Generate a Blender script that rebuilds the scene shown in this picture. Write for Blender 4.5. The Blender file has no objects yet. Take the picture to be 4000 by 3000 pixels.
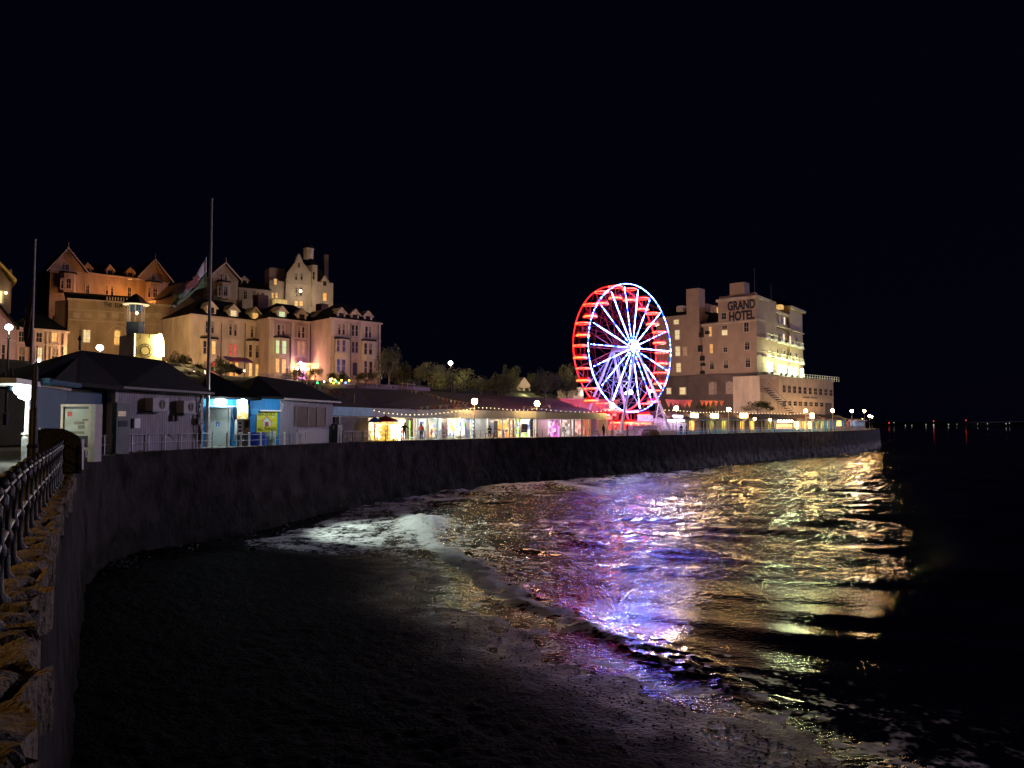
import bpy, bmesh, math, random
from mathutils import Vector, Matrix, noise
R = math.radians
C = bpy.context.scene.collection
rnd = random.Random(7)
# ---------------- camera, sky, sun, exposure ----------------
F = 3000.0; CAMZ = 1.6; TH = math.atan(155/3000); CT, ST = math.cos(TH), math.sin(TH)
cd = bpy.data.cameras.new("camera"); cam = bpy.data.objects.new("camera", cd); C.objects.link(cam)
cam.location = (0, 0, CAMZ); cam.rotation_euler = (R(90)+TH, 0, 0)
cd.sensor_width = 36; cd.lens = 27.0; cd.clip_end = 9000; cd.clip_start = .1
sc = bpy.context.scene; sc.camera = cam
sc.view_settings.view_transform = 'Standard'; sc.view_settings.look = 'None'
sc.view_settings.exposure = 0; sc.view_settings.gamma = 1
wd = bpy.data.worlds.new("World"); sc.world = wd; wd.use_nodes = True
nt = wd.node_tree; bg = nt.nodes["Background"]
sky = nt.nodes.new("ShaderNodeTexSky"); sky.sky_type = 'NISHITA'; sky.sun_disc = False
sky.sun_elevation = R(-8); sky.sun_rotation = R(61)
hs = nt.nodes.new("ShaderNodeMix"); hs.data_type = 'RGBA'; hs.blend_type = 'MULTIPLY'; hs.inputs[0].default_value = 1
hs.inputs[7].default_value = (1.0, .62, .95, 1)
ad = nt.nodes.new("ShaderNodeMix"); ad.data_type = 'RGBA'; ad.blend_type = 'ADD'; ad.inputs[0].default_value = 1
ad.inputs[7].default_value = (.011, .013, .062, 1)
nt.links.new(sky.outputs[0], hs.inputs[6]); nt.links.new(hs.outputs[2], ad.inputs[6]); nt.links.new(ad.outputs[2], bg.inputs[0]); bg.inputs[1].default_value = .05
sd = bpy.data.lights.new("sun", 'SUN'); sun = bpy.data.objects.new("sun", sd); C.objects.link(sun)
sd.energy = .75; sd.color = (.80, .66, 1); sd.angle = R(4)
sun.rotation_euler = Vector((-.86, -.48, -.15)).to_track_quat('-Z', 'Y').to_euler()
try:
    sc.cycles.use_denoising = True; sc.cycles.max_bounces = 5; sc.cycles.sample_clamp_indirect = 4
    sc.cycles.caustics_reflective = False; sc.cycles.caustics_refractive = False
except Exception: pass

# ---------------- pixel <-> place ----------------
def ray(px, py):
    a = (px-2000)/F; b = (1500-py)/F
    return Vector((a, CT-b*ST, ST+b*CT))
def P(px, py, d):
    r = ray(px, py); return Vector((0, 0, CAMZ)) + r*(d/r.y)
def G(px, py, z=0.0):
    r = ray(px, py); return Vector((0, 0, CAMZ)) + r*((z-CAMZ)/r.z)

# ---------------- mesh helpers ----------------
WM = {}
class MB:
    def __init__(s, M=None): s.v = []; s.f = []; s.M = M
    def add(s, vs, fs):
        o = len(s.v)
        s.v += [s.M @ Vector(v) for v in vs] if s.M is not None else [Vector(v) for v in vs]
        s.f += [[o+i for i in f] for f in fs]; return s
    def box(s, x0, x1, y0, y1, z0, z1):
        return s.add([(x, y, z) for z in (z0, z1) for y in (y0, y1) for x in (x0, x1)],
                     [(0,1,3,2),(4,6,7,5),(0,4,5,1),(2,3,7,6),(0,2,6,4),(1,5,7,3)])
    def tube(s, p0, p1, r0, r1=None, n=8):
        r1 = r0 if r1 is None else r1
        p0, p1 = Vector(p0), Vector(p1); d = (p1-p0)
        if d.length < 1e-6: return s
        d.normalize(); a = d.orthogonal().normalized(); b = d.cross(a)
        vs = [p+(a*math.cos(t*2*math.pi/n)+b*math.sin(t*2*math.pi/n))*r for p, r in ((p0, r0), (p1, r1)) for t in range(n)]
        return s.add(vs, [(i, (i+1) % n, n+(i+1) % n, n+i) for i in range(n)]+[tuple(range(n))[::-1], tuple(range(n, 2*n))])
    def path(s, pts, r, n=6, closed=False):
        pts = [Vector(p) for p in pts]; N = len(pts); vs = []
        for i, p in enumerate(pts):
            q = pts[(i+1) % N] if (closed or i < N-1) else p; o = pts[i-1] if (closed or i > 0) else p
            d = (q-o).normalized(); a = d.cross(Vector((0.03, 0.02, 1)))
            a = a.normalized() if a.length > 1e-3 else d.orthogonal().normalized(); b = d.cross(a)
            rr = r[i] if isinstance(r, (list, tuple)) else r
            vs += [p+(a*math.cos(t*2*math.pi/n)+b*math.sin(t*2*math.pi/n))*rr for t in range(n)]
        fs = [(i*n+t, i*n+(t+1) % n, ((i+1) % N)*n+(t+1) % n, ((i+1) % N)*n+t) for i in range(N if closed else N-1) for t in range(n)]
        if not closed: fs += [tuple(range(n)), tuple(range((N-1)*n, N*n))]
        return s.add(vs, fs)
    def lathe(s, c, prof, n=10, sx=1, sy=1):
        c = Vector(c); vs = [c+Vector((sx*r*math.cos(2*math.pi*t/n), sy*r*math.sin(2*math.pi*t/n), z)) for r, z in prof for t in range(n)]
        m = len(prof)
        return s.add(vs, [(i*n+t, i*n+(t+1) % n, (i+1)*n+(t+1) % n, (i+1)*n+t) for i in range(m-1) for t in range(n)]+[tuple(range(n))[::-1], tuple(range((m-1)*n, m*n))])
    def sph(s, c, r, n=10, m=6, sz=1):
        return s.lathe(c, [(max(r*math.sin(math.pi*i/m), 1e-4), -r*sz*math.cos(math.pi*i/m)) for i in range(m+1)], n)
    def prism(s, poly, n0, n1, ax='uz'):
        # poly in (u,z) extruded over n, or ('nz') in (n,z) extruded over u
        f = (lambda a, b, t: (a, t, b)) if ax == 'uz' else ((lambda a, b, t: (t, a, b)) if ax == 'nz' else (lambda a, b, t: (a, b, t)))
        k = len(poly)
        vs = [f(a, b, n0) for a, b in poly]+[f(a, b, n1) for a, b in poly]
        return s.add(vs, [tuple(range(k)), tuple(range(2*k-1, k-1, -1))]+[(i, (i+1) % k, k+(i+1) % k, k+i) for i in range(k)])
    def build(s, name, mat, parent=None, smooth=False, origin=None):
        me = bpy.data.meshes.new(name)
        if parent is not None: Mi = WM[parent.as_pointer()].inverted(); mw = WM[parent.as_pointer()]
        elif origin is not None: mw = Matrix.Translation(origin); Mi = mw.inverted()
        else: mw = Mi = Matrix.Identity(4)
        me.from_pydata([Mi @ v for v in s.v], [], s.f)
        bm = bmesh.new(); bm.from_mesh(me); bmesh.ops.recalc_face_normals(bm, faces=bm.faces)
        bm.to_mesh(me); bm.free()
        if smooth: me.shade_smooth()
        me.materials.append(mat)
        o = bpy.data.objects.new(name, me); C.objects.link(o)
        if parent is not None: o.parent = parent
        else: o.matrix_world = mw
        WM[o.as_pointer()] = mw; return o
def tag(o, label=None, cat=None, group=None, kind=None):
    if label: o['label'] = label
    if cat: o['category'] = cat
    if group: o['group'] = group
    if kind: o['kind'] = kind
    return o
def thing(name, label, cat, loc=(0, 0, 0), rz=0, group=None):
    o = bpy.data.objects.new(name, None); C.objects.link(o); o.empty_display_size = .2
    o.location = loc; o.rotation_euler = (0, 0, rz)
    WM[o.as_pointer()] = Matrix.Translation(Vector(loc)) @ Matrix.Rotation(rz, 4, 'Z')
    return tag(o, label, cat, group)
def dup(o, loc=None, rz=None, label=None, parent=None, scale=None):
    c = o.copy(); C.objects.link(c)
    if parent is not None: c.parent = parent
    if loc is not None: c.location = loc
    if rz is not None: c.rotation_euler = (0, 0, rz)
    if scale is not None: c.scale = scale
    if label: c['label'] = label
    for ch in list(o.children): dup(ch, parent=c)
    return c
def lamp(loc, e, col, r=.15, spot=None, name="lamp_light", parent=None):
    l = bpy.data.lights.new(name, 'SPOT' if spot else 'POINT'); l.energy = e; l.color = col; l.shadow_soft_size = r
    o = bpy.data.objects.new(name, l); C.objects.link(o); o.location = loc
    if spot: o.rotation_euler = Vector(spot[0]).to_track_quat('-Z', 'Y').to_euler(); l.spot_size = R(spot[1]); l.spot_blend = .6
    return o

# ---------------- materials ----------------
MATS = {}
def mat(name, col, rough=.7, var=.25, scale=2.0, bump=0.0, metal=0, stretch=(1, 1, 1), spec=.5, bscale=None, col2=None):
    if name in MATS: return MATS[name]
    m = bpy.data.materials.new(name); m.use_nodes = True; t = m.node_tree; b = t.nodes["Principled BSDF"]
    b.inputs["Roughness"].default_value = rough; b.inputs["Metallic"].default_value = metal
    b.inputs["Specular IOR Level"].default_value = spec
    tc = t.nodes.new("ShaderNodeTexCoord"); mp = t.nodes.new("ShaderNodeMapping"); mp.inputs["Scale"].default_value = stretch
    t.links.new(tc.outputs["Object"], mp.inputs[0])
    n = t.nodes.new("ShaderNodeTexNoise"); n.inputs["Scale"].default_value = scale; n.inputs["Detail"].default_value = 6
    t.links.new(mp.outputs[0], n.inputs["Vector"])
    cr = t.nodes.new("ShaderNodeValToRGB"); cr.color_ramp.elements[0].position = .3; cr.color_ramp.elements[1].position = .7
    c2 = col2 if col2 else [min(1, c*(1+var)) for c in col]
    cr.color_ramp.elements[0].color = (*[c*(1-var) for c in col], 1); cr.color_ramp.elements[1].color = (*c2, 1)
    t.links.new(n.outputs["Fac"], cr.inputs[0]); t.links.new(cr.outputs[0], b.inputs["Base Color"])
    if bump:
        n2 = t.nodes.new("ShaderNodeTexNoise"); n2.inputs["Scale"].default_value = bscale or scale*4; n2.inputs["Detail"].default_value = 8
        t.links.new(mp.outputs[0], n2.inputs["Vector"])
        bp = t.nodes.new("ShaderNodeBump"); bp.inputs["Strength"].default_value = min(1, bump); bp.inputs["Distance"].default_value = .1*max(1, bump)
        t.links.new(n2.outputs["Fac"], bp.inputs["Height"]); t.links.new(bp.outputs[0], b.inputs["Normal"])
    MATS[name] = m; return m
def planks(name, col, pitch=.2):
    m = mat(name, col, .75, .3, 1.2, stretch=(6, 6, .5))
    t = m.node_tree; b = t.nodes["Principled BSDF"]; tc = t.nodes["Texture Coordinate"]
    w = t.nodes.new("ShaderNodeTexWave"); w.wave_type = 'BANDS'; w.bands_direction = 'Y'; w.inputs["Scale"].default_value = .314/pitch*1.0; w.wave_profile = 'SAW'
    t.links.new(tc.outputs["Object"], w.inputs["Vector"])
    bp = t.nodes.new("ShaderNodeBump"); bp.inputs["Strength"].default_value = 1; bp.inputs["Distance"].default_value = .04
    r2 = t.nodes.new("ShaderNodeValToRGB"); r2.color_ramp.elements[0].position = .0; r2.color_ramp.elements[0].color = (.25, .25, .25, 1); r2.color_ramp.elements[1].position = .28; r2.color_ramp.elements[1].color = (1, 1, 1, 1)
    mu = t.nodes.new("ShaderNodeMix"); mu.data_type = 'RGBA'; mu.blend_type = 'MULTIPLY'; mu.inputs[0].default_value = 1
    t.links.new(w.outputs["Fac"], r2.inputs[0]); t.links.new(t.nodes["Color Ramp"].outputs[0], mu.inputs[6]); t.links.new(r2.outputs[0], mu.inputs[7]); t.links.new(mu.outputs[2], b.inputs["Base Color"])
    t.links.new(w.outputs["Fac"], bp.inputs["Height"]); t.links.new(bp.outputs[0], b.inputs["Normal"])
    return m
def glow(name, col, s, col2=None, scale=3.0, contrast=(.4, .6), stretch=(1, 1, 1), low=None):
    """a thing that gives off light; with col2 its light varies over it as LEDs or a shop display do"""
    if name in MATS: return MATS[name]
    m = bpy.data.materials.new(name); m.use_nodes = True; t = m.node_tree; b = t.nodes["Principled BSDF"]
    b.inputs["Base Color"].default_value = (*[min(.8, .1+.5*c) for c in col], 1); b.inputs["Roughness"].default_value = .4
    b.inputs["Emission Strength"].default_value = s; b.inputs["Emission Color"].default_value = (*col, 1)
    if col2:
        tc = t.nodes.new("ShaderNodeTexCoord"); mp = t.nodes.new("ShaderNodeMapping"); mp.inputs["Scale"].default_value = stretch
        t.links.new(tc.outputs["Object"], mp.inputs[0])
        n = t.nodes.new("ShaderNodeTexNoise"); n.inputs["Scale"].default_value = scale; n.inputs["Detail"].default_value = 3
        t.links.new(mp.outputs[0], n.inputs["Vector"])
        cr = t.nodes.new("ShaderNodeValToRGB"); cr.color_ramp.elements[0].position = contrast[0]; cr.color_ramp.elements[1].position = contrast[1]
        cr.color_ramp.elements[0].color = (*col, 1); cr.color_ramp.elements[1].color = (*col2, 1)
        t.links.new(n.outputs["Fac"], cr.inputs[0]); t.links.new(cr.outputs[0], b.inputs["Emission Color"])
    MATS[name] = m; return m
def display(name, cols, s, cell=3.0):
    """a lit shop interior: blocks of coloured goods and machines"""
    m = bpy.data.materials.new(name); m.use_nodes = True; t = m.node_tree; b = t.nodes["Principled BSDF"]
    tc = t.nodes.new("ShaderNodeTexCoord"); v = t.nodes.new("ShaderNodeTexVoronoi"); v.inputs["Scale"].default_value = cell
    v.distance = 'CHEBYCHEV'
    t.links.new(tc.outputs["Object"], v.inputs["Vector"])
    sp = t.nodes.new("ShaderNodeSeparateColor"); t.links.new(v.outputs["Color"], sp.inputs[0])
    cr = t.nodes.new("ShaderNodeValToRGB"); cr.color_ramp.interpolation = 'CONSTANT'
    e = cr.color_ramp.elements; e[0].color = (*cols[0], 1); e[1].position = 1/len(cols); e[1].color = (*cols[1], 1)
    for i in range(2, len(cols)): k = e.new(i/len(cols)); k.color = (*cols[i], 1)
    t.links.new(sp.outputs[0], cr.inputs[0]); t.links.new(cr.outputs[0], b.inputs["Emission Color"])
    t.links.new(cr.outputs[0], b.inputs["Base Color"]); b.inputs["Emission Strength"].default_value = s
    b.inputs["Roughness"].default_value = .3; return m

M_ = {}
def mm():
    g = M_
    g['cream'] = mat("cream_render", (.50, .40, .33), .8, .24, .7, .3, stretch=(1, 1, .35))
    g['pink'] = mat("pink_render", (.47, .32, .28), .8, .24, .7, .3, stretch=(1, 1, .35))
    g['mauve'] = mat("mauve_render", (.33, .23, .22), .8, .24, .7, .3, stretch=(1, 1, .35))
    g['stone'] = mat("old_stone_render", (.38, .28, .2), .85, .28, .7, .3, stretch=(1, 1, .35))
    g['brownst'] = mat("brown_render", (.16, .115, .10), .85, .25, .5, .3)
    g['white'] = mat("white_paint", (.72, .69, .64), .5, .08, 2)
    g['pipe'] = mat('dark_drainpipe', (.06, .045, .04), .6); g['slate'] = mat("slate_roof", (.007, .006, .007), .85, .3, 3, .3, spec=.2)
    g['redroof'] = mat("brown_felt_roof", (.055, .026, .028), .85, .35, .8, .4)
    g['brick'] = mat("red_brick", (.16, .07, .06), .85, .3, 4, .3)
    g['glass'] = mat("dark_window_glass", (.035, .03, .035), .12, .3, 1)
    g['frame'] = mat("window_frame_paint", (.48, .38, .32), .6, .1, 2)
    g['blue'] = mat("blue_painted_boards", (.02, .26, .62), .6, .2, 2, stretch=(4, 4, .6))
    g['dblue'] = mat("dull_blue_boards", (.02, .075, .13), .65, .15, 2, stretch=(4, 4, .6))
    g['black'] = mat("black_paint", (.012, .012, .014), .4, .3, 5)
    g['iron'] = mat("black_iron", (.008, .008, .008), .45, .3, 8, .2, spec=.25)
    g['rail'] = mat("worn_steel_rail", (.5, .46, .42), .32, .2, 8, metal=.5)
    g['steel'] = mat("galvanised_steel", (.42, .42, .45), .35, .15, 4, metal=.3)
    g['grey'] = mat("grey_plastic", (.33, .31, .29), .6, .1, 4)
    g['wood'] = mat("brown_wood", (.22, .12, .06), .6, .25, 4)
    g['green'] = mat("sage_fascia", (.30, .33, .29), .6, .15, 1.2, stretch=(3, 3, .3))
    g['lit'] = glow("lit_window_warm", (1, .62, .2), .85, (.75, .36, .07), 1.5)
    g['litw'] = glow("lit_window_pale", (1, .86, .5), .8, (.7, .5, .2), 1.5)
    g['lity'] = glow("lit_window_orange", (1, .5, .1), 1.0, (.9, .3, .04), 2)
    g['litg'] = glow("lit_window_green", (.62, .95, .42), .75, (.75, .85, .5), 1.5)
    g['litdim'] = glow("lit_window_dim", (.75, .42, .2), .38, (.35, .2, .1), 1.5)
    g['litred'] = glow("lit_window_red", (.9, .05, .03), .7, (.05, .03, .03), 2.2)
    g['bulb'] = glow("amber_globe", (1, .56, .18), 190)
    g['bulbw'] = glow("white_bulb", (.75, .95, 1), 22)
    g['bulbwarm'] = glow("warm_bulb", (1, .75, .4), 14)
mm()

# ---------------- facade frame ----------------
class Fac:
    def __init__(s, px0, d0, px1, d1, off=0):
        a, b = P(px0, 1655, d0), P(px1, 1655, d1); s.A = Vector((a.x, a.y, 0)); B = Vector((b.x, b.y, 0))
        s.U = (B-s.A).normalized(); s.N = Vector((s.U.y, -s.U.x, 0)); s.L = (B-s.A).length
        if off: s.A = s.A + s.N*off
        s.M = Matrix(((s.U.x, s.N.x, 0, s.A.x), (s.U.y, s.N.y, 0, s.A.y), (0, 0, 1, 0), (0, 0, 0, 1)))
    def uz(s, px, py, off=0):
        r = ray(px, py); o = Vector((0, 0, CAMZ)); q = s.A + s.N*off
        t = (q-o).dot(s.N)/r.dot(s.N); p = o+r*t; return (p-s.A).dot(s.U), p.z
    def w(s, u, n, z): return s.A+s.U*u+s.N*n+Vector((0, 0, z))
    def mb(s): return MB(s.M)
    def rect(s, px, py, w, h, off=0):
        u0, _ = s.uz(px-w/2, py, off); u1, _ = s.uz(px+w/2, py, off)
        _, z1 = s.uz(px, py-h/2, off); _, z0 = s.uz(px, py+h/2, off); return u0, u1, z0, z1
def window(par, f, px, py, w, h, pane='glass', fr='frame', off=0, arch=False, bars=True, name='window', trim=True):
    u0, u1, z0, z1 = f.rect(px, py, w, h, off)
    t = min(.09, (u1-u0)*.1); m = f.mb()
    if trim:
        e = .14
        m.box(u0-e, u0, off, off+.09, z0-.1, z1+e).box(u1, u1+e, off, off+.09, z0-.1, z1+e)
        m.box(u0, u1, off, off+.1, z1, z1+e).box(u0-e-.05, u1+e+.05, off, off+.16, z0-.22, z0-.1).box(u0, u1, off, off+.08, z0-.1, z0)
    zc = (z0+z1)/2
    m.box(u0, u1, off+.025, off+.06, zc-.035, zc+.035)
    m.box(u0, u0+t, off+.022, off+.062, z0, z1).box(u1-t, u1, off+.022, off+.062, z0, z1)
    if bars and u1-u0 > .7: m.box((u0+u1)/2-.025, (u0+u1)/2+.025, off+.026, off+.058, z0, z1)
    o = m.build(name, M_[fr] if isinstance(fr, str) else fr, par)
    pm = M_[pane] if isinstance(pane, str) else pane
    m = f.mb()
    if arch:
        r = (u1-u0)/2; c = (u0+u1)/2
        m.prism([(u0, z0), (u1, z0)]+[(c+r*math.cos(a*math.pi/8), z1-r+r*math.sin(a*math.pi/8)) for a in range(9)], off+.004, off+.02)
    else: m.box(u0, u1, off+.004, off+.02, z0, z1)
    m.build('pane', pm, o)
    if pane == 'glass' and trim and z1-z0 > 1.2 and rnd.random() < .45:
        k = rnd.uniform(.2, .6); f.mb().box(u0+t, u1-t, off+.0215, off+.0245, z1-(z1-z0)*k, z1-.02).build('blind', mat('window_blind', (.24, .19, .15), .8), o)
    return o
def dormer(par, f, px, yt, yb, w, pane='glass', wall='cream', back=3.0, off=-.35):
    u, zt = f.uz(px, yt, off); _, zb = f.uz(px, yb, off); u0, u1, _, _ = f.rect(px, yb, w, 4, off)
    ze = zb+(zt-zb)*.52; m = f.mb()
    k = .8
    m.prism([(u0*k+u*(1-k), zb-.6), (u1*k+u*(1-k), zb-.6), (u1*k+u*(1-k), ze), (u, zt-.12), (u0*k+u*(1-k), ze)], off-back, off)
    o = m.build('dormer', M_[wall], par)
    m = f.mb(); th = .13
    m.prism([(u0-.1, ze-.25), (u, zt-th), (u, zt), (u0-.15, ze-.1)], off-back, off+.22)
    m.prism([(u1+.1, ze-.25), (u, zt-th), (u, zt), (u1+.15, ze-.1)], off-back, off+.22)
    m.build('dormer_roof', M_['frame'], o)
    d = (u1-u0)*.24; m = f.mb().box(u-d, u+d, off+.004, off+.03, zb+.1, ze-.05); m.build('dormer_window', M_[pane] if isinstance(pane, str) else pane, o)
    return o
def text(par, s, f, px, py, hpx, mt, wpx=None, off=.03, name='lettering', bold=.02, thick=.03):
    cu = bpy.data.curves.new(name, 'FONT'); cu.body = s; cu.size = 1; cu.align_x = 'CENTER'; cu.align_y = 'CENTER'; cu.offset = bold
    ob = bpy.data.objects.new(name, cu); C.objects.link(ob); bpy.context.view_layer.update()
    me = bpy.data.meshes.new_from_object(ob.evaluated_get(bpy.context.evaluated_depsgraph_get()))
    C.objects.unlink(ob); bpy.data.objects.remove(ob)
    xs = [v.co.x for v in me.vertices]; ys = [v.co.y for v in me.vertices]
    u0, u1, z0, z1 = f.rect(px, py, wpx or 100, hpx, off)
    sy = (z1-z0)/(max(ys)-min(ys)); sx = (u1-u0)/(max(xs)-min(xs)) if wpx else sy
    uc, zc = (u0+u1)/2, (z0+z1)/2; cx, cy = (max(xs)+min(xs))/2, (max(ys)+min(ys))/2
    m = f.mb(); vs = [(uc+(v.co.x-cx)*sx, off, zc+(v.co.y-cy)*sy) for v in me.vertices]
    k = len(vs); fs = [tuple(p.vertices) for p in me.polygons]
    ed = {}
    for fc in fs:
        for a, b in zip(fc, fc[1:]+fc[:1]): ed[(min(a, b), max(a, b))] = ed.get((min(a, b), max(a, b)), 0)+1
    vs2 = [(a, off+thick, c) for a, b, c in vs]
    m.add(vs+vs2, fs+[tuple(i+k for i in fc) for fc in fs]+[(a, b, b+k, a+k) for (a, b), n in ed.items() if n == 1])
    return m.build(name, mt, par)
# ---------------- the shore line of the promenade ----------------
SEA = -6.0
CP = [(16.2, -26), (8.0, -12.5), (.04, .0), (-4.9, 8), (-9.85, 17), (-15.25, 27), (-18.9, 34), (-20.75, 40.5), (-20.2, 46.5), (-18.0, 54.4), (-16.1, 63.3), (-12.6, 76), (-6, 89.8), (.3, 99), (24.9, 124.6), (53.9, 161.7), (80.5, 190), (101.6, 221), (127, 266), (150, 317), (170, 360)]
def crom(cp, k=14):
    o = []
    for i in range(1, len(cp)-2):
        p0, p1, p2, p3 = [Vector((*q, 0)) for q in cp[i-1:i+3]]
        for j in range(k):
            t = j/k
            o.append(.5*((2*p1)+(p2-p0)*t+(2*p0-5*p1+4*p2-p3)*t*t+(3*p1-p0-3*p2+p3)*t**3))
    o.append(Vector((*cp[-2], 0))); return o
def resample(pts, step):
    o = [pts[0]]; acc = 0
    for a, b in zip(pts, pts[1:]):
        L = (b-a).length; t = step-acc
        while t <= L: o.append(a.lerp(b, t/L)); t += step
        acc = (acc+L) % step
    return o
EDGE = resample(crom(CP), .5)
TAN = [(EDGE[min(i+1, len(EDGE)-1)]-EDGE[max(i-1, 0)]).normalized() for i in range(len(EDGE))]
INL = [Vector((-t.y, t.x, 0)) for t in TAN]      # inland (left of travel)
def ss(a, b, x):
    t = max(0, min(1, (x-a)/(b-a))); return t*t*(3-2*t)
def zprom(y): return -.25*ss(48, 100, y)
def near_edge(x, y):
    best = min(range(0, len(EDGE), 3), key=lambda i: (EDGE[i].x-x)**2+(EDGE[i].y-y)**2)
    p = EDGE[best]; w = (Vector((x, y, 0))-p).dot(INL[best]); return w, best
def edge_at_px(px, off=0.0):
    """point of the promenade edge (moved inland by off) that lies in the image column px"""
    r = (px-2000)/F; b = None
    for i in range(50, len(EDGE)-1):
        q = EDGE[i]+INL[i]*off; q2 = EDGE[i+1]+INL[i+1]*off
        if q.y > 1 and (q.x/q.y-r)*(q2.x/q2.y-r) <= 0 and q.y > 20: b = q
    return b if b is not None else EDGE[-1]+INL[-1]*off
def zland(x, y, w):
    g = 1-.85*ss(5, 35, x)
    z = zprom(y)+g*(9*ss(19, 44, w)+3*ss(60, 110, w)+6*ss(110, 210, w))
    return z+.25*noise.noise(Vector((x*.1, y*.1, 3)))*ss(18, 30, w)
def grid_mesh(name, rows, mt, origin=(0, 0, 0), smooth=False):
    n = len(rows[0]); m = MB()
    m.add([v for r in rows for v in r], [(i*n+j, i*n+j+1, (i+1)*n+j+1, (i+1)*n+j) for i in range(len(rows)-1) for j in range(n-1)])
    me = bpy.data.meshes.new(name); me.from_pydata(m.v, [], m.f); me.materials.append(mt)
    if smooth: me.shade_smooth()
    o = bpy.data.objects.new(name, me); C.objects.link(o); WM[o.as_pointer()] = Matrix.Identity(4); return o
# materials of the ground
m_pave = mat("concrete_paving", (.30, .28, .25), .8, .3, .9, .5, bscale=9)
m_asph = mat("asphalt", (.05, .048, .045), .8, .25, 3, .3)
m_hill = mat("grass_slope", (.006, .007, .006), .95, .5, .35, 1.0, bscale=3)
m_rough = mat("rough_coping_concrete", (.19, .15, .10), .9, .6, 2.2, 1.2, bscale=6)
m_wall = mat("weathered_sea_wall", (.009, .0075, .009), .8, .6, .8, 1.3, bscale=2.2, stretch=(1, 1, .8), spec=.06, col2=(.036, .029, .031))
t = m_wall.node_tree; b = t.nodes["Principled BSDF"]; tc = t.nodes["Texture Coordinate"]; sx = t.nodes.new("ShaderNodeSeparateXYZ"); t.links.new(tc.outputs["Object"], sx.inputs[0])
wn_ = t.nodes.new("ShaderNodeTexNoise"); wn_.inputs["Scale"].default_value = .5; wn_.inputs["Detail"].default_value = 7; t.links.new(tc.outputs["Object"], wn_.inputs["Vector"])
wa_ = t.nodes.new("ShaderNodeMath"); wa_.operation = 'MULTIPLY_ADD'; wa_.inputs[1].default_value = -3.2; t.links.new(wn_.outputs["Fac"], wa_.inputs[0]); t.links.new(sx.outputs[2], wa_.inputs[2])
wr_ = t.nodes.new("ShaderNodeMapRange"); wr_.inputs[1].default_value = -.2; wr_.inputs[2].default_value = .9; wr_.inputs[3].default_value = 1; wr_.inputs[4].default_value = 0; t.links.new(wa_.outputs[0], wr_.inputs[0])
wm_ = t.nodes.new("ShaderNodeMix"); wm_.data_type = 'RGBA'; wm_.inputs[7].default_value = (.004, .0045, .004, 1); t.links.new(wr_.outputs[0], wm_.inputs[0]); t.links.new(t.nodes["Color Ramp"].outputs[0], wm_.inputs[6]); t.links.new(wm_.outputs[2], b.inputs["Base Color"])
for soc, a0, a1 in (("Roughness", .85, .6), ("Specular IOR Level", .06, .03)):
    mr = t.nodes.new("ShaderNodeMapRange"); mr.inputs[3].default_value = a0; mr.inputs[4].default_value = a1; t.links.new(wr_.outputs[0], mr.inputs[0]); t.links.new(mr.outputs[0], b.inputs[soc])
# promenade paving: from the coping inland
offs = [.75, 2, 4, 6, 8, 10, 13]
rows = []
for i in range(0, len(EDGE), 3): rows.append([EDGE[i]+INL[i]*w+Vector((0, 0, zprom(EDGE[i].y)+.006*noise.noise(EDGE[i]*.7+Vector((w, 0, 0))))) for w in offs])
tag(grid_mesh('pavement', rows, m_pave), 'pale concrete promenade paving', None, None, 'structure')
rows = []
for i in range(0, len(EDGE), 3): rows.append([EDGE[i]+INL[i]*w+Vector((0, 0, zprom(EDGE[i].y)+dz)) for w, dz in ((13, 0), (13.02, -.12), (16, -.1), (19, -.12), (19.02, 0))])
tag(grid_mesh('road', rows, m_asph), 'dark asphalt road behind the promenade', None, None, 'structure')
rows = []
ws = [19.02+ (i/30)**1.6*260 for i in range(31)]
for i in range(0, len(EDGE), 6):
    rows.append([Vector((q.x, q.y, zland(q.x, q.y, w))) for w in ws for q in [EDGE[i]+INL[i]*w]])
tag(grid_mesh('hillside', rows, m_hill, smooth=True), 'dark grassy slope', None, None, 'structure')
# coping: rough, cracked top course of the wall
rows = []
for i in range(len(EDGE)):
    p = EDGE[i]; z = zprom(p.y); near = p.y < 45
    r = []
    for w in [-.02, .03, .1, .2, .3, .42, .55, .68, .76]:
        d = noise.fractal(Vector((p.x*1.9, p.y*1.9, w*1.9)), 1, 2, 4)*ss(20, 26, p.y)-.7*ss(26, 20, p.y)
        r.append(p+INL[i]*(w+(.16*noise.noise(Vector((p.x*.8, p.y*.8, 9))) if w < .2 else 0))+Vector((0, 0, z+.02+(.10 if near else .02)*d*(1-.4*(w > .7))-(.12*max(0, noise.noise(Vector((p.x*2.2, p.y*2.2, w*3)))) if near else 0))))
    rows.append(r)
coping_rows = rows
wallt = thing('sea_wall', 'long dark weathered concrete sea wall curving round the beach under the promenade', 'wall', (EDGE[60].x, EDGE[60].y, SEA))
m = MB(); n = 9; m.add([v for r in rows for v in r], [(i*n+j, i*n+j+1, (i+1)*n+j+1, (i+1)*n+j) for i in range(len(rows)-1) for j in range(n-1)])
m.build('coping', m_rough, wallt, smooth=True)
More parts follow.
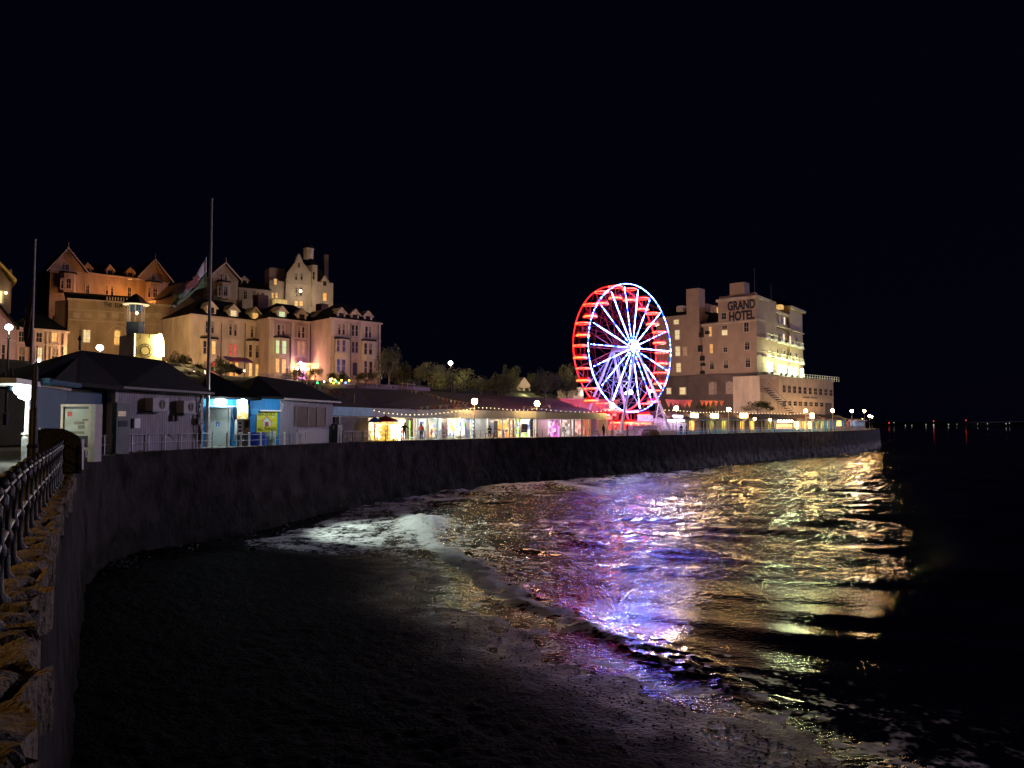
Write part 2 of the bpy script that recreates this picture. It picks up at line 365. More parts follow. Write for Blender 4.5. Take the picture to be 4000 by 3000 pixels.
# near coping: broken stone slabs
def rough_top(x, y, z):
    ds, ps = noise.voronoi(Vector((x*1.5, y*1.1, 0))); g = ds[1]-ds[0]; c = noise.cell(ps[0]*7.3)
    d2, p2 = noise.voronoi(Vector((x*6, y*6, 3))); q = Vector((x, y, 0))
    return z+.035+.05*c*.5+.035*noise.fractal(q*3.5, 1, 2, 5)+.03*min(.4, d2[1]-d2[0])-.085*ss(.13, 0, g)
fine = []
yy = .9
while yy < 24:
    i = next(k for k in range(30, len(EDGE)) if EDGE[k+1].y > yy and EDGE[k].y > -5); p = EDGE[i].lerp(EDGE[i+1], (yy-EDGE[i].y)/(EDGE[i+1].y-EDGE[i].y))
    r = []; e0 = -.02+.10*noise.fractal(Vector((p.x*1.3, p.y*1.3, 9)), 1, 2, 4)-.08*ss(.1, 0, (noise.voronoi(Vector((p.x*1.5, p.y*1.1, 0)))[0][1]-noise.voronoi(Vector((p.x*1.5, p.y*1.1, 0)))[0][0]))
    for k in range(24):
        w = e0+(.80-e0)*max(0, k-3)/20; q = p+INL[i]*w; r.append(Vector((q.x, q.y, rough_top(q.x, q.y, 0)-(.09*(3-k)**1.3 if k < 3 else 0)-(.05 if k > 21 else 0))))
    fine.append(r); yy += .03+yy*.003
n = 24; m = MB(); m.add([v for r in fine for v in r], [(i*n+j, i*n+j+1, (i+1)*n+j+1, (i+1)*n+j) for i in range(len(fine)-1) for j in range(n-1)])
m.build('broken_coping', mat("broken_stone", (.15, .12, .08), .92, .55, 3.5, 1.0, bscale=22), wallt, smooth=False)
rows = []
hs_ = [i/26 for i in range(27)]
for i in range(len(EDGE)):
    p = EDGE[i]; z1 = coping_rows[i][0].z; r = []; near = ss(70, 30, p.y)
    for k, t in enumerate(hs_):
        z = SEA-1.0+(z1-SEA+1.0)*t
        q = Vector((p.x*.9, p.y*.9, z*.7)); d = .10*noise.fractal(q, 1, 2, 4)+.05*noise.noise(Vector((p.x*3, p.y*3, z*1.2)))
        d *= .5+.5*ss(4, 34, p.y)
        toe = ss(.55, 0, t); d = d*(1+1.4*toe)+.16*toe*max(0, noise.noise(Vector((p.x*1.6, p.y*1.6, z*2))))
        out = d+(1-t)*.35 if k < 26 else 0
        b = coping_rows[i][0] if k == 26 else p-INL[i]*out
        r.append(Vector((b.x, b.y, z)))
    rows.append(r)
n = 27; m = MB(); m.add([v for r in rows for v in r], [(i*n+j, i*n+j+1, (i+1)*n+j+1, (i+1)*n+j) for i in range(len(rows)-1) for j in range(n-1)])
m.build('wall_face', m_wall, wallt, smooth=True)
# end of the pier deck
p = EDGE[-1]; t = TAN[-1]; nn = INL[-1]
m = MB(); a = p; b = p+nn*40
m.add([a+Vector((0, 0, SEA-1)), b+Vector((0, 0, SEA-1)), b+Vector((0, 0, -.25)), a+Vector((0, 0, -.22))], [(0, 1, 2, 3)]); m.build('end_face', m_wall, wallt)

# ---------------- beach ----------------
SH = [(64, -9.5), (46.6, -5.4), (36, -3.8), (28.5, -2.3), (24.9, .83), (21.9, 3.3), (17.9, 4.9), (16.6, 5.9), (14.7, 7.6), (10, 10.5), (4, 13), (-8, 17), (-26, 24)]   # (y, x) of the swash edge at the scale used below
SC = 7.6/6.6
SHL = [(66, -13.5), (60, -15), (55, -16.3), (51, -17.2), (48.5, -16.5), (46, -12), (43.5, -7), (40, -4.4), (33, -3.6), (30.6, -1.9), (28.2, .2), (24.8, 1.2), (23.4, 3.1), (21.6, 4.1), (19.6, 5.3), (18.3, 6.2), (16.6, 7.3), (11.5, 12.1), (4, 15), (-9, 20), (-26, 27)]
def shore_x(y):
    if y >= SHL[0][0]: return SHL[0][1]-(y-SHL[0][0])*.9
    for (y1, x1), (y0, x0) in zip(SHL, SHL[1:]):
        if y0 <= y <= y1: return x0+(x1-x0)*(y-y0)/(y1-y0)
    return SHL[-1][1]
def shore_d(x, y):            # about + seaward, - up the beach, in metres
    return (x-shore_x(y))*.8
def zbeach(x, y):
    s = shore_d(x, y)+1.2*noise.noise(Vector((x*.22, y*.22, 5)))+.5*noise.noise(Vector((x*.8, y*.8, 5)))
    z = SEA+.02-s*.042 if s < 0 else SEA+.02-s*.07
    u = ss(0, -6, s); a = noise.fractal(Vector((x*.5, y*.5, 1)), 1, 2, 5); c = noise.noise(Vector((x*3.3, y*3.3, 2))); e = noise.noise(Vector((x*7, y*7, 2)))
    return z+u*(.06*a)+(.02+.045*u)*c+.02*e
xs = None; rows = []
y = 3.0
while y < 92:
    x0, x1 = -.60*y-6, shore_x(y)+14
    k = 300
    rows.append([Vector((x0+(x1-x0)*j/k, y, zbeach(x0+(x1-x0)*j/k, y))) for j in range(k+1)]); y += .05+y*.0042
m_beach = mat("wet_dark_shingle", (.0035, .003, .0045), .75, .6, 1.4, 1.3, bscale=9, spec=.035)
bo = grid_mesh('beach', rows, m_beach, smooth=True); tag(bo, 'dark wet shingle beach', None, None, 'structure')
aw = bo.data.attributes.new("wet", 'FLOAT', 'POINT'); aw.data.foreach_set("value", [ss(-4.2, -.3, shore_d(v.x, v.y))*(.75+.5*noise.noise(Vector((v.x*.9, v.y*.9, 31)))) for r in rows for v in r])
t = m_beach.node_tree; b = t.nodes["Principled BSDF"]; wa = t.nodes.new("ShaderNodeAttribute"); wa.attribute_name = "wet"
for soc, a0, a1 in (("Roughness", .75, .2), ("Specular IOR Level", .03, .12)):
    mr = t.nodes.new("ShaderNodeMapRange"); mr.inputs[3].default_value = a0; mr.inputs[4].default_value = a1; t.links.new(wa.outputs["Fac"], mr.inputs[0]); t.links.new(mr.outputs[0], b.inputs[soc])

# ---------------- sea ----------------
CREST = [(1560, 1985), (1640, 2060), (1720, 2150), (1850, 2215), (1960, 2300), (2110, 2375), (2300, 2455), (2480, 2540), (2640, 2615), (2850, 2690), (3150, 2790), (3600, 2930)]
CR = [G(a, b, SEA).xy for a, b in CREST]
CREST2 = [(1900, 1912), (2030, 1905), (2150, 1900), (2260, 1915), (2330, 1945)]
CR2 = [G(a, b, SEA).xy for a, b in CREST2]
def seg_d(x, y, pl):
    """signed distance to a polyline (+ on its shoreward side) and parameter"""
    best = 1e9; sg = 1; bt = 0
    for i in range(len(pl)-1):
        ax, ay = pl[i]; bx, by = pl[i+1]; dx, dy = bx-ax, by-ay; L2 = dx*dx+dy*dy
        t = max(0, min(1, ((x-ax)*dx+(y-ay)*dy)/L2)); qx, qy = x-ax-dx*t, y-ay-dy*t; d = math.hypot(qx, qy)
        if d < best: best = d; sg = 1 if (dx*(y-ay)-dy*(x-ax)) < 0 else -1; bt = (i+t)/(len(pl)-1)
    return best*sg, bt
SPL = G(1655, 2055, SEA)
def sea_h(x, y):
    dist = math.hypot(x, y); s = shore_d(x, y); dp = ss(0, 9, s)
    fade = ss(420, 160, dist)
    ca, sa = math.cos(R(-20)), math.sin(R(-20)); u, v = x*ca+y*sa, -x*sa+y*ca
    w1 = x+.55*y
    a = .32*noise.noise(Vector((u*.055, v*.16, 0)))*ss(18, 45, dist)
    b = .24*noise.noise(Vector((u*.16+3, v*.42, 1))); c = .055*noise.noise(Vector((u*.5, v*1.2, 2))); d = .022*noise.noise(Vector((u*1.6, v*3.2, 4)))
    near = max(.10+.90*ss(27, 46, y), .5*ss(2.5, 0, abs(s-1))); h = ((a+b)*(.12+.88*dp)*(.5+.5*near)+(1.0*c+.7*d)*(.45+.55*dp)*near)*fade
    fo = 0.0
    if dist < 120:
        q, t = seg_d(x, y, CR); amp = .19*ss(0, .04, t)*ss(1, .7, t)*(.75+.5*noise.noise(Vector((t*9, 0, 7))))
        q += .35*noise.noise(Vector((x*.5, y*.5, 8)))
        pr = math.exp(-(q/.6)**2) if q > 0 else math.exp(-(q/1.5)**2)
        h += amp*pr*(1+.7*noise.noise(Vector((x*1.3, y*1.3, 3)))+.5*noise.noise(Vector((x*4, y*4, 3))))
        ff = ss(1.0, .2, abs(q-.2))*ss(.8, .3, t)*1.05+ss(3.0, .2, abs(q+1.5))*(.15+.4*ss(.6, .2, t))*(.6+noise.noise(Vector((x*1.5, y*1.5, 6))))
        fo = max(fo, ff*(.7+.6*noise.noise(Vector((x*1.2, y*1.2, 11)))))
        q2, t2 = seg_d(x, y, CR2)
        if abs(q2) < 6: h += .55*ss(0, .1, t2)*ss(1, .6, t2)*(math.exp(-(q2/.7)**2) if q2 > 0 else math.exp(-(q2/2.2)**2)); fo = max(fo, .8*ss(3, 0, abs(q2+1.5))*ss(1, .7, t2))
        g = math.hypot((x-SPL.x)/2.6, (y-SPL.y)/7.0)
        if g < 1.3: k = ss(1.3, .2, g); h += .5*k*(.6+.9*abs(noise.noise(Vector((x*1.1, y*.8, 12))))); fo = max(fo, k*(.85+.8*noise.noise(Vector((x*1.7, y*1.3, 13)))))
    # foam thrown back from the foot of the wall
    w, i = near_edge(x, y) if 55 < y < 140 and x < 40 else (-99, 0)
    if w > -14:
        k = ss(-13, -1, w)*ss(60, 74, y)*ss(150, 95, y)
        fo = max(fo, k*(.5+.9*noise.noise(Vector((x*.35, y*.35, 14)))+.5*noise.noise(Vector((x*1.4, y*1.4, 15)))))
        h += .18*k*noise.noise(Vector((x*.7, y*.7, 16)))
    if 44 < y < 68 and x < -1: fo = max(fo, .75*ss(44, 48, y)*ss(-3, -8, x)*ss(68, 58, y)*(.55+.9*noise.noise(Vector((x*.6, y*.6, 21)))+.5*noise.noise(Vector((x*2.2, y*2.2, 22)))))  # foam colour here stands in for hut light on wet sand
    # thin wash over the shingle
    k2 = ss(5, 0, abs(s-1))*.50
    fo = max(fo, k2*(.3+1.3*noise.noise(Vector((x*1.1, y*1.1, 17)))))
    return h, max(0, min(1, fo)), near
rows = []; foam = []; rip = []
y = 9.0
while y < 420:
    x0 = max(shore_x(y)-3, -.36*y-2) if y < 74 else -.22*y-4
    x1 = .95*y+12; k = 340; r = []
    for j in range(k+1):
        x = x0+(x1-x0)*j/k; h, fo, nr = sea_h(x, y)
        r.append(Vector((x, y, SEA+h))); foam.append(fo); rip.append(nr)
    rows.append(r); y += max(.07, y*.0062)
m_sea = bpy.data.materials.new("sea_water"); m_sea.use_nodes = True; t = m_sea.node_tree; b = t.nodes["Principled BSDF"]
b.inputs["IOR"].default_value = 1.45; b.inputs["Roughness"].default_value = .1
at = t.nodes.new("ShaderNodeAttribute"); at.attribute_name = "foam"
tc = t.nodes.new("ShaderNodeTexCoord")
nf = t.nodes.new("ShaderNodeTexNoise"); nf.inputs["Scale"].default_value = 2.6; nf.inputs["Detail"].default_value = 8
t.links.new(tc.outputs["Object"], nf.inputs["Vector"])
ma = t.nodes.new("ShaderNodeMath"); ma.operation = 'MULTIPLY_ADD'; ma.inputs[1].default_value = 1.6; ma.inputs[2].default_value = -.8
t.links.new(nf.outputs["Fac"], ma.inputs[0])
mb_ = t.nodes.new("ShaderNodeMath"); mb_.operation = 'ADD'; t.links.new(at.outputs["Fac"], mb_.inputs[0]); vo = t.nodes.new("ShaderNodeTexVoronoi"); vo.inputs["Scale"].default_value = 5.5; t.links.new(tc.outputs["Object"], vo.inputs["Vector"])
mv = t.nodes.new("ShaderNodeMath"); mv.operation = 'MULTIPLY_ADD'; mv.inputs[1].default_value = .5; mv.inputs[2].default_value = -.18; t.links.new(vo.outputs["Distance"], mv.inputs[0])
mw_ = t.nodes.new("ShaderNodeMath"); mw_.operation = 'ADD'; t.links.new(ma.outputs[0], mw_.inputs[0]); t.links.new(mv.outputs[0], mw_.inputs[1]); t.links.new(mw_.outputs[0], mb_.inputs[1])
mr = t.nodes.new("ShaderNodeMapRange"); mr.inputs[1].default_value = .25; mr.inputs[2].default_value = .75; t.links.new(mb_.outputs[0], mr.inputs[0])
mg = t.nodes.new("ShaderNodeMath"); mg.operation = 'MULTIPLY'; t.links.new(mr.outputs[0], mg.inputs[0])
st = t.nodes.new("ShaderNodeMapRange"); st.inputs[1].default_value = 0; st.inputs[2].default_value = .15; t.links.new(at.outputs["Fac"], st.inputs[0]); t.links.new(st.outputs[0], mg.inputs[1])
mx = t.nodes.new("ShaderNodeMix"); mx.data_type = 'RGBA'; mx.inputs[6].default_value = (.006, .008, .012, 1); mx.inputs[7].default_value = (.75, .75, .75, 1)
t.links.new(mg.outputs[0], mx.inputs[0]); t.links.new(mx.outputs[2], b.inputs["Base Color"])
rr = t.nodes.new("ShaderNodeMapRange"); rr.inputs[3].default_value = .035; rr.inputs[4].default_value = .7; t.links.new(mg.outputs[0], rr.inputs[0]); t.links.new(rr.outputs[0], b.inputs["Roughness"])
mp = t.nodes.new("ShaderNodeMapping"); mp.inputs["Scale"].default_value = (.95, 1.35, 1); mp.inputs["Rotation"].default_value = (0, 0, R(-14)); t.links.new(tc.outputs["Object"], mp.inputs[0])
n1 = t.nodes.new("ShaderNodeTexNoise"); n1.inputs["Scale"].default_value = 1.7; n1.inputs["Detail"].default_value = 5; n1.inputs["Roughness"].default_value = .58; t.links.new(mp.outputs[0], n1.inputs["Vector"])
bp = t.nodes.new("ShaderNodeBump"); bp.inputs["Strength"].default_value = 1; bp.inputs["Distance"].default_value = .10
n2 = t.nodes.new("ShaderNodeTexNoise"); n2.inputs["Scale"].default_value = 5.5; n2.inputs["Detail"].default_value = 3; t.links.new(mp.outputs[0], n2.inputs["Vector"])
b2 = t.nodes.new("ShaderNodeBump"); b2.inputs["Strength"].default_value = 1; b2.inputs["Distance"].default_value = .085
ra = t.nodes.new("ShaderNodeAttribute"); ra.attribute_name = "ripple"
for nn2, bb in ((n2, b2), (n1, bp)):
    mu = t.nodes.new("ShaderNodeMath"); mu.operation = 'MULTIPLY'; t.links.new(nn2.outputs["Fac"], mu.inputs[0]); t.links.new(ra.outputs["Fac"], mu.inputs[1]); t.links.new(mu.outputs[0], bb.inputs["Height"])
t.links.new(b2.outputs[0], bp.inputs["Normal"]); t.links.new(bp.outputs[0], b.inputs["Normal"])
seao = grid_mesh('sea', rows, m_sea, smooth=True)
at_ = seao.data.attributes.new("foam", 'FLOAT', 'POINT'); at_.data.foreach_set("value", foam); ar_ = seao.data.attributes.new("ripple", 'FLOAT', 'POINT'); ar_.data.foreach_set("value", rip)
tag(seao, 'dark night sea with small waves', None, None, 'structure')
# open water beyond and beside the detailed sheet
m = MB(); z = SEA-.35
m.add([(-3000, -400, z), (8000, -400, z), (8000, 8000, z), (-3000, 8000, z)], [(0, 1, 2, 3)])
ow = m.build('open_water', m_sea); aw = ow.data.attributes.new("ripple", 'FLOAT', 'POINT'); aw.data.foreach_set("value", [1.0]*4); tag(ow, 'far dark sea', None, None, 'structure')
# ================= houses on the slope =================
def house(name, label, cat, f, pxa, pxb, py_ref, zb, depth, wall, roof=None, roofh=3.5, group=None, hip=True, eave_px=None, cornice=True):
    """main block of a building: front in facade f between two image columns, its top at py_ref in column eave_px"""
    e = eave_px if eave_px else pxa
    _, zt = f.uz(e, py_ref); u0, _ = f.uz(pxa, py_ref); u1, _ = f.uz(pxb, py_ref)
    t = thing(name, label, cat, f.w((u0+u1)/2, -depth/2, zb), 0, group)
    m = f.mb().box(u0, u1, -depth, 0, zb, zt); m.build('wall', M_[wall], t)
    if cornice:
        m = f.mb().box(u0-.25, u1+.25, .003, .32, zt-.28, zt+.06); m.build('cornice', M_['cream' if wall != 'cream' else 'frame'], t)
    if roof:
        h = roofh; i = depth/2*(.9 if hip else .0)
        m = f.mb(); zt2 = zt+.003
        m.add([(u0-.3, .35, zt2), (u1+.3, .35, zt2), (u1+.3, -depth-.3, zt2), (u0-.3, -depth-.3, zt2), (u0-.3+i, -depth/2, zt2+h), (u1+.3-i, -depth/2, zt2+h)],
              [(0, 1, 2, 3), (0, 1, 5, 4), (3, 2, 5, 4), (0, 4, 3), (1, 5, 2)]); m.build('roof', M_[roof], t)
    return t, u0, u1, zt
def wins(t, f, lst, **k):
    for w in lst: window(t, f, *w[:4], pane=(w[4] if len(w) > 4 else 'glass'), **k)
def string(t, f, u0, u1, z, name='string_course', mt='frame'):
    f.mb().box(u0, u1, .003, .14, z-.1, z+.12).build(name, M_[mt], t)
def gable(t, f, pts, depth, wall, roof='slate', over=.4, th=.3, trim=True):
    """gabled front through image points: left eave, apex, right eave"""
    q = [f.uz(*p) for p in pts]; (ua, za), (um, zm), (ub, zb) = q
    zl = min(za, zb)-.4
    f.mb().prism([(ua, zl), (ub, zl), (ub, zb), (um, zm), (ua, za)], -depth, .25).build('gable_wall', M_[wall], t)
    m = f.mb(); m.prism([(ua-.5, za-.35), (um, zm+.02), (um, zm+th), (ua-.6, za-.1)], -depth, .25+over); m.prism([(ub+.5, zb-.35), (um, zm+.02), (um, zm+th), (ub+.6, zb-.1)], -depth, .25+over)
    m.build('gable_roof', M_[roof], t)
    if trim:
        m = f.mb(); o = .28+over
        m.prism([(ua-.6, za-.45), (um, zm-.1), (um, zm+th), (ua-.6, za-.05)], o, o+.1); m.prism([(ub+.6, zb-.45), (um, zm-.1), (um, zm+th), (ub+.6, zb-.05)], o, o+.1)
        m.tube((um, o, zm), (um, o, zm+1.3), .07, .03, 5); m.build('bargeboard', M_['frame'], t)
    return q
def bay(t, f, px, py, wpx, hpx, wall, off=0, d=1.1, roofm='slate'):
    u0, u1, z0, z1 = f.rect(px, py, wpx, hpx, off); s = (u1-u0)*.2
    f.mb().prism([(u0, off), (u1, off), (u1-s, off+d), (u0+s, off+d)], z0, z1, 'un').build('bay', M_[wall], t)
    f.mb().prism([(u0-.15, off), (u1+.15, off), (u1-s+.1, off+d+.18), (u0+s-.1, off+d+.18)], z1+.003, z1+.3, 'un').build('bay_roof', M_[roofm], t)
    return off+d

# far orange-lit villa with two gables
f = Fac(190, 163, 665, 180)
t, u0, u1, zt = house('gabled_hotel', 'orange-lit hotel with two tall gables and three dormers above the flat-roofed block', 'hotel', f, 196, 658, 1064, 9, 12, 'stone', 'slate', 3.2, eave_px=335)
gable(t, f, [(192, 1058), (265, 972), (330, 1060)], 12, 'stone'); gable(t, f, [(545, 1082), (603, 1016), (664, 1098)], 12, 'stone')
for px, yt, yb in ((343, 1024, 1074), (430, 1032, 1083), (509, 1042, 1088)): dormer(t, f, px, yt, yb, 36, 'glass', 'stone')
o = bay(t, f, 264, 1108, 66, 78, 'stone', .25); wins(t, f, [(243, 1108, 10, 38), (268, 1108, 20, 38)], off=o)
o = bay(t, f, 599, 1142, 62, 76, 'stone', .25); wins(t, f, [(583, 1142, 9, 38), (606, 1142, 18, 40)], off=o)
wins(t, f, [(262, 1045, 15, 26), (599, 1081, 14, 26)], off=.26)
wins(t, f, [(342, 1128, 14, 36), (418, 1133, 11, 36), (438, 1136, 12, 36), (505, 1142, 15, 38)])
window(t, f, 508, 1089, 20, 7, 'litw', bars=False, trim=False)
string(t, f, *[f.uz(q, 1165)[0] for q in (200, 655)], f.uz(420, 1168)[1])
a = f.w(*f.uz(617, 1195)[:1], .7, f.uz(617, 1195)[1])
def wall_lamp(t, f, px, py, e, col, mt, off=.6, r=.28, name='wall_lamp'):
    u, z = f.uz(px, py, off); m = f.mb(); m.tube((u, 0, z+.1), (u, off, z+.1), .04); b = m.build(name, M_['black'], t)
    MB().sph(f.w(u, off, z), r, 8, 6).build('lamp_globe', mt, b); lamp(f.w(u, off+.5, z), e, col, .3)
wall_lamp(t, f, 617, 1195, 900, (1, .42, .1), glow("sodium_lamp", (1, .5, .12), 14), off=1.2, r=.42)
lamp(f.w(*(f.uz(470, 1175)[0], 5, f.uz(470, 1175)[1])), 1700, (1, .36, .08), .6); lamp(f.w(*(f.uz(300, 1175)[0], 6, f.uz(300, 1175)[1])), 500, (1, .42, .15), .6)  # assumed unseen lamps give this front its orange light

# flat roofed block with the painted name
f = Fac(265, 138, 662, 146)
t, u0, u1, zt = house('flat_roofed_hotel', 'broad pale hotel front with dark painted name and lit arched window under the gabled hotel', 'hotel', f, 268, 662, 1166, 6, 9, 'stone', None, eave_px=275)
z = f.uz(300, 1210)[1]; string(t, f, u0, u1, z); string(t, f, u0, u1, f.uz(300, 1250)[1])
for px in (300, 345, 400, 450, 500, 570, 620): f.mb().box(*[f.uz(px+s, 1230)[0] for s in (-14, 14)], .003, .07, f.uz(px, 1242)[1], f.uz(px, 1222)[1]).build('panel', M_['frame'], t)
text(t, 'THE  ELM  TREE', f, 466, 1193, 17, M_['black'], 124, bold=.03)
f.mb().box(f.uz(250, 1155)[0], f.uz(505, 1155)[0], -8, 1.0, f.uz(380, 1158)[1], f.uz(380, 1152)[1]).build('roof_terrace', M_['slate'], t)
for i in range(9): u = f.uz(415+i*11, 1172)[0]; f.mb().box(u, u+.22, .4, .7, zt+.1, zt+.75).build('bracket', M_['frame'], t)
window(t, f, 339, 1313, 30, 48, 'litw'); window(t, f, 458, 1318, 26, 56, 'lit', arch=True)
u, z = f.uz(458, 1300); f.mb().path([(u+1.35*math.cos(a*math.pi/10), .1, z+1.35*math.sin(a*math.pi/10)) for a in range(11)], .14, 5).build('arch_moulding', M_['frame'], t)
t2, *_ = house('stepped_annexe', 'dim stepped side wing between the pink terrace and the flat-roofed hotel', 'annexe', Fac(150, 143, 268, 141), 215, 266, 1175, 6, 10, 'stone', None, cornice=False)
f2 = Fac(150, 143, 268, 141); f2.mb().box(f2.uz(158, 1290)[0], f2.uz(214, 1290)[0], -9, -.5, 6, f2.uz(180, 1272)[1]).build('low_wall', M_['brownst'], t2)
f2.mb().box(f2.uz(185, 1200)[0], f2.uz(200, 1200)[0], -5, -3, 8, f2.uz(190, 1180)[1]).build('chimney', M_['brownst'], t2)
f2.mb().box(f2.uz(160, 1250)[0], f2.uz(212, 1250)[0], -8, -2.5, 8, f2.uz(180, 1225)[1]).build('upper_wall', M_['stone'], t2)

# pink three storey terrace at the left
f = Fac(62, 112, 265, 117)
t, u0, u1, zt = house('terraced_house', 'pink three-storey terrace with sash windows beside the tall lamp at the left', 'terrace', f, 60, 264, 1279, 4.5, 10, 'pink', 'slate', 3.4, eave_px=72)
wins(t, f, [(83, 1315, 24, 40), (152, 1318, 26, 36), (213, 1318, 24, 34, 'lit'), (85, 1387, 28, 62), (153, 1388, 26, 60, 'litw'), (214, 1390, 27, 58), (82, 1462, 30, 46), (215, 1462, 28, 40)])
string(t, f, u0, u1, f.uz(150, 1345)[1]); string(t, f, u0, u1, f.uz(150, 1432)[1], mt='cream')
for px in (120, 183, 250): f.mb().box(*[f.uz(px+s, 1390)[0] for s in (-4, 4)], .004, .12, 5, zt-.4).build('pilaster', M_['cream'], t)
f = Fac(-90, 104, 64, 108)
t = thing('gable_end_house', 'peach gable-ended house at the left edge below the dark gable', 'house', f.w(8, -4, 4))
a, b, c = f.uz(-45, 1150), f.uz(64, 1278), f.uz(-90, 1215)
f.mb().prism([(c[0], 4), (b[0], 4), b, a, c], -9, 0).build('gable_wall', M_['pink'], t)
f.mb().prism([(b[0]+.3, b[1]-.3), (b[0]+.3, b[1]), (a[0], a[1]+.35), (a[0], a[1]+.02)], -9, .3).build('roof', M_['slate'], t)
string(t, f, c[0], b[0], f.uz(20, 1328)[1]); wins(t, f, [(12, 1382, 14, 70), (8, 1480, 16, 60)])
f = Fac(-120, 122, 66, 126)
t = thing('dark_gable_house', 'dark house with yellow-lit gable edge and lit window at the far left edge', 'house', f.w(8, -4, 8))
a, b, c = f.uz(-30, 1005), f.uz(64, 1105), f.uz(-120, 1105)
f.mb().prism([(c[0], 6), (b[0]-.9, 6), (b[0]-.9, b[1]), a, c], -9, 0).build('gable_wall', M_['brownst'], t)
f.mb().prism([b, (a[0], a[1]-.05), (a[0], a[1]+.55), (b[0], b[1]+.5)], -9, .6).build('bargeboard', mat("yellow_lit_bargeboard", (.5, .38, .1), .5), t)  # yellow light along the roof edge is put into the board colour
window(t, f, 2, 1160, 16, 46, 'litw'); wall_lamp(t, f, 23, 1144, 60, (1, .8, .3), glow("small_yellow_lamp", (1, .8, .35), 7), r=.22)
f.mb().box(f.uz(44, 1080)[0], f.uz(54, 1080)[0], -4, -2.6, 20, f.uz(46, 1042)[1]).build('chimney', M_['brownst'], t)

# the cream terrace: three neighbours
fA = Fac(746, 135, 1062, 147); fB = Fac(1043, 141, 1300, 151.5); fC = Fac(1277, 142, 1491, 150.5)
t, u0, u1, zt = house('terraced_hotel', 'cream hotel with red and blue awning, left end of the hillside terrace behind the flagpole', 'hotel', fA, 746, 1050, 1226, 5, 11, 'cream', 'slate', 3.9)
f = fA
for px in (809, 913, 997):
    pass
dormer(t, f, 826, 1176, 1226, 46, 'glass'); dormer(t, f, 913, 1188, 1238, 44, 'litw'); dormer(t, f, 998, 1198, 1249, 42, 'lit')
wins(t, f, [(808, 1278, 11, 44), (830, 1279, 11, 44), (900, 1288, 11, 44), (919, 1290, 11, 44), (984, 1296, 11, 43), (1003, 1298, 11, 43)], bars=False)
o = bay(t, f, 816, 1400, 66, 150, 'cream', 0, 1.0); wins(t, f, [(800, 1357, 14, 48), (834, 1358, 17, 50, 'lit'), (801, 1436, 14, 48), (832, 1437, 16, 46, 'litred')], off=o, bars=False)
wins(t, f, [(899, 1366, 12, 46, 'litred'), (918, 1368, 12, 46, 'litred')], bars=False)
o = bay(t, f, 992, 1408, 62, 148, 'cream', 0, 1.0); wins(t, f, [(978, 1371, 14, 48), (1005, 1374, 16, 48), (978, 1444, 14, 50, 'lit'), (1006, 1446, 20, 46, 'lit')], off=o, bars=False)
wins(t, f, [(903, 1441, 15, 54, 'lity'), (924, 1443, 13, 52, 'lity')], bars=False)
string(t, f, u0, u1, f.uz(870, 1397)[1]); string(t, f, u0, u1, f.uz(870, 1318)[1])
ua, ub = f.uz(873, 1402)[0], f.uz(964, 1402)[0]; za = f.uz(918, 1394)[1]
f.mb().prism([(.01, za), (2.2, za-.9), (2.2, za-1.1), (.01, za-.2)], ua, ub, 'nz').build('awning', mat("red_blue_awning", (.3, .02, .05), .6, .2, .5, col2=(.03, .04, .25)), t)
fs = Fac(671, 146, 745, 135.2); ua, ub = fs.uz(671, 1250)[0], fs.uz(745, 1250)[0]
fs.mb().box(ua, ub, -2, -.05, 5, zt).build('side_wall', M_['cream'], t); wins(t, fs, [(688, 1285, 8, 40), (690, 1395, 8, 50), (703, 1392, 9, 40, 'litw')], bars=False, off=-.04)
m = f.mb(); a = f.uz(1018, 1190); m.box(f.uz(998, 1190, -6)[0], f.uz(1037, 1190, -6)[0], -7, -5, zt, f.uz(1018, 1154, -6)[1]).build('chimney', M_['brick'], t)
for px in (1008, 1027): MB().lathe(f.w(f.uz(px, 1154, -6)[0], -6, f.uz(1018, 1154, -6)[1]), [(.22, 0), (.17, .5), (.2, .55)], 8).build('chimney_pot', M_['brick'], t)

t, u0, u1, zt = house('terraced_hotel', 'mauve-banded guest house with violet door light and amber lamps in the hillside terrace', 'hotel', fB, 1052, 1286, 1241, 5, 11, 'mauve', 'slate', 3.8, eave_px=1060)
f = fB
dormer(t, f, 1102, 1194, 1242, 44, 'litg'); dormer(t, f, 1180, 1204, 1252, 42); dormer(t, f, 1251, 1212, 1260, 40)
wins(t, f, [(1088, 1290, 11, 42), (1106, 1290, 11, 42), (1168, 1298, 11, 42), (1184, 1299, 11, 42), (1239, 1303, 13, 44, 'lity'), (1257, 1305, 12, 44, 'lity')], bars=False)
o = bay(t, f, 1098, 1400, 62, 156, 'cream', 0, 1.0); wins(t, f, [(1084, 1355, 16, 50, 'litg'), (1110, 1357, 18, 50, 'litg'), (1084, 1428, 16, 52, 'lit'), (1109, 1430, 19, 52, 'lit')], off=o, bars=False)
o = bay(t, f, 1248, 1408, 60, 150, 'cream', 0, 1.0); wins(t, f, [(1237, 1365, 15, 46, 'litdim'), (1259, 1367, 16, 46, 'litdim'), (1237, 1438, 13, 52, 'litw'), (1260, 1440, 16, 52, 'litw')], off=o, bars=False)
wins(t, f, [(1168, 1360, 13, 50, 'litdim'), (1184, 1361, 13, 50, 'litdim')], bars=False)
for px in (1060, 1140, 1213, 1281): f.mb().box(*[f.uz(px+s, 1330)[0] for s in (-9, 9)], .004, .1, 5, zt-.4).build('pilaster', M_['cream'], t)
string(t, f, u0, u1, f.uz(1170, 1322)[1]); string(t, f, u0, u1, f.uz(1170, 1393)[1])
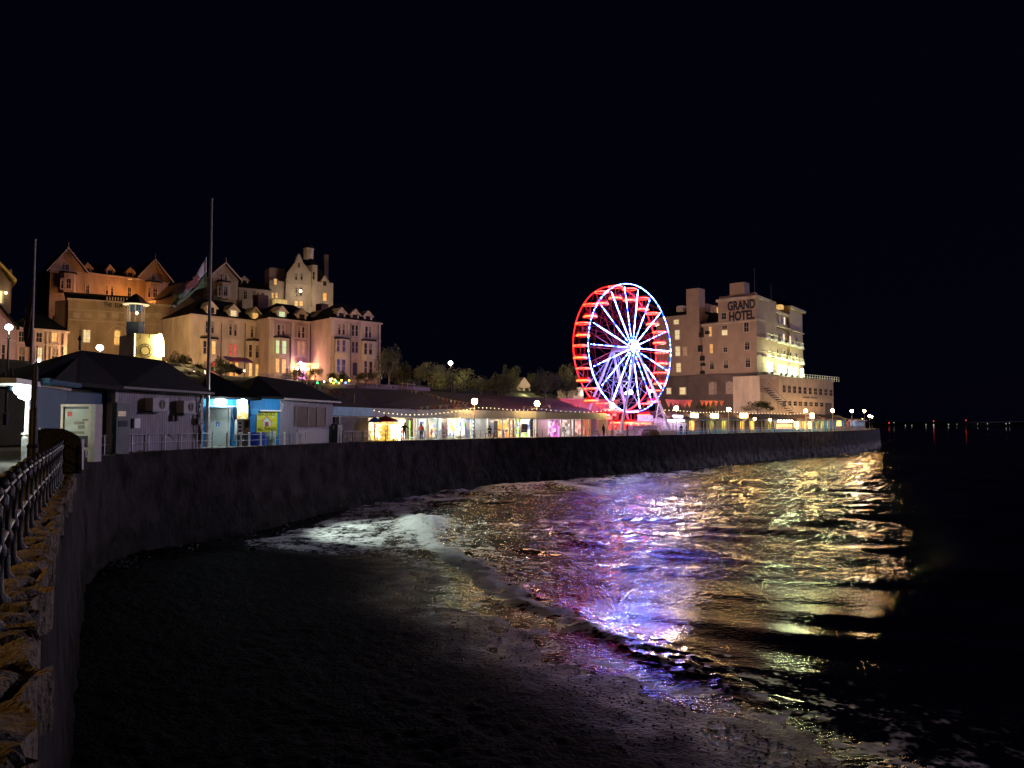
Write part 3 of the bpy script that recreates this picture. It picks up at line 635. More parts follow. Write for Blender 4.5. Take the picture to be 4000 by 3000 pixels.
a = f.rect(1181, 1455, 26, 60, .02); f.mb().box(a[0], a[1], .02, .12, a[2], a[3]).build('door', glow("violet_glow_door", (.45, .12, .8), .5), t)  # violet light is put into the door as a glow
f.mb().box(a[0]-.5, a[1]+.5, .02, 1.4, a[3]+.1, a[3]+.35).build('porch_hood', M_['white'], t)
wall_lamp(t, f, 1174, 1418, 170, (.45, .12, 1), glow("violet_lamp", (.75, .3, 1), 16), off=1.7, r=.3)
wall_lamp(t, f, 1161, 1440, 130, (1, .6, .2), M_['bulb'], off=1.0, r=.25); wall_lamp(t, f, 1196, 1442, 200, (1, .6, .2), M_['bulb'], off=1.0, r=.3)
u = f.uz(1200, 1250, -6)[0]; f.mb().box(f.uz(1244, 1220, -6)[0], f.uz(1272, 1220, -6)[0], -7, -5, zt, f.uz(1255, 1188, -6)[1]).build('chimney', M_['brick'], t)
# steps with violet light in front of the door
m = f.mb(); u0_, _ = f.uz(1185, 1480)
for i in range(10): m.box(u0_-1, u0_+1.6, 1+i*.6, 1.6+i*.6, 5, 9.4-i*.32)
m.build('steps', M_['cream'], t); lamp(f.w(u0_+1.5, 4, 10.5), 50, (.5, .15, 1), .3)

t, u0, u1, zt = house('terraced_hotel', 'unlit pinkish guest house with three dark dormers at the right end of the hillside terrace', 'hotel', fC, 1292, 1488, 1241, 5, 11, 'pink', 'slate', 3.9, eave_px=1292)
f = fC
for px, yt, yb in ((1334, 1200, 1246), (1387, 1206, 1251), (1438, 1213, 1256)): dormer(t, f, px, yt, yb, 38)
wins(t, f, [(1325, 1286, 11, 42), (1342, 1287, 11, 42), (1378, 1291, 11, 42), (1393, 1292, 11, 42), (1431, 1297, 11, 42), (1445, 1298, 10, 42), (1379, 1356, 11, 42), (1393, 1357, 11, 42)], bars=False)
o = bay(t, f, 1333, 1402, 58, 152, 'cream', 0, 1.0); wins(t, f, [(1321, 1351, 12, 44), (1343, 1352, 14, 44), (1321, 1428, 13, 50), (1342, 1430, 16, 50)], off=o, bars=False)
o = bay(t, f, 1438, 1408, 56, 148, 'cream', 0, 1.0); wins(t, f, [(1428, 1362, 12, 42), (1447, 1364, 14, 42), (1428, 1436, 12, 50), (1448, 1438, 14, 50)], off=o, bars=False)
for px in (1300, 1362, 1410, 1470): f.mb().box(*[f.uz(px+s, 1330)[0] for s in (-5, 5)], .004, .12, 5, zt-.4).build('pilaster', M_['cream'], t)
string(t, f, u0, u1, f.uz(1390, 1324)[1]); string(t, f, u0, u1, f.uz(1390, 1395)[1])
a = f.rect(1386, 1442, 16, 50, .02); f.mb().box(a[0], a[1], .02, .1, a[2], a[3]).build('door', M_['black'], t)

# rainwater pipes on the terrace fronts
for ff, pxs in ((fA, (862, 955)), (fB, (1134, 1210)), (fC, (1368, 1476))):
    for px in pxs: u = ff.uz(px, 1330)[0]; par = [o for o in C.objects if o.get('category') == 'hotel' and o.name.startswith('terraced_hotel')][(fA, fB, fC).index(ff)]; ff.mb().tube((u, .2, 6), (u, .2, ff.uz(px, 1262)[1]), .07, n=6).build('drainpipe', M_['pipe'], par)
# houses above the terrace
f = Fac(820, 163, 940, 168)
t = thing('gabled_villa', 'tan gabled villa with a bay window behind the flagpole', 'house', f.w(4, -5, 12))
q = gable(t, f, [(826, 1076), (877, 1030), (931, 1094)], 12, 'stone')
f.mb().box(q[0][0]+.2, q[2][0]-.2, -12, .24, 12, q[0][1]).build('wall', M_['stone'], t)
o = bay(t, f, 873, 1137, 50, 66, 'stone', .25); wins(t, f, [(857, 1138, 9, 34), (880, 1138, 17, 36)], off=o); wins(t, f, [(864, 1083, 8, 24), (882, 1083, 8, 24)], off=.26, bars=False)
f.mb().box(f.uz(700, 1150)[0], q[0][0]+.2, -12, -3, 12, f.uz(760, 1150)[1]).build('side_wing', M_['stone'], t)
f.mb().prism([(f.uz(680, 1150)[0], f.uz(700, 1150)[1]), (q[0][0]+.2, f.uz(700, 1150)[1]), (q[0][0]+.2, f.uz(800, 1095)[1]), (f.uz(735, 1095)[0], f.uz(735, 1095)[1])], -11, -4).build('side_roof', M_['brownst'], t)
f = Fac(935, 168, 1060, 172)
t, u0, u1, zt = house('link_house', 'low pale house with a dark roof between the gabled villa and the tall cream house', 'house', f, 934, 1062, 1124, 12, 9, 'cream', 'slate', 3.2)
wins(t, f, [(958, 1150, 16, 36), (992, 1150, 16, 36), (1025, 1160, 12, 30)]); dormer(t, f, 955, 1077, 1112, 36, off=-2)
f.mb().box(f.uz(940, 1190)[0], f.uz(1000, 1190)[0], .2, 1.4, 12, f.uz(960, 1175)[1]).build('balcony', M_['frame'], t)
f = Fac(1050, 172, 1305, 180)
t, u0, u1, zt = house('tall_house', 'tall cream house with a shaped gable and a cupola, highest of the hillside', 'house', f, 1116, 1302, 1097, 12, 12, 'cream', None, eave_px=1215, cornice=False)
q = [f.uz(*p) for p in ((1121, 1068), (1140, 1040), (1152, 1025), (1158, 1008), (1162, 998), (1168, 991), (1174, 998), (1178, 1008), (1184, 1025), (1198, 1042), (1215, 1066), (1215, 1100), (1119, 1100))]
f.mb().prism(q, -1.2, .003).build('shaped_gable', M_['cream'], t)
f.mb().prism([f.uz(1130, 1060), f.uz(1168, 1012), f.uz(1206, 1060), f.uz(1206, 1096), f.uz(1130, 1096)], -10, -1.25).build('gable_roof', M_['slate'], t)
ua, ub, z0, z1 = f.rect(1227, 1066, 46, 60, 0)
f.mb().prism([(ua, -2), (ua+.8, .5), (ub-.8, .5), (ub, -2)], zt-6, z1, 'un').build('turret', M_['cream'], t)
f.mb().add([(ua-.2, -3.2, z1), (ua+.5, .7, z1), (ub-.5, .7, z1), (ub+.2, -3.2, z1), ((ua+ub)/2-.6, -1.4, f.uz(1212, 998)[1]), ((ua+ub)/2-.1, -1.4, f.uz(1212, 998)[1])], [(0, 1, 4), (1, 2, 5, 4), (2, 3, 5), (3, 0, 4, 5)]).build('turret_roof', M_['slate'], t)
uc = f.uz(1212, 980)[0]; zc = f.uz(1212, 998)[1]; c = f.w(uc, -1.4, zc-.6)
cu = MB().lathe(c, [(1.2, 0), (1.2, 2.2), (1.35, 2.25), (1.35, 2.45)], 8).build('cupola', M_['cream'], t); MB().lathe(c+Vector((0, 0, 2.46)), [(1.3, 0), (1.0, .7), (.4, 1.2), (.08, 1.5), (.04, 2.6)], 8).build('dome', M_['slate'], cu)
f.mb().box(f.uz(1054, 1150)[0], u0-.01, -8, -.5, 12, f.uz(1100, 1097)[1]).build('side_wing', M_['cream'], t)
f.mb().box(f.uz(1066, 1190)[0], f.uz(1114, 1190)[0], -.4, 1.6, 12, f.uz(1090, 1174)[1]).build('glowing_porch', glow("glowing_porch_wall", (1, .72, .25), .45, (.6, .4, .12), 2), t)  # porch wall glows by itself to give a bright yellow patch
f.mb().prism([(u1-.02, f.uz(1300, 1110)[1]), (f.uz(1250, 1045)[0], f.uz(1250, 1045)[1]), (f.uz(1215, 1045)[0], f.uz(1250, 1045)[1]), (f.uz(1215, 1110)[0], f.uz(1300, 1110)[1])], -10, -.8).build('side_roof', M_['slate'], t)
dormer(t, f, 1269, 1076, 1120, 28, off=.1, back=4)
f.mb().box(f.uz(1128, 1060)[0]-3.6, f.uz(1128, 1060)[0], -7, -3, zt-2, f.uz(1110, 1040)[1]).build('attic', M_['mauve'], t)
f.mb().box(f.uz(1267, 1040, -5)[0], f.uz(1283, 1040, -5)[0], -6, -5, zt-3, f.uz(1275, 994, -5)[1]).build('chimney', M_['brownst'], t)
string(t, f, u0, u1, f.uz(1200, 1112)[1]); string(t, f, u0, u1, f.uz(1200, 1135)[1])
wins(t, f, [(1168, 1036, 7, 16), (1157, 1081, 9, 24), (1178, 1081, 9, 24)], bars=False, off=.004)
wins(t, f, [(1225, 1077, 9, 30)], off=.5, bars=False)
wins(t, f, [(1157, 1140, 9, 32), (1176, 1140, 10, 32), (1225, 1151, 13, 32, 'lity'), (1269, 1160, 15, 30, 'lity'), (1157, 1186, 15, 18, 'lit'), (1176, 1186, 15, 18, 'lit')], bars=False)
wins(t, f, [(1076, 1101, 12, 22, 'lit'), (1064, 1154, 11, 20, 'lit'), (1080, 1154, 10, 20, 'lit')], bars=False, off=-.48)
wall_lamp(t, f, 1174, 1137, 120, (1, .9, .7), M_['bulbwarm'], off=2, r=.3)
lamp(f.w(f.uz(1200, 1180)[0], 10, f.uz(1200, 1190)[1]), 1600, (1, .78, .42), .5)  # assumed unseen lamp lights the tall house front
# warm light thrown on the fronts by assumed, unseen street lamps
for px, py, d, e, c in ((350, 1400, 118, 2600, (1, .5, .2)), (150, 1405, 103, 420, (1, .5, .25)), (690, 1370, 119, 2200, (1, .7, .2)), (860, 1470, 118, 1900, (1, .55, .24)), (985, 1470, 122, 1300, (1, .55, .24)), (1130, 1475, 126, 1300, (1, .5, .28)), (1400, 1470, 130, 1500, (1, .52, .32)), (560, 1230, 128, 500, (1, .6, .25))):
    lamp(P(px, py, d), e*1.8, (c[0], c[1]*1.08, c[2]*1.2), .5)

# ================= GRAND HOTEL =================
g1 = Fac(2600, 202, 2960, 185); g2 = Fac(2960, 185, 3142, 216); g3 = Fac(2970, 178, 3258, 203)
M_['hot'] = mat("rose_render", (.40, .28, .22), .8, .12, .5, .3); M_['hotd'] = mat("dark_plinth_render", (.13, .095, .09), .85, .25, .4, .3)
t = thing('grand_hotel', 'large multi-storey seaside hotel with GRAND HOTEL lettered on its end wall', 'hotel', g1.w(20, -10, 0))
U = lambda f, px, py=1300: f.uz(px, py)[0]
Z = lambda f, px, py: f.uz(px, py)[1]
zm = Z(g1, 2957, 1156); zl = Z(g1, 2700, 1466); uC = g1.L
g1.mb().box(U(g1, 2806), uC, -12, 0, zl, zm).build('wall', M_['hot'], t)
g1.mb().box(U(g1, 2560), U(g1, 2733), -12, -.5, zl, Z(g1, 2640, 1232)).build('wing_wall', M_['hot'], t)
g1.mb().box(U(g1, 2733)+.01, U(g1, 2806)-.01, -12, -1.0, zl, Z(g1, 2770, 1258)).build('middle_wall', M_['hot'], t)
g1.mb().box(U(g1, 2560), uC+.4, -12, .5, 0, zl-.003).build('plinth_wall', M_['hotd'], t)
g1.mb().box(U(g1, 2560), uC+.3, .502, .8, zl-.5, zl-.1).build('string_course', M_['hotd'], t)
g1.mb().box(U(g1, 2684), U(g1, 2733), -3, .25, Z(g1, 2700, 1300), Z(g1, 2710, 1127)).build('chimney', M_['hot'], t)
g1.mb().box(U(g1, 2851), U(g1, 2908), -3.2, -.2, zm, Z(g1, 2880, 1103)).build('chimney', M_['hot'], t)
g1.mb().prism([(0, Z(g1, 2640, 1232)), (-6, Z(g1, 2640, 1190)), (-12, Z(g1, 2640, 1190)), (-12, Z(g1, 2640, 1232))], U(g1, 2560), U(g1, 2684)-.02, 'nz').build('roof', M_['slate'], t)
g1.mb().prism([(-3, Z(g1, 2770, 1258)), (-6, Z(g1, 2770, 1195)), (-12, Z(g1, 2770, 1195)), (-12, Z(g1, 2770, 1258))], U(g1, 2734), U(g1, 2806)-.02, 'nz').build('roof', M_['slate'], t)
d = g1.mb().box(U(g1, 2635), U(g1, 2659), -3, -1, Z(g1, 2645, 1216), Z(g1, 2645, 1193)).build('roof_dormer', M_['frame'], t)
for px, py, h, w, mtn in ((2754, 1200, 28, 14, 'litdim'), (2781, 1206, 26, 14, 'litdim'), (2803, 1211, 20, 7, 'lit')):
    a = g1.rect(px, py, w, h, -4); g1.mb().box(a[0], a[1], -7, -4, a[2], a[3]).build('roof_window', M_[mtn] if mtn == 'lit' else M_['mauve'], t)
for ff, ua, ub in ((g1, U(g1, 2803), uC+.9),):
    ff.mb().box(ua, ub, .003, .8, zm-.55, zm+.15).build('cornice', M_['cream'], t); ff.mb().box(ua+.5, ub-.9, -1, .003, zm, zm+.9).build('parapet', M_['hot'], t)
zc2 = Z(g1, 2880, 1258); g1.mb().box(U(g1, 2740), uC+.3, .003, .22, zc2-.18, zc2+.15).build('string_course', M_['cream'], t)
for py in (1330, 1392): z = Z(g1, 2880, py); g1.mb().box(U(g1, 2806), uC, .003, .08, z-.1, z+.1).build('string_course', M_['hot'], t)
dk = mat("painted_letters", (.012, .012, .03), .6)
text(t, 'GRAND', g1, 2896, 1191, 38, dk, 108, bold=.045); text(t, 'HOTEL', g1, 2898, 1232, 38, dk, 100, bold=.045)
wins(t, g1, [(2828, 1235, 20, 24)])
wins(t, g1, [(2642, 1258, 21, 17, 'litw'), (2646, 1308, 19, 36, 'litw'), (2648, 1372, 19, 36, 'litw'), (2651, 1436, 19, 34, 'litw'), (2676, 1372, 15, 32, 'litdim')], off=-.49)
wins(t, g1, [(2775, 1295, 11, 37, 'lit'), (2779, 1362, 13, 34, 'lit'), (2781, 1426, 17, 34)], off=-.98)
wins(t, g1, [(2831, 1300, 23, 19, 'litw'), (2831, 1279, 21, 10), (2834, 1366, 17, 17), (2836, 1423, 19, 32), (2916, 1278, 20, 36), (2919, 1349, 20, 34), (2922, 1416, 20, 36)])
wins(t, g1, [(2613, 1527, 18, 22, 'litw'), (2667, 1527, 24, 26, 'litw')], off=.51)
blind = mat("blind_arch_render", (.42, .32, .28), .8)
for px, py in ((2784, 1516), (2850, 1514), (2925, 1508)): window(t, g1, px, py, 29, 50, blind, off=.52, arch=True, trim=False, bars=False)
for px, py, h in ((2741, 1300, 36), (2737, 1362, 26), (2745, 1400, 18), (2747, 1424, 12), (2738, 1260, 10), (2765, 1300, 12), (2745, 1455, 12)):
    a = g1.rect(px, py, 14, h, -.9); g1.mb().box(a[0], a[1], -.99, -.3, a[2], a[3]).build('vent_box', M_['black'], t)
for px in (2720, 2795): g1.mb().tube((U(g1, px, 1350), .6, 1), (U(g1, px, 1350), .6, zl-1), .09, n=6).build('drainpipe', M_['hotd'], t)
# seaward side
L2 = g2.L; zs = Z(g2, 3060, 1222)
g2.mb().box(.01, 10, -.6, 0, 0, zm-.01).build('side_wall', M_['hot'], t)
g2.mb().box(10.01, 27, -9, -.6, 0, zs).build('side_wall', M_['hot'], t)
g2.mb().box(27.01, L2, -11.8, 0, 0, Z(g2, 3120, 1207)).build('side_wall', M_['hot'], t)
g2.mb().box(-.8, 10.7, .003, .8, zm-.55, zm+.15).build('cornice', M_['cream'], t); z = Z(g2, 3120, 1212)
g2.mb().box(26.3, L2+.8, .003, .8, z-.5, z+.15).build('cornice', M_['cream'], t); g2.mb().box(10.1, 26.9, -.58, .1, zs-.5, zs+.1).build('cornice', M_['cream'], t)
g2.mb().prism([(-.7, zs+.1), (-3.2, zm-1), (-10, zm-1), (-11, zs+.1)], 10.02, 27, 'nz').build('roof', M_['slate'], t)
a = g2.rect(3045, 1200, 10, 16, -2); g2.mb().box(a[0], a[1], -2.6, -1.2, a[2], a[3]).build('roof_window', M_['lit'], t)
zt_ = Z(g2, 3130, 1212)
g2.mb().add([(26.5, .5, zt_+.3), (L2+.5, .5, zt_+.3), (L2+.5, -11, zt_+.3), (26.5, -11, zt_+.3), (31, -5, zt_+3), (34, -5, zt_+3)], [(0, 1, 5, 4), (1, 2, 5), (2, 3, 4, 5), (3, 0, 4)]).build('roof', M_['slate'], t)
g2.mb().tube((11, -4, zm-1), (11, -4, zm+9), .09, .03, 5).build('flag_mast', M_['frame'], t); g2.mb().tube((24, -4, zm-1), (24, -4, zm+7), .09, .03, 5).build('flag_mast', M_['frame'], t)
floors = [Z(g2, 2975, py) for py in (1253, 1321, 1390, 1455)]
for k, z in enumerate(floors):
    g2.mb().box(0, L2, .004, .5, z-.2, z+.15).build('string_course', M_['cream'], t)
for k in range(1, 4):
    z = floors[k]
    for j in range(6):
        u = 4.2+j*5.6
        b = g2.mb().prism([(u-1.9, .5), (u+1.9, .5), (u+1.4, 1.7), (u-1.4, 1.7)], z-.25, z+.12, 'un').build('balcony', M_['white'], t)
        m = g2.mb(); m.path([(u-1.9, .55, z+1.1), (u-1.4, 1.65, z+1.1), (u+1.4, 1.65, z+1.1), (u+1.9, .55, z+1.1)], .05, 4)
        for q in range(6): m.tube((u-1.4+q*.56, 1.65, z+.1), (u-1.4+q*.56, 1.65, z+1.1), .03, n=4)
        m.build('balcony_rail', M_['white'], b)
for k in range(4):
    z = (floors+[Z(g2, 2975, 1455)])[k+1] if k < 3 else Z(g2, 2975, 1455)
    if k == 3: break
    for j in range(6):
        u = 4.2+j*5.6; p_ = g2.w(u, 0, z+2.1); 
        m = g2.mb().box(u-.75, u+.75, .04, .12, z+.3, z+2.7); fr = m.build('window', M_['frame'], t)
        lit = (k, j) in ((0, 3), (1, 1), (0, 4)); g2.mb().box(u-.6, u+.6, .125, .14, z+.42, z+2.58).build('pane', M_['lit' if lit else 'glass'], fr)
for u, lit in ((3, 0), (6.5, 1)): g2.mb().box(u-.5, u+.5, .02, .1, zm-4.3, zm-2.2).build('window', M_['lit' if lit else 'glass'], t)
for u, lit in ((12, 1), (16, 0), (20, 0), (24, 1)): g2.mb().box(u-.5, u+.5, -.58, -.5, floors[0]+1.2, floors[0]+3.2).build('window', M_['lit' if lit else 'glass'], t)
fl = glow("floodlight_face", (.85, 1, .6), 12)
zf = Z(g2, 2990, 1442)
for j, u in enumerate((6.2, 13, 17, 22, 26.5, 32.8)):
    b = g2.mb().box(u-.35, u+.35, 1.6, 2.0, zf-1.3, zf-.6).build('floodlight', M_['black'], t); g2.mb().box(u-.42, u+.42, 1.0, 1.58, zf-.6, zf+1.5).build('floodlight_glow', fl, b)
    lamp(g2.w(u, 3.6, zf+2.4), 1300, (.88, 1, .45), .3)
# low annexe in front
za = Z(g3, 2975, 1467)
g3.mb().box(0, g3.L, -7, 0, 0, za).build('annexe_wall', M_['cream'], t); g3.mb().box(-.1, g3.L+.1, .003, .2, za-.25, za+.2).build('annexe_cornice', M_['cream'], t)
g3.mb().box(.3, U(g3, 3040, 1500), .004, .1, Z(g3, 3000, 1534), Z(g3, 3000, 1480)).build('annexe_panel', M_['hot'], t)
for i in range(10): window(t, g3, 3063+i*20.3, 1519+i*1.7, 12, 27-.5*i, trim=False)
for i in range(8): window(t, g3, 3064+i*20.8, 1575+i*.8, 13, 17-.3*i, trim=False)
string(t, g3, 0, g3.L, Z(g3, 3100, 1545), mt='cream')
text(t, 'GRAND HOTEL', g3, 3164, 1552, 9, dk, 56, bold=.03)
g3.mb().box(U(g3, 3223, 1570), U(g3, 3248, 1570), .02, .08, 1, Z(g3, 3235, 1574)).build('annexe_door', M_['hotd'], t)
m = g3.mb(); z0 = Z(g3, 2980, 1596)
for i in range(12): m.box(1+i*1.0, 2.0+i*1.0, .6, 1.6, z0+4.6-i*.5, z0+4.8-i*.5)
m.tube((1, 1.6, z0+5.9), (13, 1.6, z0-.1), .05, n=4); m.build('outside_stair', M_['iron'], t)
m = g3.mb()
for i in range(16): m.tube((U(g3, 3140, 1480)+i*1.35, -.4, za), (U(g3, 3140, 1480)+i*1.35, -.4, za+1.3), .07, n=5)
for z in (.6, 1.25): m.tube((U(g3, 3140, 1480), -.4, za+z), (U(g3, 3140, 1480)+15*1.35, -.4, za+z), .045, n=5)
m.build('terrace_rail', M_['white'], t)
lamp(g1.w(20, 30, 9), 18000, (1, .66, .5), 1); lamp(g3.w(14, 16, 5), 3400, (1, .72, .42), 1)  # added lights without fittings, brighten the hotel front and annexe
# ================= huts on the promenade =================
M_['lap'] = planks("weathered_board_cladding", (.40, .36, .40), .2)
M_['dark'] = mat("dark_recess", (.05, .05, .06), .7)
def roof_poly(t, pts, name='roof', mt='slate', th=.18):
    """one roof slope through world points, with thickness"""
    pts = [Vector(p) for p in pts]; k = len(pts)
    MB().add(pts+[p-Vector((0, 0, th)) for p in pts], [tuple(range(k)), tuple(range(2*k-1, k-1, -1))]+[(i, (i+1) % k, k+(i+1) % k, k+i) for i in range(k)]).build(name, M_[mt], t)
# hut A -------------------------------------------------
h1 = Fac(118, 31.3, 258, 36.5); h2 = Fac(255, 38.3, 446, 43); h3 = Fac(446, 42, 790, 49.8)
t = thing('beach_kiosk', 'long promenade kiosk with dull blue front and grey boarded side, nearest of the huts', 'kiosk', h2.w(2, -2.5, 0))
ze = 3.55
qa, qb = h1.w(h1.uz(146, 1600)[0], 0, 0), h1.w(h1.L, 0, 0); qc, qd = P(262, 1655, 43), P(152, 1655, 37.5)
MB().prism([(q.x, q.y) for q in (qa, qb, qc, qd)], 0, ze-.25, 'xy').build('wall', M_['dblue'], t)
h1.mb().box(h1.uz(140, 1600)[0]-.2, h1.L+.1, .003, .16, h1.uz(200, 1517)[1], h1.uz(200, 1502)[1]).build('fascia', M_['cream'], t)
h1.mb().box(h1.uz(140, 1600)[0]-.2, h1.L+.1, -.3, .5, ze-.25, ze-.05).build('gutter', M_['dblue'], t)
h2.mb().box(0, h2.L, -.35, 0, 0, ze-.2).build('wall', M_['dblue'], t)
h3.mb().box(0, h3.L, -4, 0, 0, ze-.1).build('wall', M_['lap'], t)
h3.mb().box(-.2, h3.L+.3, .1, .55, ze-.1, ze+.05).build('gutter', M_['grey'], t)
h3.mb().box(-.02, .2, .003, .06, 0, ze-.1).build('corner_board', M_['grey'], t); h3.mb().box(h3.L-.25, h3.L, .003, .06, 0, ze-.12).build('corner_board', M_['grey'], t)
# canopy at the near corner with its lamps and column
cor = P(40, 1530, 30.5); cA = h1.w(h1.uz(146, 1500)[0], .5, ze-.05); cB = h1.w(h1.L+.1, .5, ze+.02); cC = h3.w(0, .6, ze+.05); cD = h3.w(h3.L+.3, .6, ze+.05)
cL = P(36, 1503, 31); r1 = P(318, 1368, 40.5); r2 = P(640, 1408, 45.5); bk = P(-150, 1500, 44); bk2 = P(700, 1525, 56)
roof_poly(t, [cL, cA, cB, r1]); roof_poly(t, [cB, cC, r1]); roof_poly(t, [cC, cD, r2, r1]); roof_poly(t, [cD, bk2, r2]); roof_poly(t, [cL, r1, bk]); roof_poly(t, [bk, r1, r2, bk2])
MB().path([cL+Vector((0, 0, -.12)), cA+Vector((0, 0, -.15)), cB+Vector((0, 0, -.15))], .12, 6).build('gutter', M_['dblue'], t)
h1.mb().box(h1.uz(40, 1512)[0], h1.uz(140, 1512)[0], -3.2, .2, ze-.42, ze-.22).build('canopy', M_['white'], t)
col = G(101, 1810, 0); 
c_ = MB().lathe(col, [(.16, 0), (.16, 1.15), (.2, 1.16), (.2, 1.22), (.1, 1.24), (.085, 2.6), (.16, 2.8), (.22, 3.1)], 12).build('column', M_['white'], t)
f_ = Fac(84, col.y-.2, 112, col.y-.16); a = f_.rect(97, 1757, 26, 94); f_.mb().box(a[0], a[1], 0, .03, a[2], a[3]).build('poster_panel', mat("faded_poster", (.6, .5, .3), .6, .5, 5, col2=(.55, .6, .75)), c_)
for px, py, r in ((96, 1512, .17), (72, 1528, .16), (84, 1545, .14), (103, 1552, .15), (62, 1520, .12)): MB().sph(P(px, py, 30.6), r, 10, 6).build('canopy_lamp', glow("cold_white_lamp", (.8, 1, .95), 9), t)
MB().path([P(110, 1512, 30.9), P(100, 1540, 30.9), P(86, 1545, 30.9), P(74, 1530, 30.9), P(84, 1518, 30.9)], .025, 5).build('scroll_bracket', M_['white'], t)
lamp(P(82, 1560, 30.0), 45, (.85, 1, .95), .12); lamp(P(60, 1640, 30.5), 70, (.85, 1, .9), .12)
for px, a, b in ((24, 1452, 1530), (50, 1440, 1490)): MB().tube(P(px-4, a, 33), P(px+3, b, 33), .05, n=5).build('roof_spike', M_['black'], t)
MB().lathe(P(311, 1368, 40.5), [(.07, 0), (.05, .5), (.12, .55), (.03, .8), (.02, 1.1)], 6).build('finial', M_['black'], t)
# side fittings
def ac(px, py, w, h):
    a = h3.rect(px, py, w, h, .1); b = h3.mb().box(a[0], a[1], .1, .62, a[2], a[3]).build('air_conditioner', M_['grey'], t)
    uc, zc = (a[0]+a[1])/2+.1, (a[2]+a[3])/2; r = (a[3]-a[2])*.34; m = h3.mb()
    for q in (1, .7, .4): m.path([(uc+r*q*math.cos(k*math.pi/9), .64, zc+r*q*math.sin(k*math.pi/9)) for k in range(18)], .014, 4, True)
    m.build('fan_grille', M_['black'], b); h3.mb().box(a[0]-.05, a[1]+.05, .08, .66, a[2]-.08, a[2]-.02).build('bracket', M_['black'], b)
ac(598, 1580, 62, 50); ac(712, 1590, 46, 48)
for px, py, w, h in ((684, 1634, 8, 22), (667, 1634, 6, 22)): a = h3.rect(px, py, w, h); h3.mb().box(a[0], a[1], .004, .2, a[2], a[3]).build('meter_shadow_box', M_['dark'], t)  # these dark boxes stand in for shadows on the cladding
u = h3.uz(772, 1600)[0]; h3.mb().path([(u, .3, ze-.15), (u, .12, ze-.6), (u, .12, .1)], .06, 6).build('drainpipe', M_['black'], t)
m = h3.mb(); m.path([(h3.uz(655, 1690)[0], .3, 1.05), (h3.uz(690, 1690)[0], .5, .9), (h3.uz(700, 1690)[0], .6, .75)], .03, 6).build('handrail', M_['steel'], t)
h3.mb().path([(h3.uz(760, 1640)[0], .15, 2.2), (h3.uz(762, 1640)[0], .3, 1.9), (h3.uz(768, 1640)[0], .3, 1.1), (h3.uz(775, 1640)[0], .15, .3)], .07, 6).build('drain_hose', M_['black'], t)
h3.mb().box(h3.uz(757, 1645)[0], h3.uz(776, 1645)[0], .13, .34, 1.55, 1.95).build('junction_box', M_['black'], t)
h3.mb().box(h3.uz(528, 1660)[0]-.25, h3.uz(528, 1660)[0]+.22, .01, .16, 1.35, 1.9).build('meter_shadow_box', M_['white'], t)
for pa, pb in ((560, 600), (640, 700)): h3.mb().path([(h3.uz(pa, 1560)[0], .05, 3.2), (h3.uz(pb, 1560)[0], .05, 3.25), (h3.uz(pb+4, 1560)[0], .05, 2.9)], .02, 5).build('cable', M_['black'], t)
h3.mb().path([(-.1, .58, ze+.02), (h3.L+.3, .6, ze+.02)], .07, 6).build('gutter_pipe', M_['grey'], t)
# ticket totem
a0 = P(455, 1655, 40.4); f_ = Fac(455, 40.4, 512, 41.2); t = thing('ticket_machine', 'grey-green ticket machine with a small lit screen against the boarded kiosk', 'ticket machine', f_.w(.4, -.2, 0))
a = f_.rect(483, 1590, 52, 10); f_.mb().box(a[0], a[1], -.35, 0, 0, f_.uz(483, 1577)[1]).build('case', mat("grey_green_case", (.12, .14, .13), .5), t)
f_.mb().box(a[0]-.03, a[1]+.03, -.38, .05, f_.uz(483, 1577)[1], f_.uz(483, 1571)[1]).build('cap', M_['grey'], t)
a = f_.rect(476, 1616, 30, 20); f_.mb().box(a[0], a[1], .003, .02, a[2], a[3]).build('screen', glow("paper_lit_screen", (.75, .55, .4), .28, (.4, .3, .2), 8), t)
a = f_.rect(480, 1655, 34, 24); f_.mb().box(a[0], a[1], .003, .02, a[2], a[3]).build('slot_panel', M_['dark'], t)
# info board
f_ = Fac(242, 32.4, 362, 32.4); t = thing('notice_board', 'beige framed notice board with a pale poster in front of the dull blue kiosk', 'notice board', f_.w(.6, -.1, 0))
u0, u1 = f_.uz(242, 1600)[0], f_.uz(360, 1600)[0]; zt = f_.uz(300, 1579)[1]; m = f_.mb()
m.box(u0, u0+.1, -.1, .08, 0, zt-.1).box(u1-.1, u1, -.1, .08, 0, zt-.1).box(u0, u1, -.1, .1, zt-.1, zt).box(u0+.1, u1-.1, -.1, .08, .5, .6); m.build('frame', mat("beige_frame", (.5, .38, .27), .5), t)
f_.mb().box(u1+.01, u1+.2, -.45, .1, 0, zt).build('side_case', M_['grey'], t)
f_.mb().box(u0+.1, u1-.1, -.05, -.02, .6, zt-.1).build('backing', M_['black'], t)
a = f_.rect(303, 1650, 100, 105); pos = f_.mb().box(a[0], a[1], -.018, 0, a[2], a[3]).build('poster', mat("pale_poster_map", (.46, .42, .34), .6, .35, 1.6, col2=(.52, .55, .46)), t)
a = f_.rect(273, 1617, 18, 18); f_.mb().box(a[0], a[1], .003, .008, a[2], a[3]).build('red_square', mat("red_print", (.55, .06, .04), .6), pos)
for px, py, w, h in ((310, 1652, 40, 12), (318, 1668, 26, 14), (300, 1690, 60, 10), (335, 1640, 26, 8)): a = f_.rect(px, py, w, h); f_.mb().box(a[0], a[1], .003, .007, a[2], a[3]).build('print_block', mat("brown_print", (.2, .17, .1), .6), pos)
lamp(P(290, 1600, 29.5), 14, (1, .85, .6), .2)
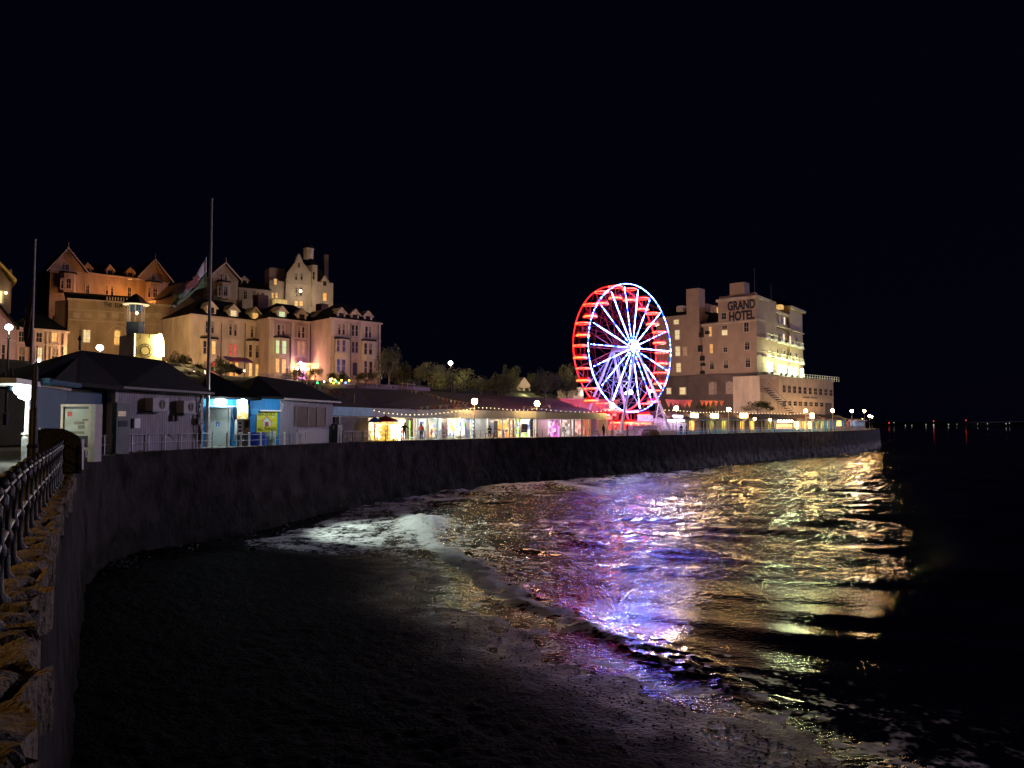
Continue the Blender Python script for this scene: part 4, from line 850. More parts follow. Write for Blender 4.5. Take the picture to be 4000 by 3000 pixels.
# tarpaulin covered cart
q = [P(x, y, 24.0) for x, y in ((152, 1682), (165, 1672), (250, 1674), (285, 1690), (315, 1708), (322, 1740), (322, 1850), (150, 1850))]
m = MB(); k = len(q); back = [p+Vector((-1.3, 1.6, 0)) for p in q]
m.add(q+back, [tuple(range(k)), tuple(range(2*k-1, k-1, -1))]+[(i, (i+1) % k, k+(i+1) % k, k+i) for i in range(k)])
o = m.build('covered_cart', mat("black_tarpaulin", (.009, .009, .01), .5, .3, 3, .8), None, origin=G(230, 1850)); tag(o, 'low cart under a black tarpaulin behind the near railing', 'cart')
bv = o.modifiers.new('b', 'BEVEL'); bv.width = .08; bv.segments = 2
q0 = G(314, 1852); q0 = P(312, 1655, 27); q0.z = 0
tag(MB().box(-.13, .13, -.08, .08, 0, 1.05).build('marker_post', mat("lilac_white_post", (.5, .46, .52), .6)), 'short pale square marker post at the end of the near railing', 'post')
bpy.data.objects['marker_post'].location = q0
# hut B and C -------------------------------------------
hb = Fac(792, 54.0, 948, 55.6); t = thing('blue_hut', 'bright blue hut with a white toilet door under a round lit lamp', 'hut', hb.w(1, -2, 0))
zb_ = 3.5
hb.mb().box(-.3, hb.L, -4, 0, 0, zb_).build('wall', M_['blue'], t)
a = hb.rect(853, 1672, 78, 152); d = hb.mb().box(a[0], a[1], .01, .09, 0, a[3]).build('door', mat("pale_green_door", (.55, .62, .58), .45, .08, 2), t)
hb.mb().box(a[0]-.09, a[0], .01, .14, 0, a[3]+.09).box(a[1], a[1]+.09, .01, .14, 0, a[3]+.09).box(a[0], a[1], .01, .14, a[3], a[3]+.09).build('door_frame', M_['white'], d)
a2 = hb.rect(849, 1657, 14, 15); hb.mb().box(a2[0], a2[1], .093, .1, a2[2], a2[3]).build('toilet_sign', mat("blue_sign", (.03, .15, .55), .5), d)
hb.mb().box(a2[0]+.08, a2[1]-.08, .101, .106, a2[2]+.04, a2[3]-.1).build('sign_figure', M_['white'], d); hb.mb().lathe(((a2[0]+a2[1])/2, .1, a2[3]-.08), [(.03, 0), (.03, .05)], 6).build('sign_head', M_['white'], d)
hb.mb().box(a[0]-.15, a[1]+.25, .1, .7, a[3]+.12, a[3]+.2).build('door_hood', M_['white'], t)
u, z = hb.uz(861, 1569, .2); l_ = hb.mb().lathe((u, .22, z-.12), [(.3, -.06), (.44, .03), (.46, .14), (.36, .28), (.1, .34)], 14).build('bulkhead_lamp', glow("bulkhead_lamp_glow", (.75, .95, 1), 22), t)
lamp(hb.w(u, .85, z), 230, (.72, .92, 1), .1)
m = hb.mb(); m.path([(hb.uz(905, 1620)[0], .05, 2.9), (hb.uz(905, 1620)[0], .05, 2.2), (hb.uz(917, 1650)[0], .05, 1.6), (hb.uz(915, 1690)[0], .05, .4)], .025, 5).build('cable', M_['white'], t)
ap = P(822, 1452, 60)
cs = [hb.w(-.8, .5, zb_), hb.w(hb.L+1.2, .5, zb_), hb.w(hb.L+1, -6, zb_), hb.w(-1, -6, zb_)]
for i in range(4): roof_poly(t, [cs[i], cs[(i+1) % 4], ap])
u = hb.uz(948, 1580)[0]
hb.mb().box(u-.45, u+.25, 0.003, .35, 0, zb_-.05).build('pier_wall', mat("pale_panel_wall", (.5, .55, .55), .6), t)
a = hb.rect(948, 1608, 42, 56, .36); bd = hb.mb().box(a[0], a[1], .36, .39, a[2], a[3]).build('menu_board', display("menu_board_glow", [(.9, .65, .1), (.75, .85, .2), (.7, .3, .12), (.5, .6, .7)], .45, 9), t)  # printed board glows by itself, as if lamplight fell on it
hb.mb().box((a[0]+a[1])/2-.02, (a[0]+a[1])/2+.02, .392, .4, a[2], a[3]).build('mullion', M_['white'], bd)
u, z = hb.uz(948, 1567, .5); hb.mb().lathe((u, .5, z-.15), [(.2, 0), (.24, .2), (.1, .3)], 10).build('canopy_lamp', M_['bulbw'], t); lamp(hb.w(u, .8, z-.3), 60, (.8, .95, 1), .1); lamp(hb.w(u, 1.3, z), 9500, (.85, 1, .88), .15, spot=((.72, .05, -.42), 75))  # strong spot added at this lamp brightens the surf
# vending cabinets
tt = thing('vending_cabinet', 'white and brown cabinets with black knobs between the toilet door and the yellow poster', 'cabinet', hb.w(hb.uz(938, 1700)[0], .6, 0))
a = hb.rect(932, 1668, 24, 60, .5); hb.mb().box(a[0], a[1], .3, .9, a[2], a[3]).build('white_case', M_['white'], tt)
for i in range(3): z = a[2]+.2+.28*i; hb.mb().box(a[0]+.1, a[0]+.28, .905, .96, z, z+.13).build('knob', M_['black'], tt)
a = hb.rect(958, 1667, 26, 56, .5); hb.mb().box(a[0], a[1], .3, .88, a[2], a[3]).build('wooden_case', M_['wood'], tt); hb.mb().box(a[0]+.12, a[1]-.12, .885, .9, a[2]+.45, a[3]-.1).build('picture_panel', M_['black'], tt)
hb.mb().box(a[0]-.3, a[1], .35, .8, 0, a[2]-.01).build('stand', M_['dark'], tt)
hc = Fac(975, 57.6, 1092, 59.2); hd = Fac(1092, 59.2, 1300, 68.2)
t = thing('beach_shop', 'blue and grey beach shop with the yellow BEACH HUT poster and a dark hipped roof', 'shop', hc.w(2, -2, 0))
hc.mb().box(0, hc.L, -4, 0, 0, 3.65).build('wall', M_['blue'], t); hd.mb().box(.01, hd.L, -4, -.02, -.1, 3.42).build('side_wall', M_['lap'], t)
hd.mb().box(-.2, hd.L+.6, .1, .5, 3.43, 3.58).build('gutter', M_['grey'], t); hc.mb().box(-1.5, .25, .1, .5, 3.5, 3.62).build('gutter', M_['white'], t)
hc.mb().box(hc.uz(1004, 1605)[0], hc.uz(1088, 1605)[0], .01, .5, hc.uz(1040, 1607)[1], hc.uz(1040, 1602)[1]).build('sign_hood', M_['white'], t)
yl = mat("yellow_board", (.75, .68, .02), .5, .08, 3)
a = hc.rect(1041, 1657, 80, 98); yb = hc.mb().box(a[0], a[1], .02, .08, a[2], a[3]).build('poster_board', yl, t)
bk_ = mat("black_print", (.02, .02, .02), .6)
text(yb, 'BEACH HUT', hc, 1042, 1618, 12.5, bk_, 68, off=.083, thick=.006); text(yb, 'ALL THINGS', hc, 1042, 1676, 12.5, bk_, 72, off=.083, thick=.006); text(yb, 'BEACH', hc, 1038, 1693, 12.5, bk_, 48, off=.083, thick=.006)
u, z = hc.uz(1040, 1648); s_ = .3
m = hc.mb(); m.prism([(u-s_, z-.35), (u+s_, z-.35), (u+s_, z+.1), (u, z+.42), (u-s_, z+.1)], .083, .089); m.build('hut_picture', M_['white'], yb)
hc.mb().prism([(u-.14, z-.35), (u+.14, z-.35), (u+.14, z), (u-.14, z)], .09, .094).build('hut_door_picture', mat("red_print", (.5, .05, .04)), yb)
hc.mb().prism([(u-.42, z+.02), (u, z+.45), (u+.42, z+.02), (u+.36, z+.0), (u, z+.38), (u-.36, z+.0)], .09, .094).build('hut_roof_picture', mat("red_print", (.5, .05, .04)), yb)
for px, py in ((1063, 1654), (1010, 1635), (1064, 1628)): a = hc.rect(px, py, 6, 7); hc.mb().box(a[0], a[1], .084, .088, a[2], a[3]).build('small_picture', M_['white'], yb)
a = hc.rect(985, 1607, 30, 24, .5); hc.mb().box(a[0], a[1], .01, .9, a[2], a[3]).build('projecting_sign', mat("sky_blue_box", (.05, .4, .75), .5), t)
m = hc.mb(); u = hc.uz(1092, 1590)[0]; m.path([(u, .1, 3.3), (u+.05, .5, 3.0), (u, .3, 2.7), (u, .1, 2.4)], .04, 6).build('scroll_bracket', M_['white'], t)
wd_ = mat("bronze_glass", (.03, .02, .012), .5, .6, .8, 0, spec=.1)
a = hd.rect(1211, 1628, 116, 78); w_ = hd.mb().box(a[0], a[1], .0, .05, a[2], a[3]).build('shop_window', wd_, t)
for px in (1152, 1200, 1236, 1270): u = hd.uz(px, 1628)[0]; hd.mb().box(u-.06, u+.06, .052, .09, a[2], a[3]).build('mullion', M_['wood'], w_)
a = hd.rect(1222, 1710, 120, 66); hd.mb().box(a[0], a[1], .0, .05, a[2], a[3]).build('lower_panels', M_['grey'], t)
rA, rB = P(1006, 1468, 63), P(1178, 1492, 72); c1, c2, c3 = hc.w(-.6, .5, 3.66), hc.w(hc.L+.1, .5, 3.64), hd.w(hd.L+.8, .5, 3.56); c4 = hd.w(hd.L+.8, -7, 3.56); c5 = hc.w(-.6, -7.5, 3.66)
roof_poly(t, [c1, c2, rA]); roof_poly(t, [c2, c3, rB, rA]); roof_poly(t, [c3, c4, rB]); roof_poly(t, [c4, c5, rA, rB]); roof_poly(t, [c5, c1, rA])
m = MB()
for i in range(34):
    a = rA.lerp(rB, i/33); m.tube(a, a+Vector((0, 0, .28)), .02, n=4)
m.tube(rA+Vector((0, 0, .28)), rB+Vector((0, 0, .28)), .025, n=4); m.build('ridge_cresting', M_['grey'], t)
lamp(hc.w(1.5, 2.2, 3.0), 110, (.75, .92, 1), .15)
# goods by the shop
q0 = P(1006, 1655, 57.0); q0.z = 0
o = MB(Matrix.Translation(q0)).box(-.62, .62, -.2, .2, 0, .95).build('ice_cream_freezer', mat("cobalt_box", (.02, .06, .5), .4), None, origin=q0); tag(o, 'small cobalt blue chest below the yellow poster', 'freezer')
for px, h in ((1055, 1.0), (1068, 1.05)):
    q0 = P(px, 1655, 57.6); q0.z = 0
    o = MB().lathe(q0, [(.18, 0), (.2, .5), (.16, .52), (.12, 1.0*h), (.1, 1.02*h)], 10).build('spade_rack', mat("green_white_toys", (.2, .75, .2), .5, .7, 3, col2=(.8, .8, .8)), None, origin=q0); tag(o, 'green and white bundle of beach toys under the yellow poster', 'toys', 'bundles of beach toys under the poster')
# big dark bin
q0 = edge_at_px(1294, 1.3); z0 = zprom(q0.y)
t = thing('waste_bin', 'large dark blue-grey waste container at the wall edge right of the beach shop', 'bin', (q0.x, q0.y, z0), R(-12)); k = 1.62*q0.y/56
MB(Matrix.Translation((q0.x, q0.y, z0)) @ Matrix.Rotation(R(-12), 4, 'Z')).prism([(-.72*k/1.6, 0), (.72*k/1.6, 0), (.75*k/1.6, 1.6), (-.65*k/1.6, 1.9)], -.5, .5).build('body', mat("dark_slate_plastic", (.02, .03, .045), .5), t)
MB(Matrix.Translation((q0.x, q0.y, z0)) @ Matrix.Rotation(R(-12), 4, 'Z')).box(.5, .6, -.56, -.51, 1.2, 1.55).build('label_plate', M_['white'], t)

# ================= arcade pavilion =================
t = thing('amusement_arcade', 'long low glazed amusement arcade with grey fascia and brown-red felt roof', 'arcade', (P(1800, 1655, 100).x, 100, -.2))
AP = [(1300, 71.5), (1460, 79), (1680, 89), (1900, 99), (2130, 108), (2370, 116)]
SEG = [Fac(a[0], a[1], b[0], b[1]) for a, b in zip(AP, AP[1:])]
SEG[0].mb().box(0, SEG[0].L, -.3, 0, 2.35, 3.2).build('fascia', mat("turquoise_fascia", (.10, .38, .5), .6), t)
for i, s in enumerate(SEG[1:]): s.mb().box(0, s.L, -.3, .0, 2.3, 3.2+.1*(i in (1, 2))).build('fascia', M_['green'], t)
def seg_for(px):
    for s, a, b in zip(SEG, AP, AP[1:]):
        if px <= b[0]: return s
    return SEG[-1]
bi = 2.6
sb = [s.w(0, -bi, 0) for s in SEG]+[SEG[-1].w(SEG[-1].L, -bi, 0)]
for i, s in enumerate(SEG):
    s.mb().box(-.1, s.L+.1, -bi-.3, -bi, -.3, 2.3).build('back_wall', M_['white'] if i else M_['dark'], t)
    s.mb().box(-.1, s.L+.1, -bi, -.302, 2.24, 2.3).build('soffit', M_['white'], t)
def ridge(px, py, d): return P(px, py, d)
RG = [ridge(1300, 1518, 92), ridge(1400, 1516, 98), ridge(1680, 1528, 108), ridge(1960, 1546, 116), ridge(2130, 1556, 122), ridge(2180, 1562, 126)]
FE = [s.w(0, -.1, 3.15) for s in SEG]; FE.append(P(2290, 1606, 118)); 
for i in range(5): roof_poly(t, [FE[i], FE[i+1], RG[i+1], RG[i]], 'roof', 'redroof', .15)
roof_poly(t, [FE[5], P(2320, 1606, 128), RG[5]], 'roof', 'redroof', .15)
def shop(px, py, w, h, mt, name='shop_window', n=-bi+.06, th=.06):
    s = seg_for(px); a = s.rect(px, py, w, h, n); return s.mb().box(a[0], a[1], n, n+th, a[2], a[3]).build(name, mt if not isinstance(mt, str) else M_[mt], t)
D1 = display("arcade_gold_lights", [(1, .85, .3), (1, 1, .75), (.9, .15, .05), (1, .95, .6), (.5, .35, .05), (1, 1, .9)], 2.6, 2.2)
D2 = display("arcade_window_mix", [(.8, .9, .8), (.35, .8, .1), (.9, .6, .4), (.25, .3, .35), (.9, .9, .8), (.1, .15, .3)], 1.6, 2.0)
D3 = display("arcade_orange_mix", [(1, .3, .05), (.9, .75, .5), (.25, .3, .5), (.7, .5, .2), (1, .45, .1), (.15, .12, .12)], 1.0, 2.4)
D4 = display("arcade_pink_mix", [(.9, .1, .6), (.25, .12, .3), (.9, .7, .7), (.12, .08, .16)], 1.0, 2.0)
D5 = display("arcade_pale_mix", [(.7, .78, .75), (.35, .38, .36), (.8, .8, .7), (.2, .16, .14)], .7, 1.3)
D6 = display("glowing_arcade_mural", [(.14, .18, .3), (.3, .25, .3), (.2, .22, .35), (.35, .2, .15)], .4, 1.2)  # mural glows by itself in place of light falling on it
wl = glow("glowing_white_arcade_wall", (.68, .85, .84), .62)  # plain wall panels glow by themselves instead of being lit
shop(1515, 1675, 130, 76, D1); shop(1530, 1672, 60, 66, glow("arcade_white_glare", (1, 1, .85), 3.6, (1, .75, .25), 4, (.45, .6)), n=-bi+.2)
shop(1617, 1670, 34, 80, wl, 'wall_panel'); shop(1608, 1668, 18, 76, mat("dark_red_panel", (.15, .03, .02)), 'panel', n=-bi+.2)
shop(1672, 1678, 76, 74, wl, 'wall_panel'); shop(1672, 1680, 62, 68, mat("door_blue_frame", (.03, .10, .35), .5), 'door_frame', n=-bi+.2); shop(1660, 1680, 20, 52, D5, n=-bi+.3); shop(1688, 1680, 22, 52, D3, n=-bi+.3)
shop(1735, 1676, 26, 76, mat("red_blue_panel", (.1, .05, .15), .5, .8, 1, col2=(.3, .05, .03)), 'panel', n=-bi+.2); shop(1720, 1676, 16, 78, wl, 'wall_panel')
shop(1780, 1668, 66, 76, D2); shop(1775, 1650, 36, 22, glow("green_sign_light", (.45, 1, .1), 1.6, (.9, 1, .6), 3), n=-bi+.2); shop(1778, 1706, 70, 10, 'white', 'sill', n=-bi+.2)
shop(1825, 1675, 22, 80, D6); shop(1862, 1676, 52, 80, wl, 'wall_panel')
for i in range(5): shop(1850, 1640+i*15, 7, 5, 'black', 'notice', n=-bi+.15)
shop(1881, 1656, 16, 22, mat("red_poster", (.5, .04, .12)), 'poster', n=-bi+.2); shop(1883, 1692, 15, 26, D3, n=-bi+.2)
shop(1918, 1678, 20, 74, D6); shop(1935, 1680, 16, 72, 'dark', 'door')
shop(1956, 1676, 22, 66, D3); shop(1985, 1676, 30, 66, D3); shop(2008, 1676, 12, 68, 'brownst', 'pillar')
shop(2044, 1672, 50, 70, D2); shop(2048, 1672, 24, 34, 'black', 'machine', n=-bi+.3)
shop(2076, 1674, 14, 76, 'dark', 'door'); shop(2093, 1674, 14, 76, wl, 'wall_panel'); shop(2120, 1674, 40, 74, D6)
shop(2148, 1674, 14, 72, D5); shop(2163, 1676, 30, 72, D4); shop(2156, 1690, 5, 50, glow("pink_neon", (1, .1, .65), 4), n=-bi+.3); shop(2181, 1690, 4, 50, M_.get('x') or glow("pink_neon", (1, .1, .65), 4), n=-bi+.3)
shop(2210, 1674, 40, 66, D5); shop(2236, 1670, 10, 60, wl, 'wall_panel'); shop(2262, 1672, 40, 50, display("arcade_rose", [(.9, .45, .4), (.3, .14, .13), (.9, .6, .5), (.6, .3, .3)], .8, 2), n=-bi+.06)
shop(2293, 1670, 26, 60, glow("orange_panel_light", (.75, .2, .08), .6)); shop(2352, 1668, 36, 60, 'mauve', 'shutter')
for i in range(6): shop(2309+i*5, 1668, 2, 60, 'steel', 'slat', n=-bi+.3)
shop(1790, 1718, 330, 8, mat("blue_plinth", (.05, .25, .5)), 'plinth', n=-bi+.35); shop(2000, 1712, 160, 6, mat("blue_plinth", (.05, .25, .5)), 'plinth', n=-bi+.35)
for px in (1618, 1630, 1668, 1722, 1838, 1905, 1962, 1990, 2012, 2030, 2085, 2100, 2190, 2228, 2242, 2272, 2300, 2370):
    s = seg_for(px); u = s.uz(px, 1670, -.5)[0]; s.mb().box(u-.09, u+.09, -.55, -.37, -.25, 2.23).build('pillar', M_['white'] if px < 2200 else M_['cream'], t)
# dark painted end by the toy train arch
s = SEG[0]; s.mb().box(s.uz(1330, 1680)[0], s.L, -1.2, -.6, -.2, 2.28).build('end_wall', mat("dark_mural_wall", (.05, .04, .05), .7, .5, .7, col2=(.12, .08, .1)), t)
s.mb().box(s.uz(1338, 1680)[0], s.uz(1343, 1680)[0], -.5, -.38, -.2, 2.33).build('post', M_['green'], t)
for px, py, e, c in ((1520, 1690, 200, (1, .85, .5)), (1690, 1680, 120, (.8, .95, 1)), (1790, 1680, 130, (.8, 1, .7)), (1870, 1670, 80, (.85, .95, 1)), (1985, 1680, 70, (1, .8, .5)), (2050, 1675, 80, (1, .9, .8)), (2170, 1680, 60, (1, .5, .8)), (2260, 1680, 50, (1, .6, .5))):
    s = seg_for(px); u = s.uz(px, 1680, -1.2)[0]; lamp(s.w(u, -1.0, 2.0), e*1.6, c, .15)
# small carousel in front of the arcade
q = SEG[1].w(SEG[1].uz(1506, 1680, .9)[0], .9, zprom(80)); t = thing('carousel', 'small lit childrens carousel with a red canopy in front of the arcade', 'carousel', q)
MB().lathe(q+Vector((0, 0, 1.95)), [(1.35, 0), (1.35, .16), (.9, .36), (.1, .6), (.03, .8)], 16).build('canopy', mat("red_canopy", (.5, .02, .02), .5), t)
MB().lathe(q+Vector((0, 0, 1.72)), [(1.3, 0), (1.33, .22)], 16).build('valance', glow("red_gold_valance", (1, .25, .04), 1.8, (1, .7, .2), 3), t)
for i in range(10): a = i*math.pi/5; MB().tube(q+Vector((1.15*math.cos(a), 1.15*math.sin(a), 0)), q+Vector((1.15*math.cos(a), 1.15*math.sin(a), 1.75)), .035, n=6).build('pole', M_['black'] if i % 2 else M_['rail'], t)
MB().lathe(q, [(1.3, 0), (1.3, .18), (.5, .2), (.45, 1.7)], 14).build('platform', glow("gold_carousel_core", (1, .7, .15), 1.2, (.4, .25, .03), 3), t)
for px, c, nme, lab in ((1464, (.05, .2, .6), 'parasol', 'blue parasol left of the small carousel'),):
    q = SEG[1].w(SEG[1].uz(px, 1680, .6)[0], .6, zprom(80)); t2 = thing(nme, lab, 'parasol', q)
    MB().lathe(q+Vector((0, 0, 1.9)), [(.75, 0), (.74, .04), (.3, .4), (.03, .55)], 10).build('canopy', mat("blue_canopy", c), t2); MB().tube(q, q+Vector((0, 0, 2)), .03).build('pole', M_['white'], t2)
for px, nme in ((1600, 'green'),):
    q = SEG[1].w(SEG[1].uz(px, 1680, .3)[0], .3, zprom(82)); o = MB().tube(q, q+Vector((0, 0, 2.1)), .06).build('light_pole', glow("lime_tube_light", (.5, 1, .1), 2.4), None, origin=q); tag(o, 'lime green light pole beside the small carousel', 'light pole')
q = SEG[1].w(SEG[1].uz(1545, 1690, .4)[0], .9, zprom(82)); o = MB().tube(q, q+Vector((0, 0, 1.9)), .07).build('light_pole', glow("white_tube_light", (1, 1, .8), 6), None, origin=q); tag(o, 'white glowing light pole in front of the bright arcade opening', 'light pole')

# ================= things behind the wheel =================
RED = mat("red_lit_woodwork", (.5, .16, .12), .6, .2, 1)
f = Fac(2190, 129, 2420, 137)
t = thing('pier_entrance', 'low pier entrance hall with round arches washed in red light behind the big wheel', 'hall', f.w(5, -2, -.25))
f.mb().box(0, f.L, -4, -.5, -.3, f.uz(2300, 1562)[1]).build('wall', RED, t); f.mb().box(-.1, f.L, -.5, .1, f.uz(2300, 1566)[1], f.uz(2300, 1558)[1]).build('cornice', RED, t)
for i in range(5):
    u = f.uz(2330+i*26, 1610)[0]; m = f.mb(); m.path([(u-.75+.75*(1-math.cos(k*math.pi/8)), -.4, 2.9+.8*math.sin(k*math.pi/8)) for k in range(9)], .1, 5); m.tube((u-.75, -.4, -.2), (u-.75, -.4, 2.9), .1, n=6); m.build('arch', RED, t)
lamp(f.w(4, 3.5, 2.6), 300, (1, .06, .03), .3); lamp(f.w(9, 3.5, 3), 300, (1, .08, .04), .3); lamp(P(2250, 1580, 124), 260, (1, .05, .03), .3); lamp(P(2040, 1575, 108)+Vector((0, 0, 3)), 130, (1, .05, .04), .4)
q = P(2258, 1655, 121); q.z = -.25; t = thing('domed_kiosk', 'small dark kiosk with an ogee dome silhouetted against the red light', 'kiosk', q)
MB().lathe(q, [(1.15, 0), (1.15, 2.4), (1.3, 2.42), (1.3, 2.6)], 8).build('body', M_['dark'], t); MB().lathe(q+Vector((0, 0, 2.6)), [(1.45, 0), (1.3, .3), (.95, .8), (.8, 1.15), (.35, 1.5), (.12, 1.75), (.05, 2.3)], 12).build('dome', M_['black'], t)
# cream house and small house among the trees
def cottage(label, px0, px1, pyt, pyb, d, apex, litl):
    f = Fac(px0, d, px1, d+2); u0, u1 = f.uz(px0, pyt)[0], f.uz(px1, pyt)[0]; z0, z1 = f.uz((px0+px1)/2, pyb)[1], f.uz((px0+px1)/2, pyt)[1]
    t = thing('cottage', label, 'house', f.w((u0+u1)/2, -2, z0-1)); f.mb().box(u0, u1, -5, 0, z0-2, z1).build('wall', M_['cream'], t)
    uc = (u0+u1)/2; f.mb().prism([(u0-.2, z1), (u1+.2, z1), (uc, z1+apex)], -5, .25).build('roof', M_['cream'], t)
    for q in (-.22, .22): f.mb().box(uc+q*(u1-u0)-.5, uc+q*(u1-u0)+.5, .01, .06, z0+.3, z0+2.3).build('window', M_['glass'], t)
    lamp(f.w(uc, 6, z1+.5), litl, (1, .85, .3), .4)
cottage('small cream cottage among lit trees left of the big wheel', 2020, 2072, 1512, 1556, 168, 2.2, 600)
cottage('pale flat cottage beside the big wheel', 2240, 2280, 1522, 1552, 165, .5, 260)
# ================= big wheel =================
c0 = P(2470, 1655, 126); c0.z = 0; ZH = P(2470, 1359, 126).z; RW = 10.58; WW = 3.2
wn = Vector((.668, -.744, 0)); wu = Vector((.744, .668, 0)); HB = Vector((c0.x, c0.y, ZH))
wt = thing('ferris_wheel', 'tall ferris wheel outlined in blue-white lights with red-lit gondolas', 'ferris wheel', (c0.x, c0.y, -.25))
def wp(a, r, n=0.0): return HB+(wu*math.sin(R(a))+Vector((0, 0, 1))*math.cos(R(a)))*r+wn*n
led = glow("blue_white_leds", (.001, .006, .2), 130, (.09, .18, 1), 2.6, (.49, .54)); ledw = glow("white_leds", (.0012, .008, .2), 130, (.13, .24, 1), 2.6, (.42, .48))
redl = glow("red_leds", (1, .02, .01), 10, (1, .07, .015), 2.5); redrim = mat("red_lit_steel", (.35, .008, .008), .4, .2, 2)  # red light on the pale truss is put into the steel colour
pal = mat("pale_steel_truss", (.42, .36, .40), .4, .15, 2)
MB().path([wp(a*3, RW) for a in range(120)], .045, 6, True).build('rim', led, wt)
MB().path([wp(a*5, RW, -WW) for a in range(72)], .11, 5, True).build('rim', glow("red_rim_light", (1, .012, .008), 2.6, (.6, .006, .005), 2), wt)
MB().path([wp(a*10, RW-1.5, 0) for a in range(36)], .035, 4, True).build('inner_ring', redrim, wt); MB().path([wp(a*10, RW-1.5, -WW) for a in range(36)], .04, 4, True).build('inner_ring', redrim, wt)
for k in range(18):
    a = -10.5+20*k
    MB().tube(wp(a, 1.0, .15), wp(a, RW-.55, .1), .036, n=6).build('spoke', ledw if k % 2 else led, wt)
    m = MB(); m.tube(wp(a, .8, -WW), wp(a, RW, -WW), .06, n=5)
    m.tube(wp(a, RW-.2, 0), wp(a, RW-.2, -WW), .06, n=5); m.tube(wp(a, 5.6, 0), wp(a, 5.6, -WW), .035, n=4); m.tube(wp(a, 2.6, 0), wp(a, 5.6, -WW), .03, n=4)
    m.tube(wp(a, 5.6, 0), wp(a, RW-1.5, -WW), .035, n=4); m.tube(wp(a, 5.6, -WW), wp(a, RW-1.5, 0), .035, n=4)
    m.tube(wp(a, 5.6, -WW), wp(a+20, 5.6, -WW), .03, n=4); m.tube(wp(a, 5.6, 0), wp(a+20, RW-1.5, 0), .026, n=4); m.tube(wp(a+20, 5.6, -WW), wp(a, RW-1.5, -WW), .026, n=4); m.tube(wp(a, RW-1.5, 0), wp(a+20, RW, 0), .03, n=4); m.tube(wp(a, RW-1.5, -WW), wp(a+20, RW, -WW), .03, n=4)
    m.build('truss_spoke', redrim if not (130 < a % 360 < 230) else pal, wt)
MB().tube(wp(0, 0, .6), wp(0, 0, -WW-.6), .5, n=14).build('axle', pal, wt)
hb_ = MB().path([wp(a*20, .85, .8) for a in range(18)], .17, 6, True).build('hub_ring', glow("white_hub_light", (.3, .4, 1), 70), wt)
MB().tube(wp(0, 0, .74), wp(0, 0, .82), .7, n=20).build('hub_plate', glow("hub_plate_light", (.5, .45, .6), 1.2, (.9, .9, 1), 2), hb_)
for k in range(36): 
    if k % 3 != 2: pass
# gondolas
gm = mat("red_gondola_paint", (.55, .008, .006), .35, .1, 2); go = []
gc = Vector(HB)-wn*1.8
tub = MB(); tub.lathe(gc+Vector((0, 0, -2.35)), [(.55, 0), (.95, .12), (1.0, .85), (.97, .86), (.9, .2), (.01, .18)], 14)
g0 = tub.build('gondola', gm, wt)
canopy = MB().lathe(gc+Vector((0, 0, -.12)), [(1.12, -.04), (1.12, .03), (.5, .22), (.05, .26)], 14).build('canopy', gm, g0)
MB().path([gc+Vector((1.14*math.cos(a*math.pi/8), 1.14*math.sin(a*math.pi/8), -.12)) for a in range(16)], .09, 5, True).build('canopy_lights', redl, g0)
MB().path([gc+Vector((1.0*math.cos(R(a)), 1.0*math.sin(R(a)), -2.05)) for a in range(180, 380, 12)], .16, 5).build('band_lights', glow("red_orange_band", (1, .04, .01), 8, (1, .10, .02), 2.5), g0)
m = MB(); m.tube(gc+Vector((0, 0, -2.2)), gc+Vector((0, 0, .15)), .07, n=6)
for a in (45, 135, 225, 315): p = Vector((.9*math.cos(R(a)), .9*math.sin(R(a)), 0)); m.tube(gc+p+Vector((0, 0, -1.5)), gc+p*1.1+Vector((0, 0, -.15)), .03, n=4)
m.build('frame', gm, g0)
gl_ = lamp((gc-Vector((c0.x, c0.y, -.25)))+Vector((0, 0, -.75)), 13, (1, .05, .02), .15); gl_.parent = g0  # added red light with no fitting, brightens the dark tub
for k in range(18):
    off = wp(-10.5+20*k, RW-.15)-HB
    g = g0 if k == 0 else dup(g0, parent=wt)
    go.append((g, off))
for g, off in go: g.location = off
# legs
fl_ = [wp(0, 0, .95)+Vector((0, 0, 0)), wp(0, 0, -WW-.9)]
for s, base, b in ((1, fl_[0], 2.9), (-1, fl_[1], 2.6)):
    for a in (-6.6, 6.8):
        foot = Vector((HB.x, HB.y, 0))+wn*(s*b+(0 if s > 0 else -WW))+wu*a; foot.z = -.25
        m = MB(); m.tube(base, foot, .2, .24, 8); m.build('leg', mat("lilac_white_leg", (.6, .58, .66), .4), wt)
        MB().box(foot.x-.6, foot.x+.6, foot.y-.6, foot.y+.6, -.25, .05).build('leg_foot', M_['grey'], wt)
foot = Vector((HB.x, HB.y, 0))+wn*2.9+wu*6.8; top = fl_[0].lerp(Vector((foot.x, foot.y, -.25)), .62)
m = MB(); f2_ = foot-wu*3.2-wn*1.4; f2_.z = -.25; m.tube(top, f2_, .09, n=6); f3_ = foot-wu*1.6+wn*.4; f3_.z = -.25; m.tube(top.lerp(foot, .35), f3_, .08, n=6)
for t_ in (.3, .55, .8): a = top.lerp(Vector((foot.x, foot.y, -.25)), t_); m.tube(a, top.lerp(f2_, t_+.12), .05, n=5); m.tube(a, top.lerp(f2_, max(0, t_-.1)), .05, n=5)
m.build('truss_base', M_['white'], wt)
def flood(px, py, d, e, r, lab, nm='floodlight'):
    p = P(px, py, d); o = MB().sph(p, r, 10, 6, .8).build(nm, glow("white_flood", (.4, .5, 1), 60), wt); lamp(p+Vector((.3, -.9, .3)), e, (.85, .92, 1), .3)
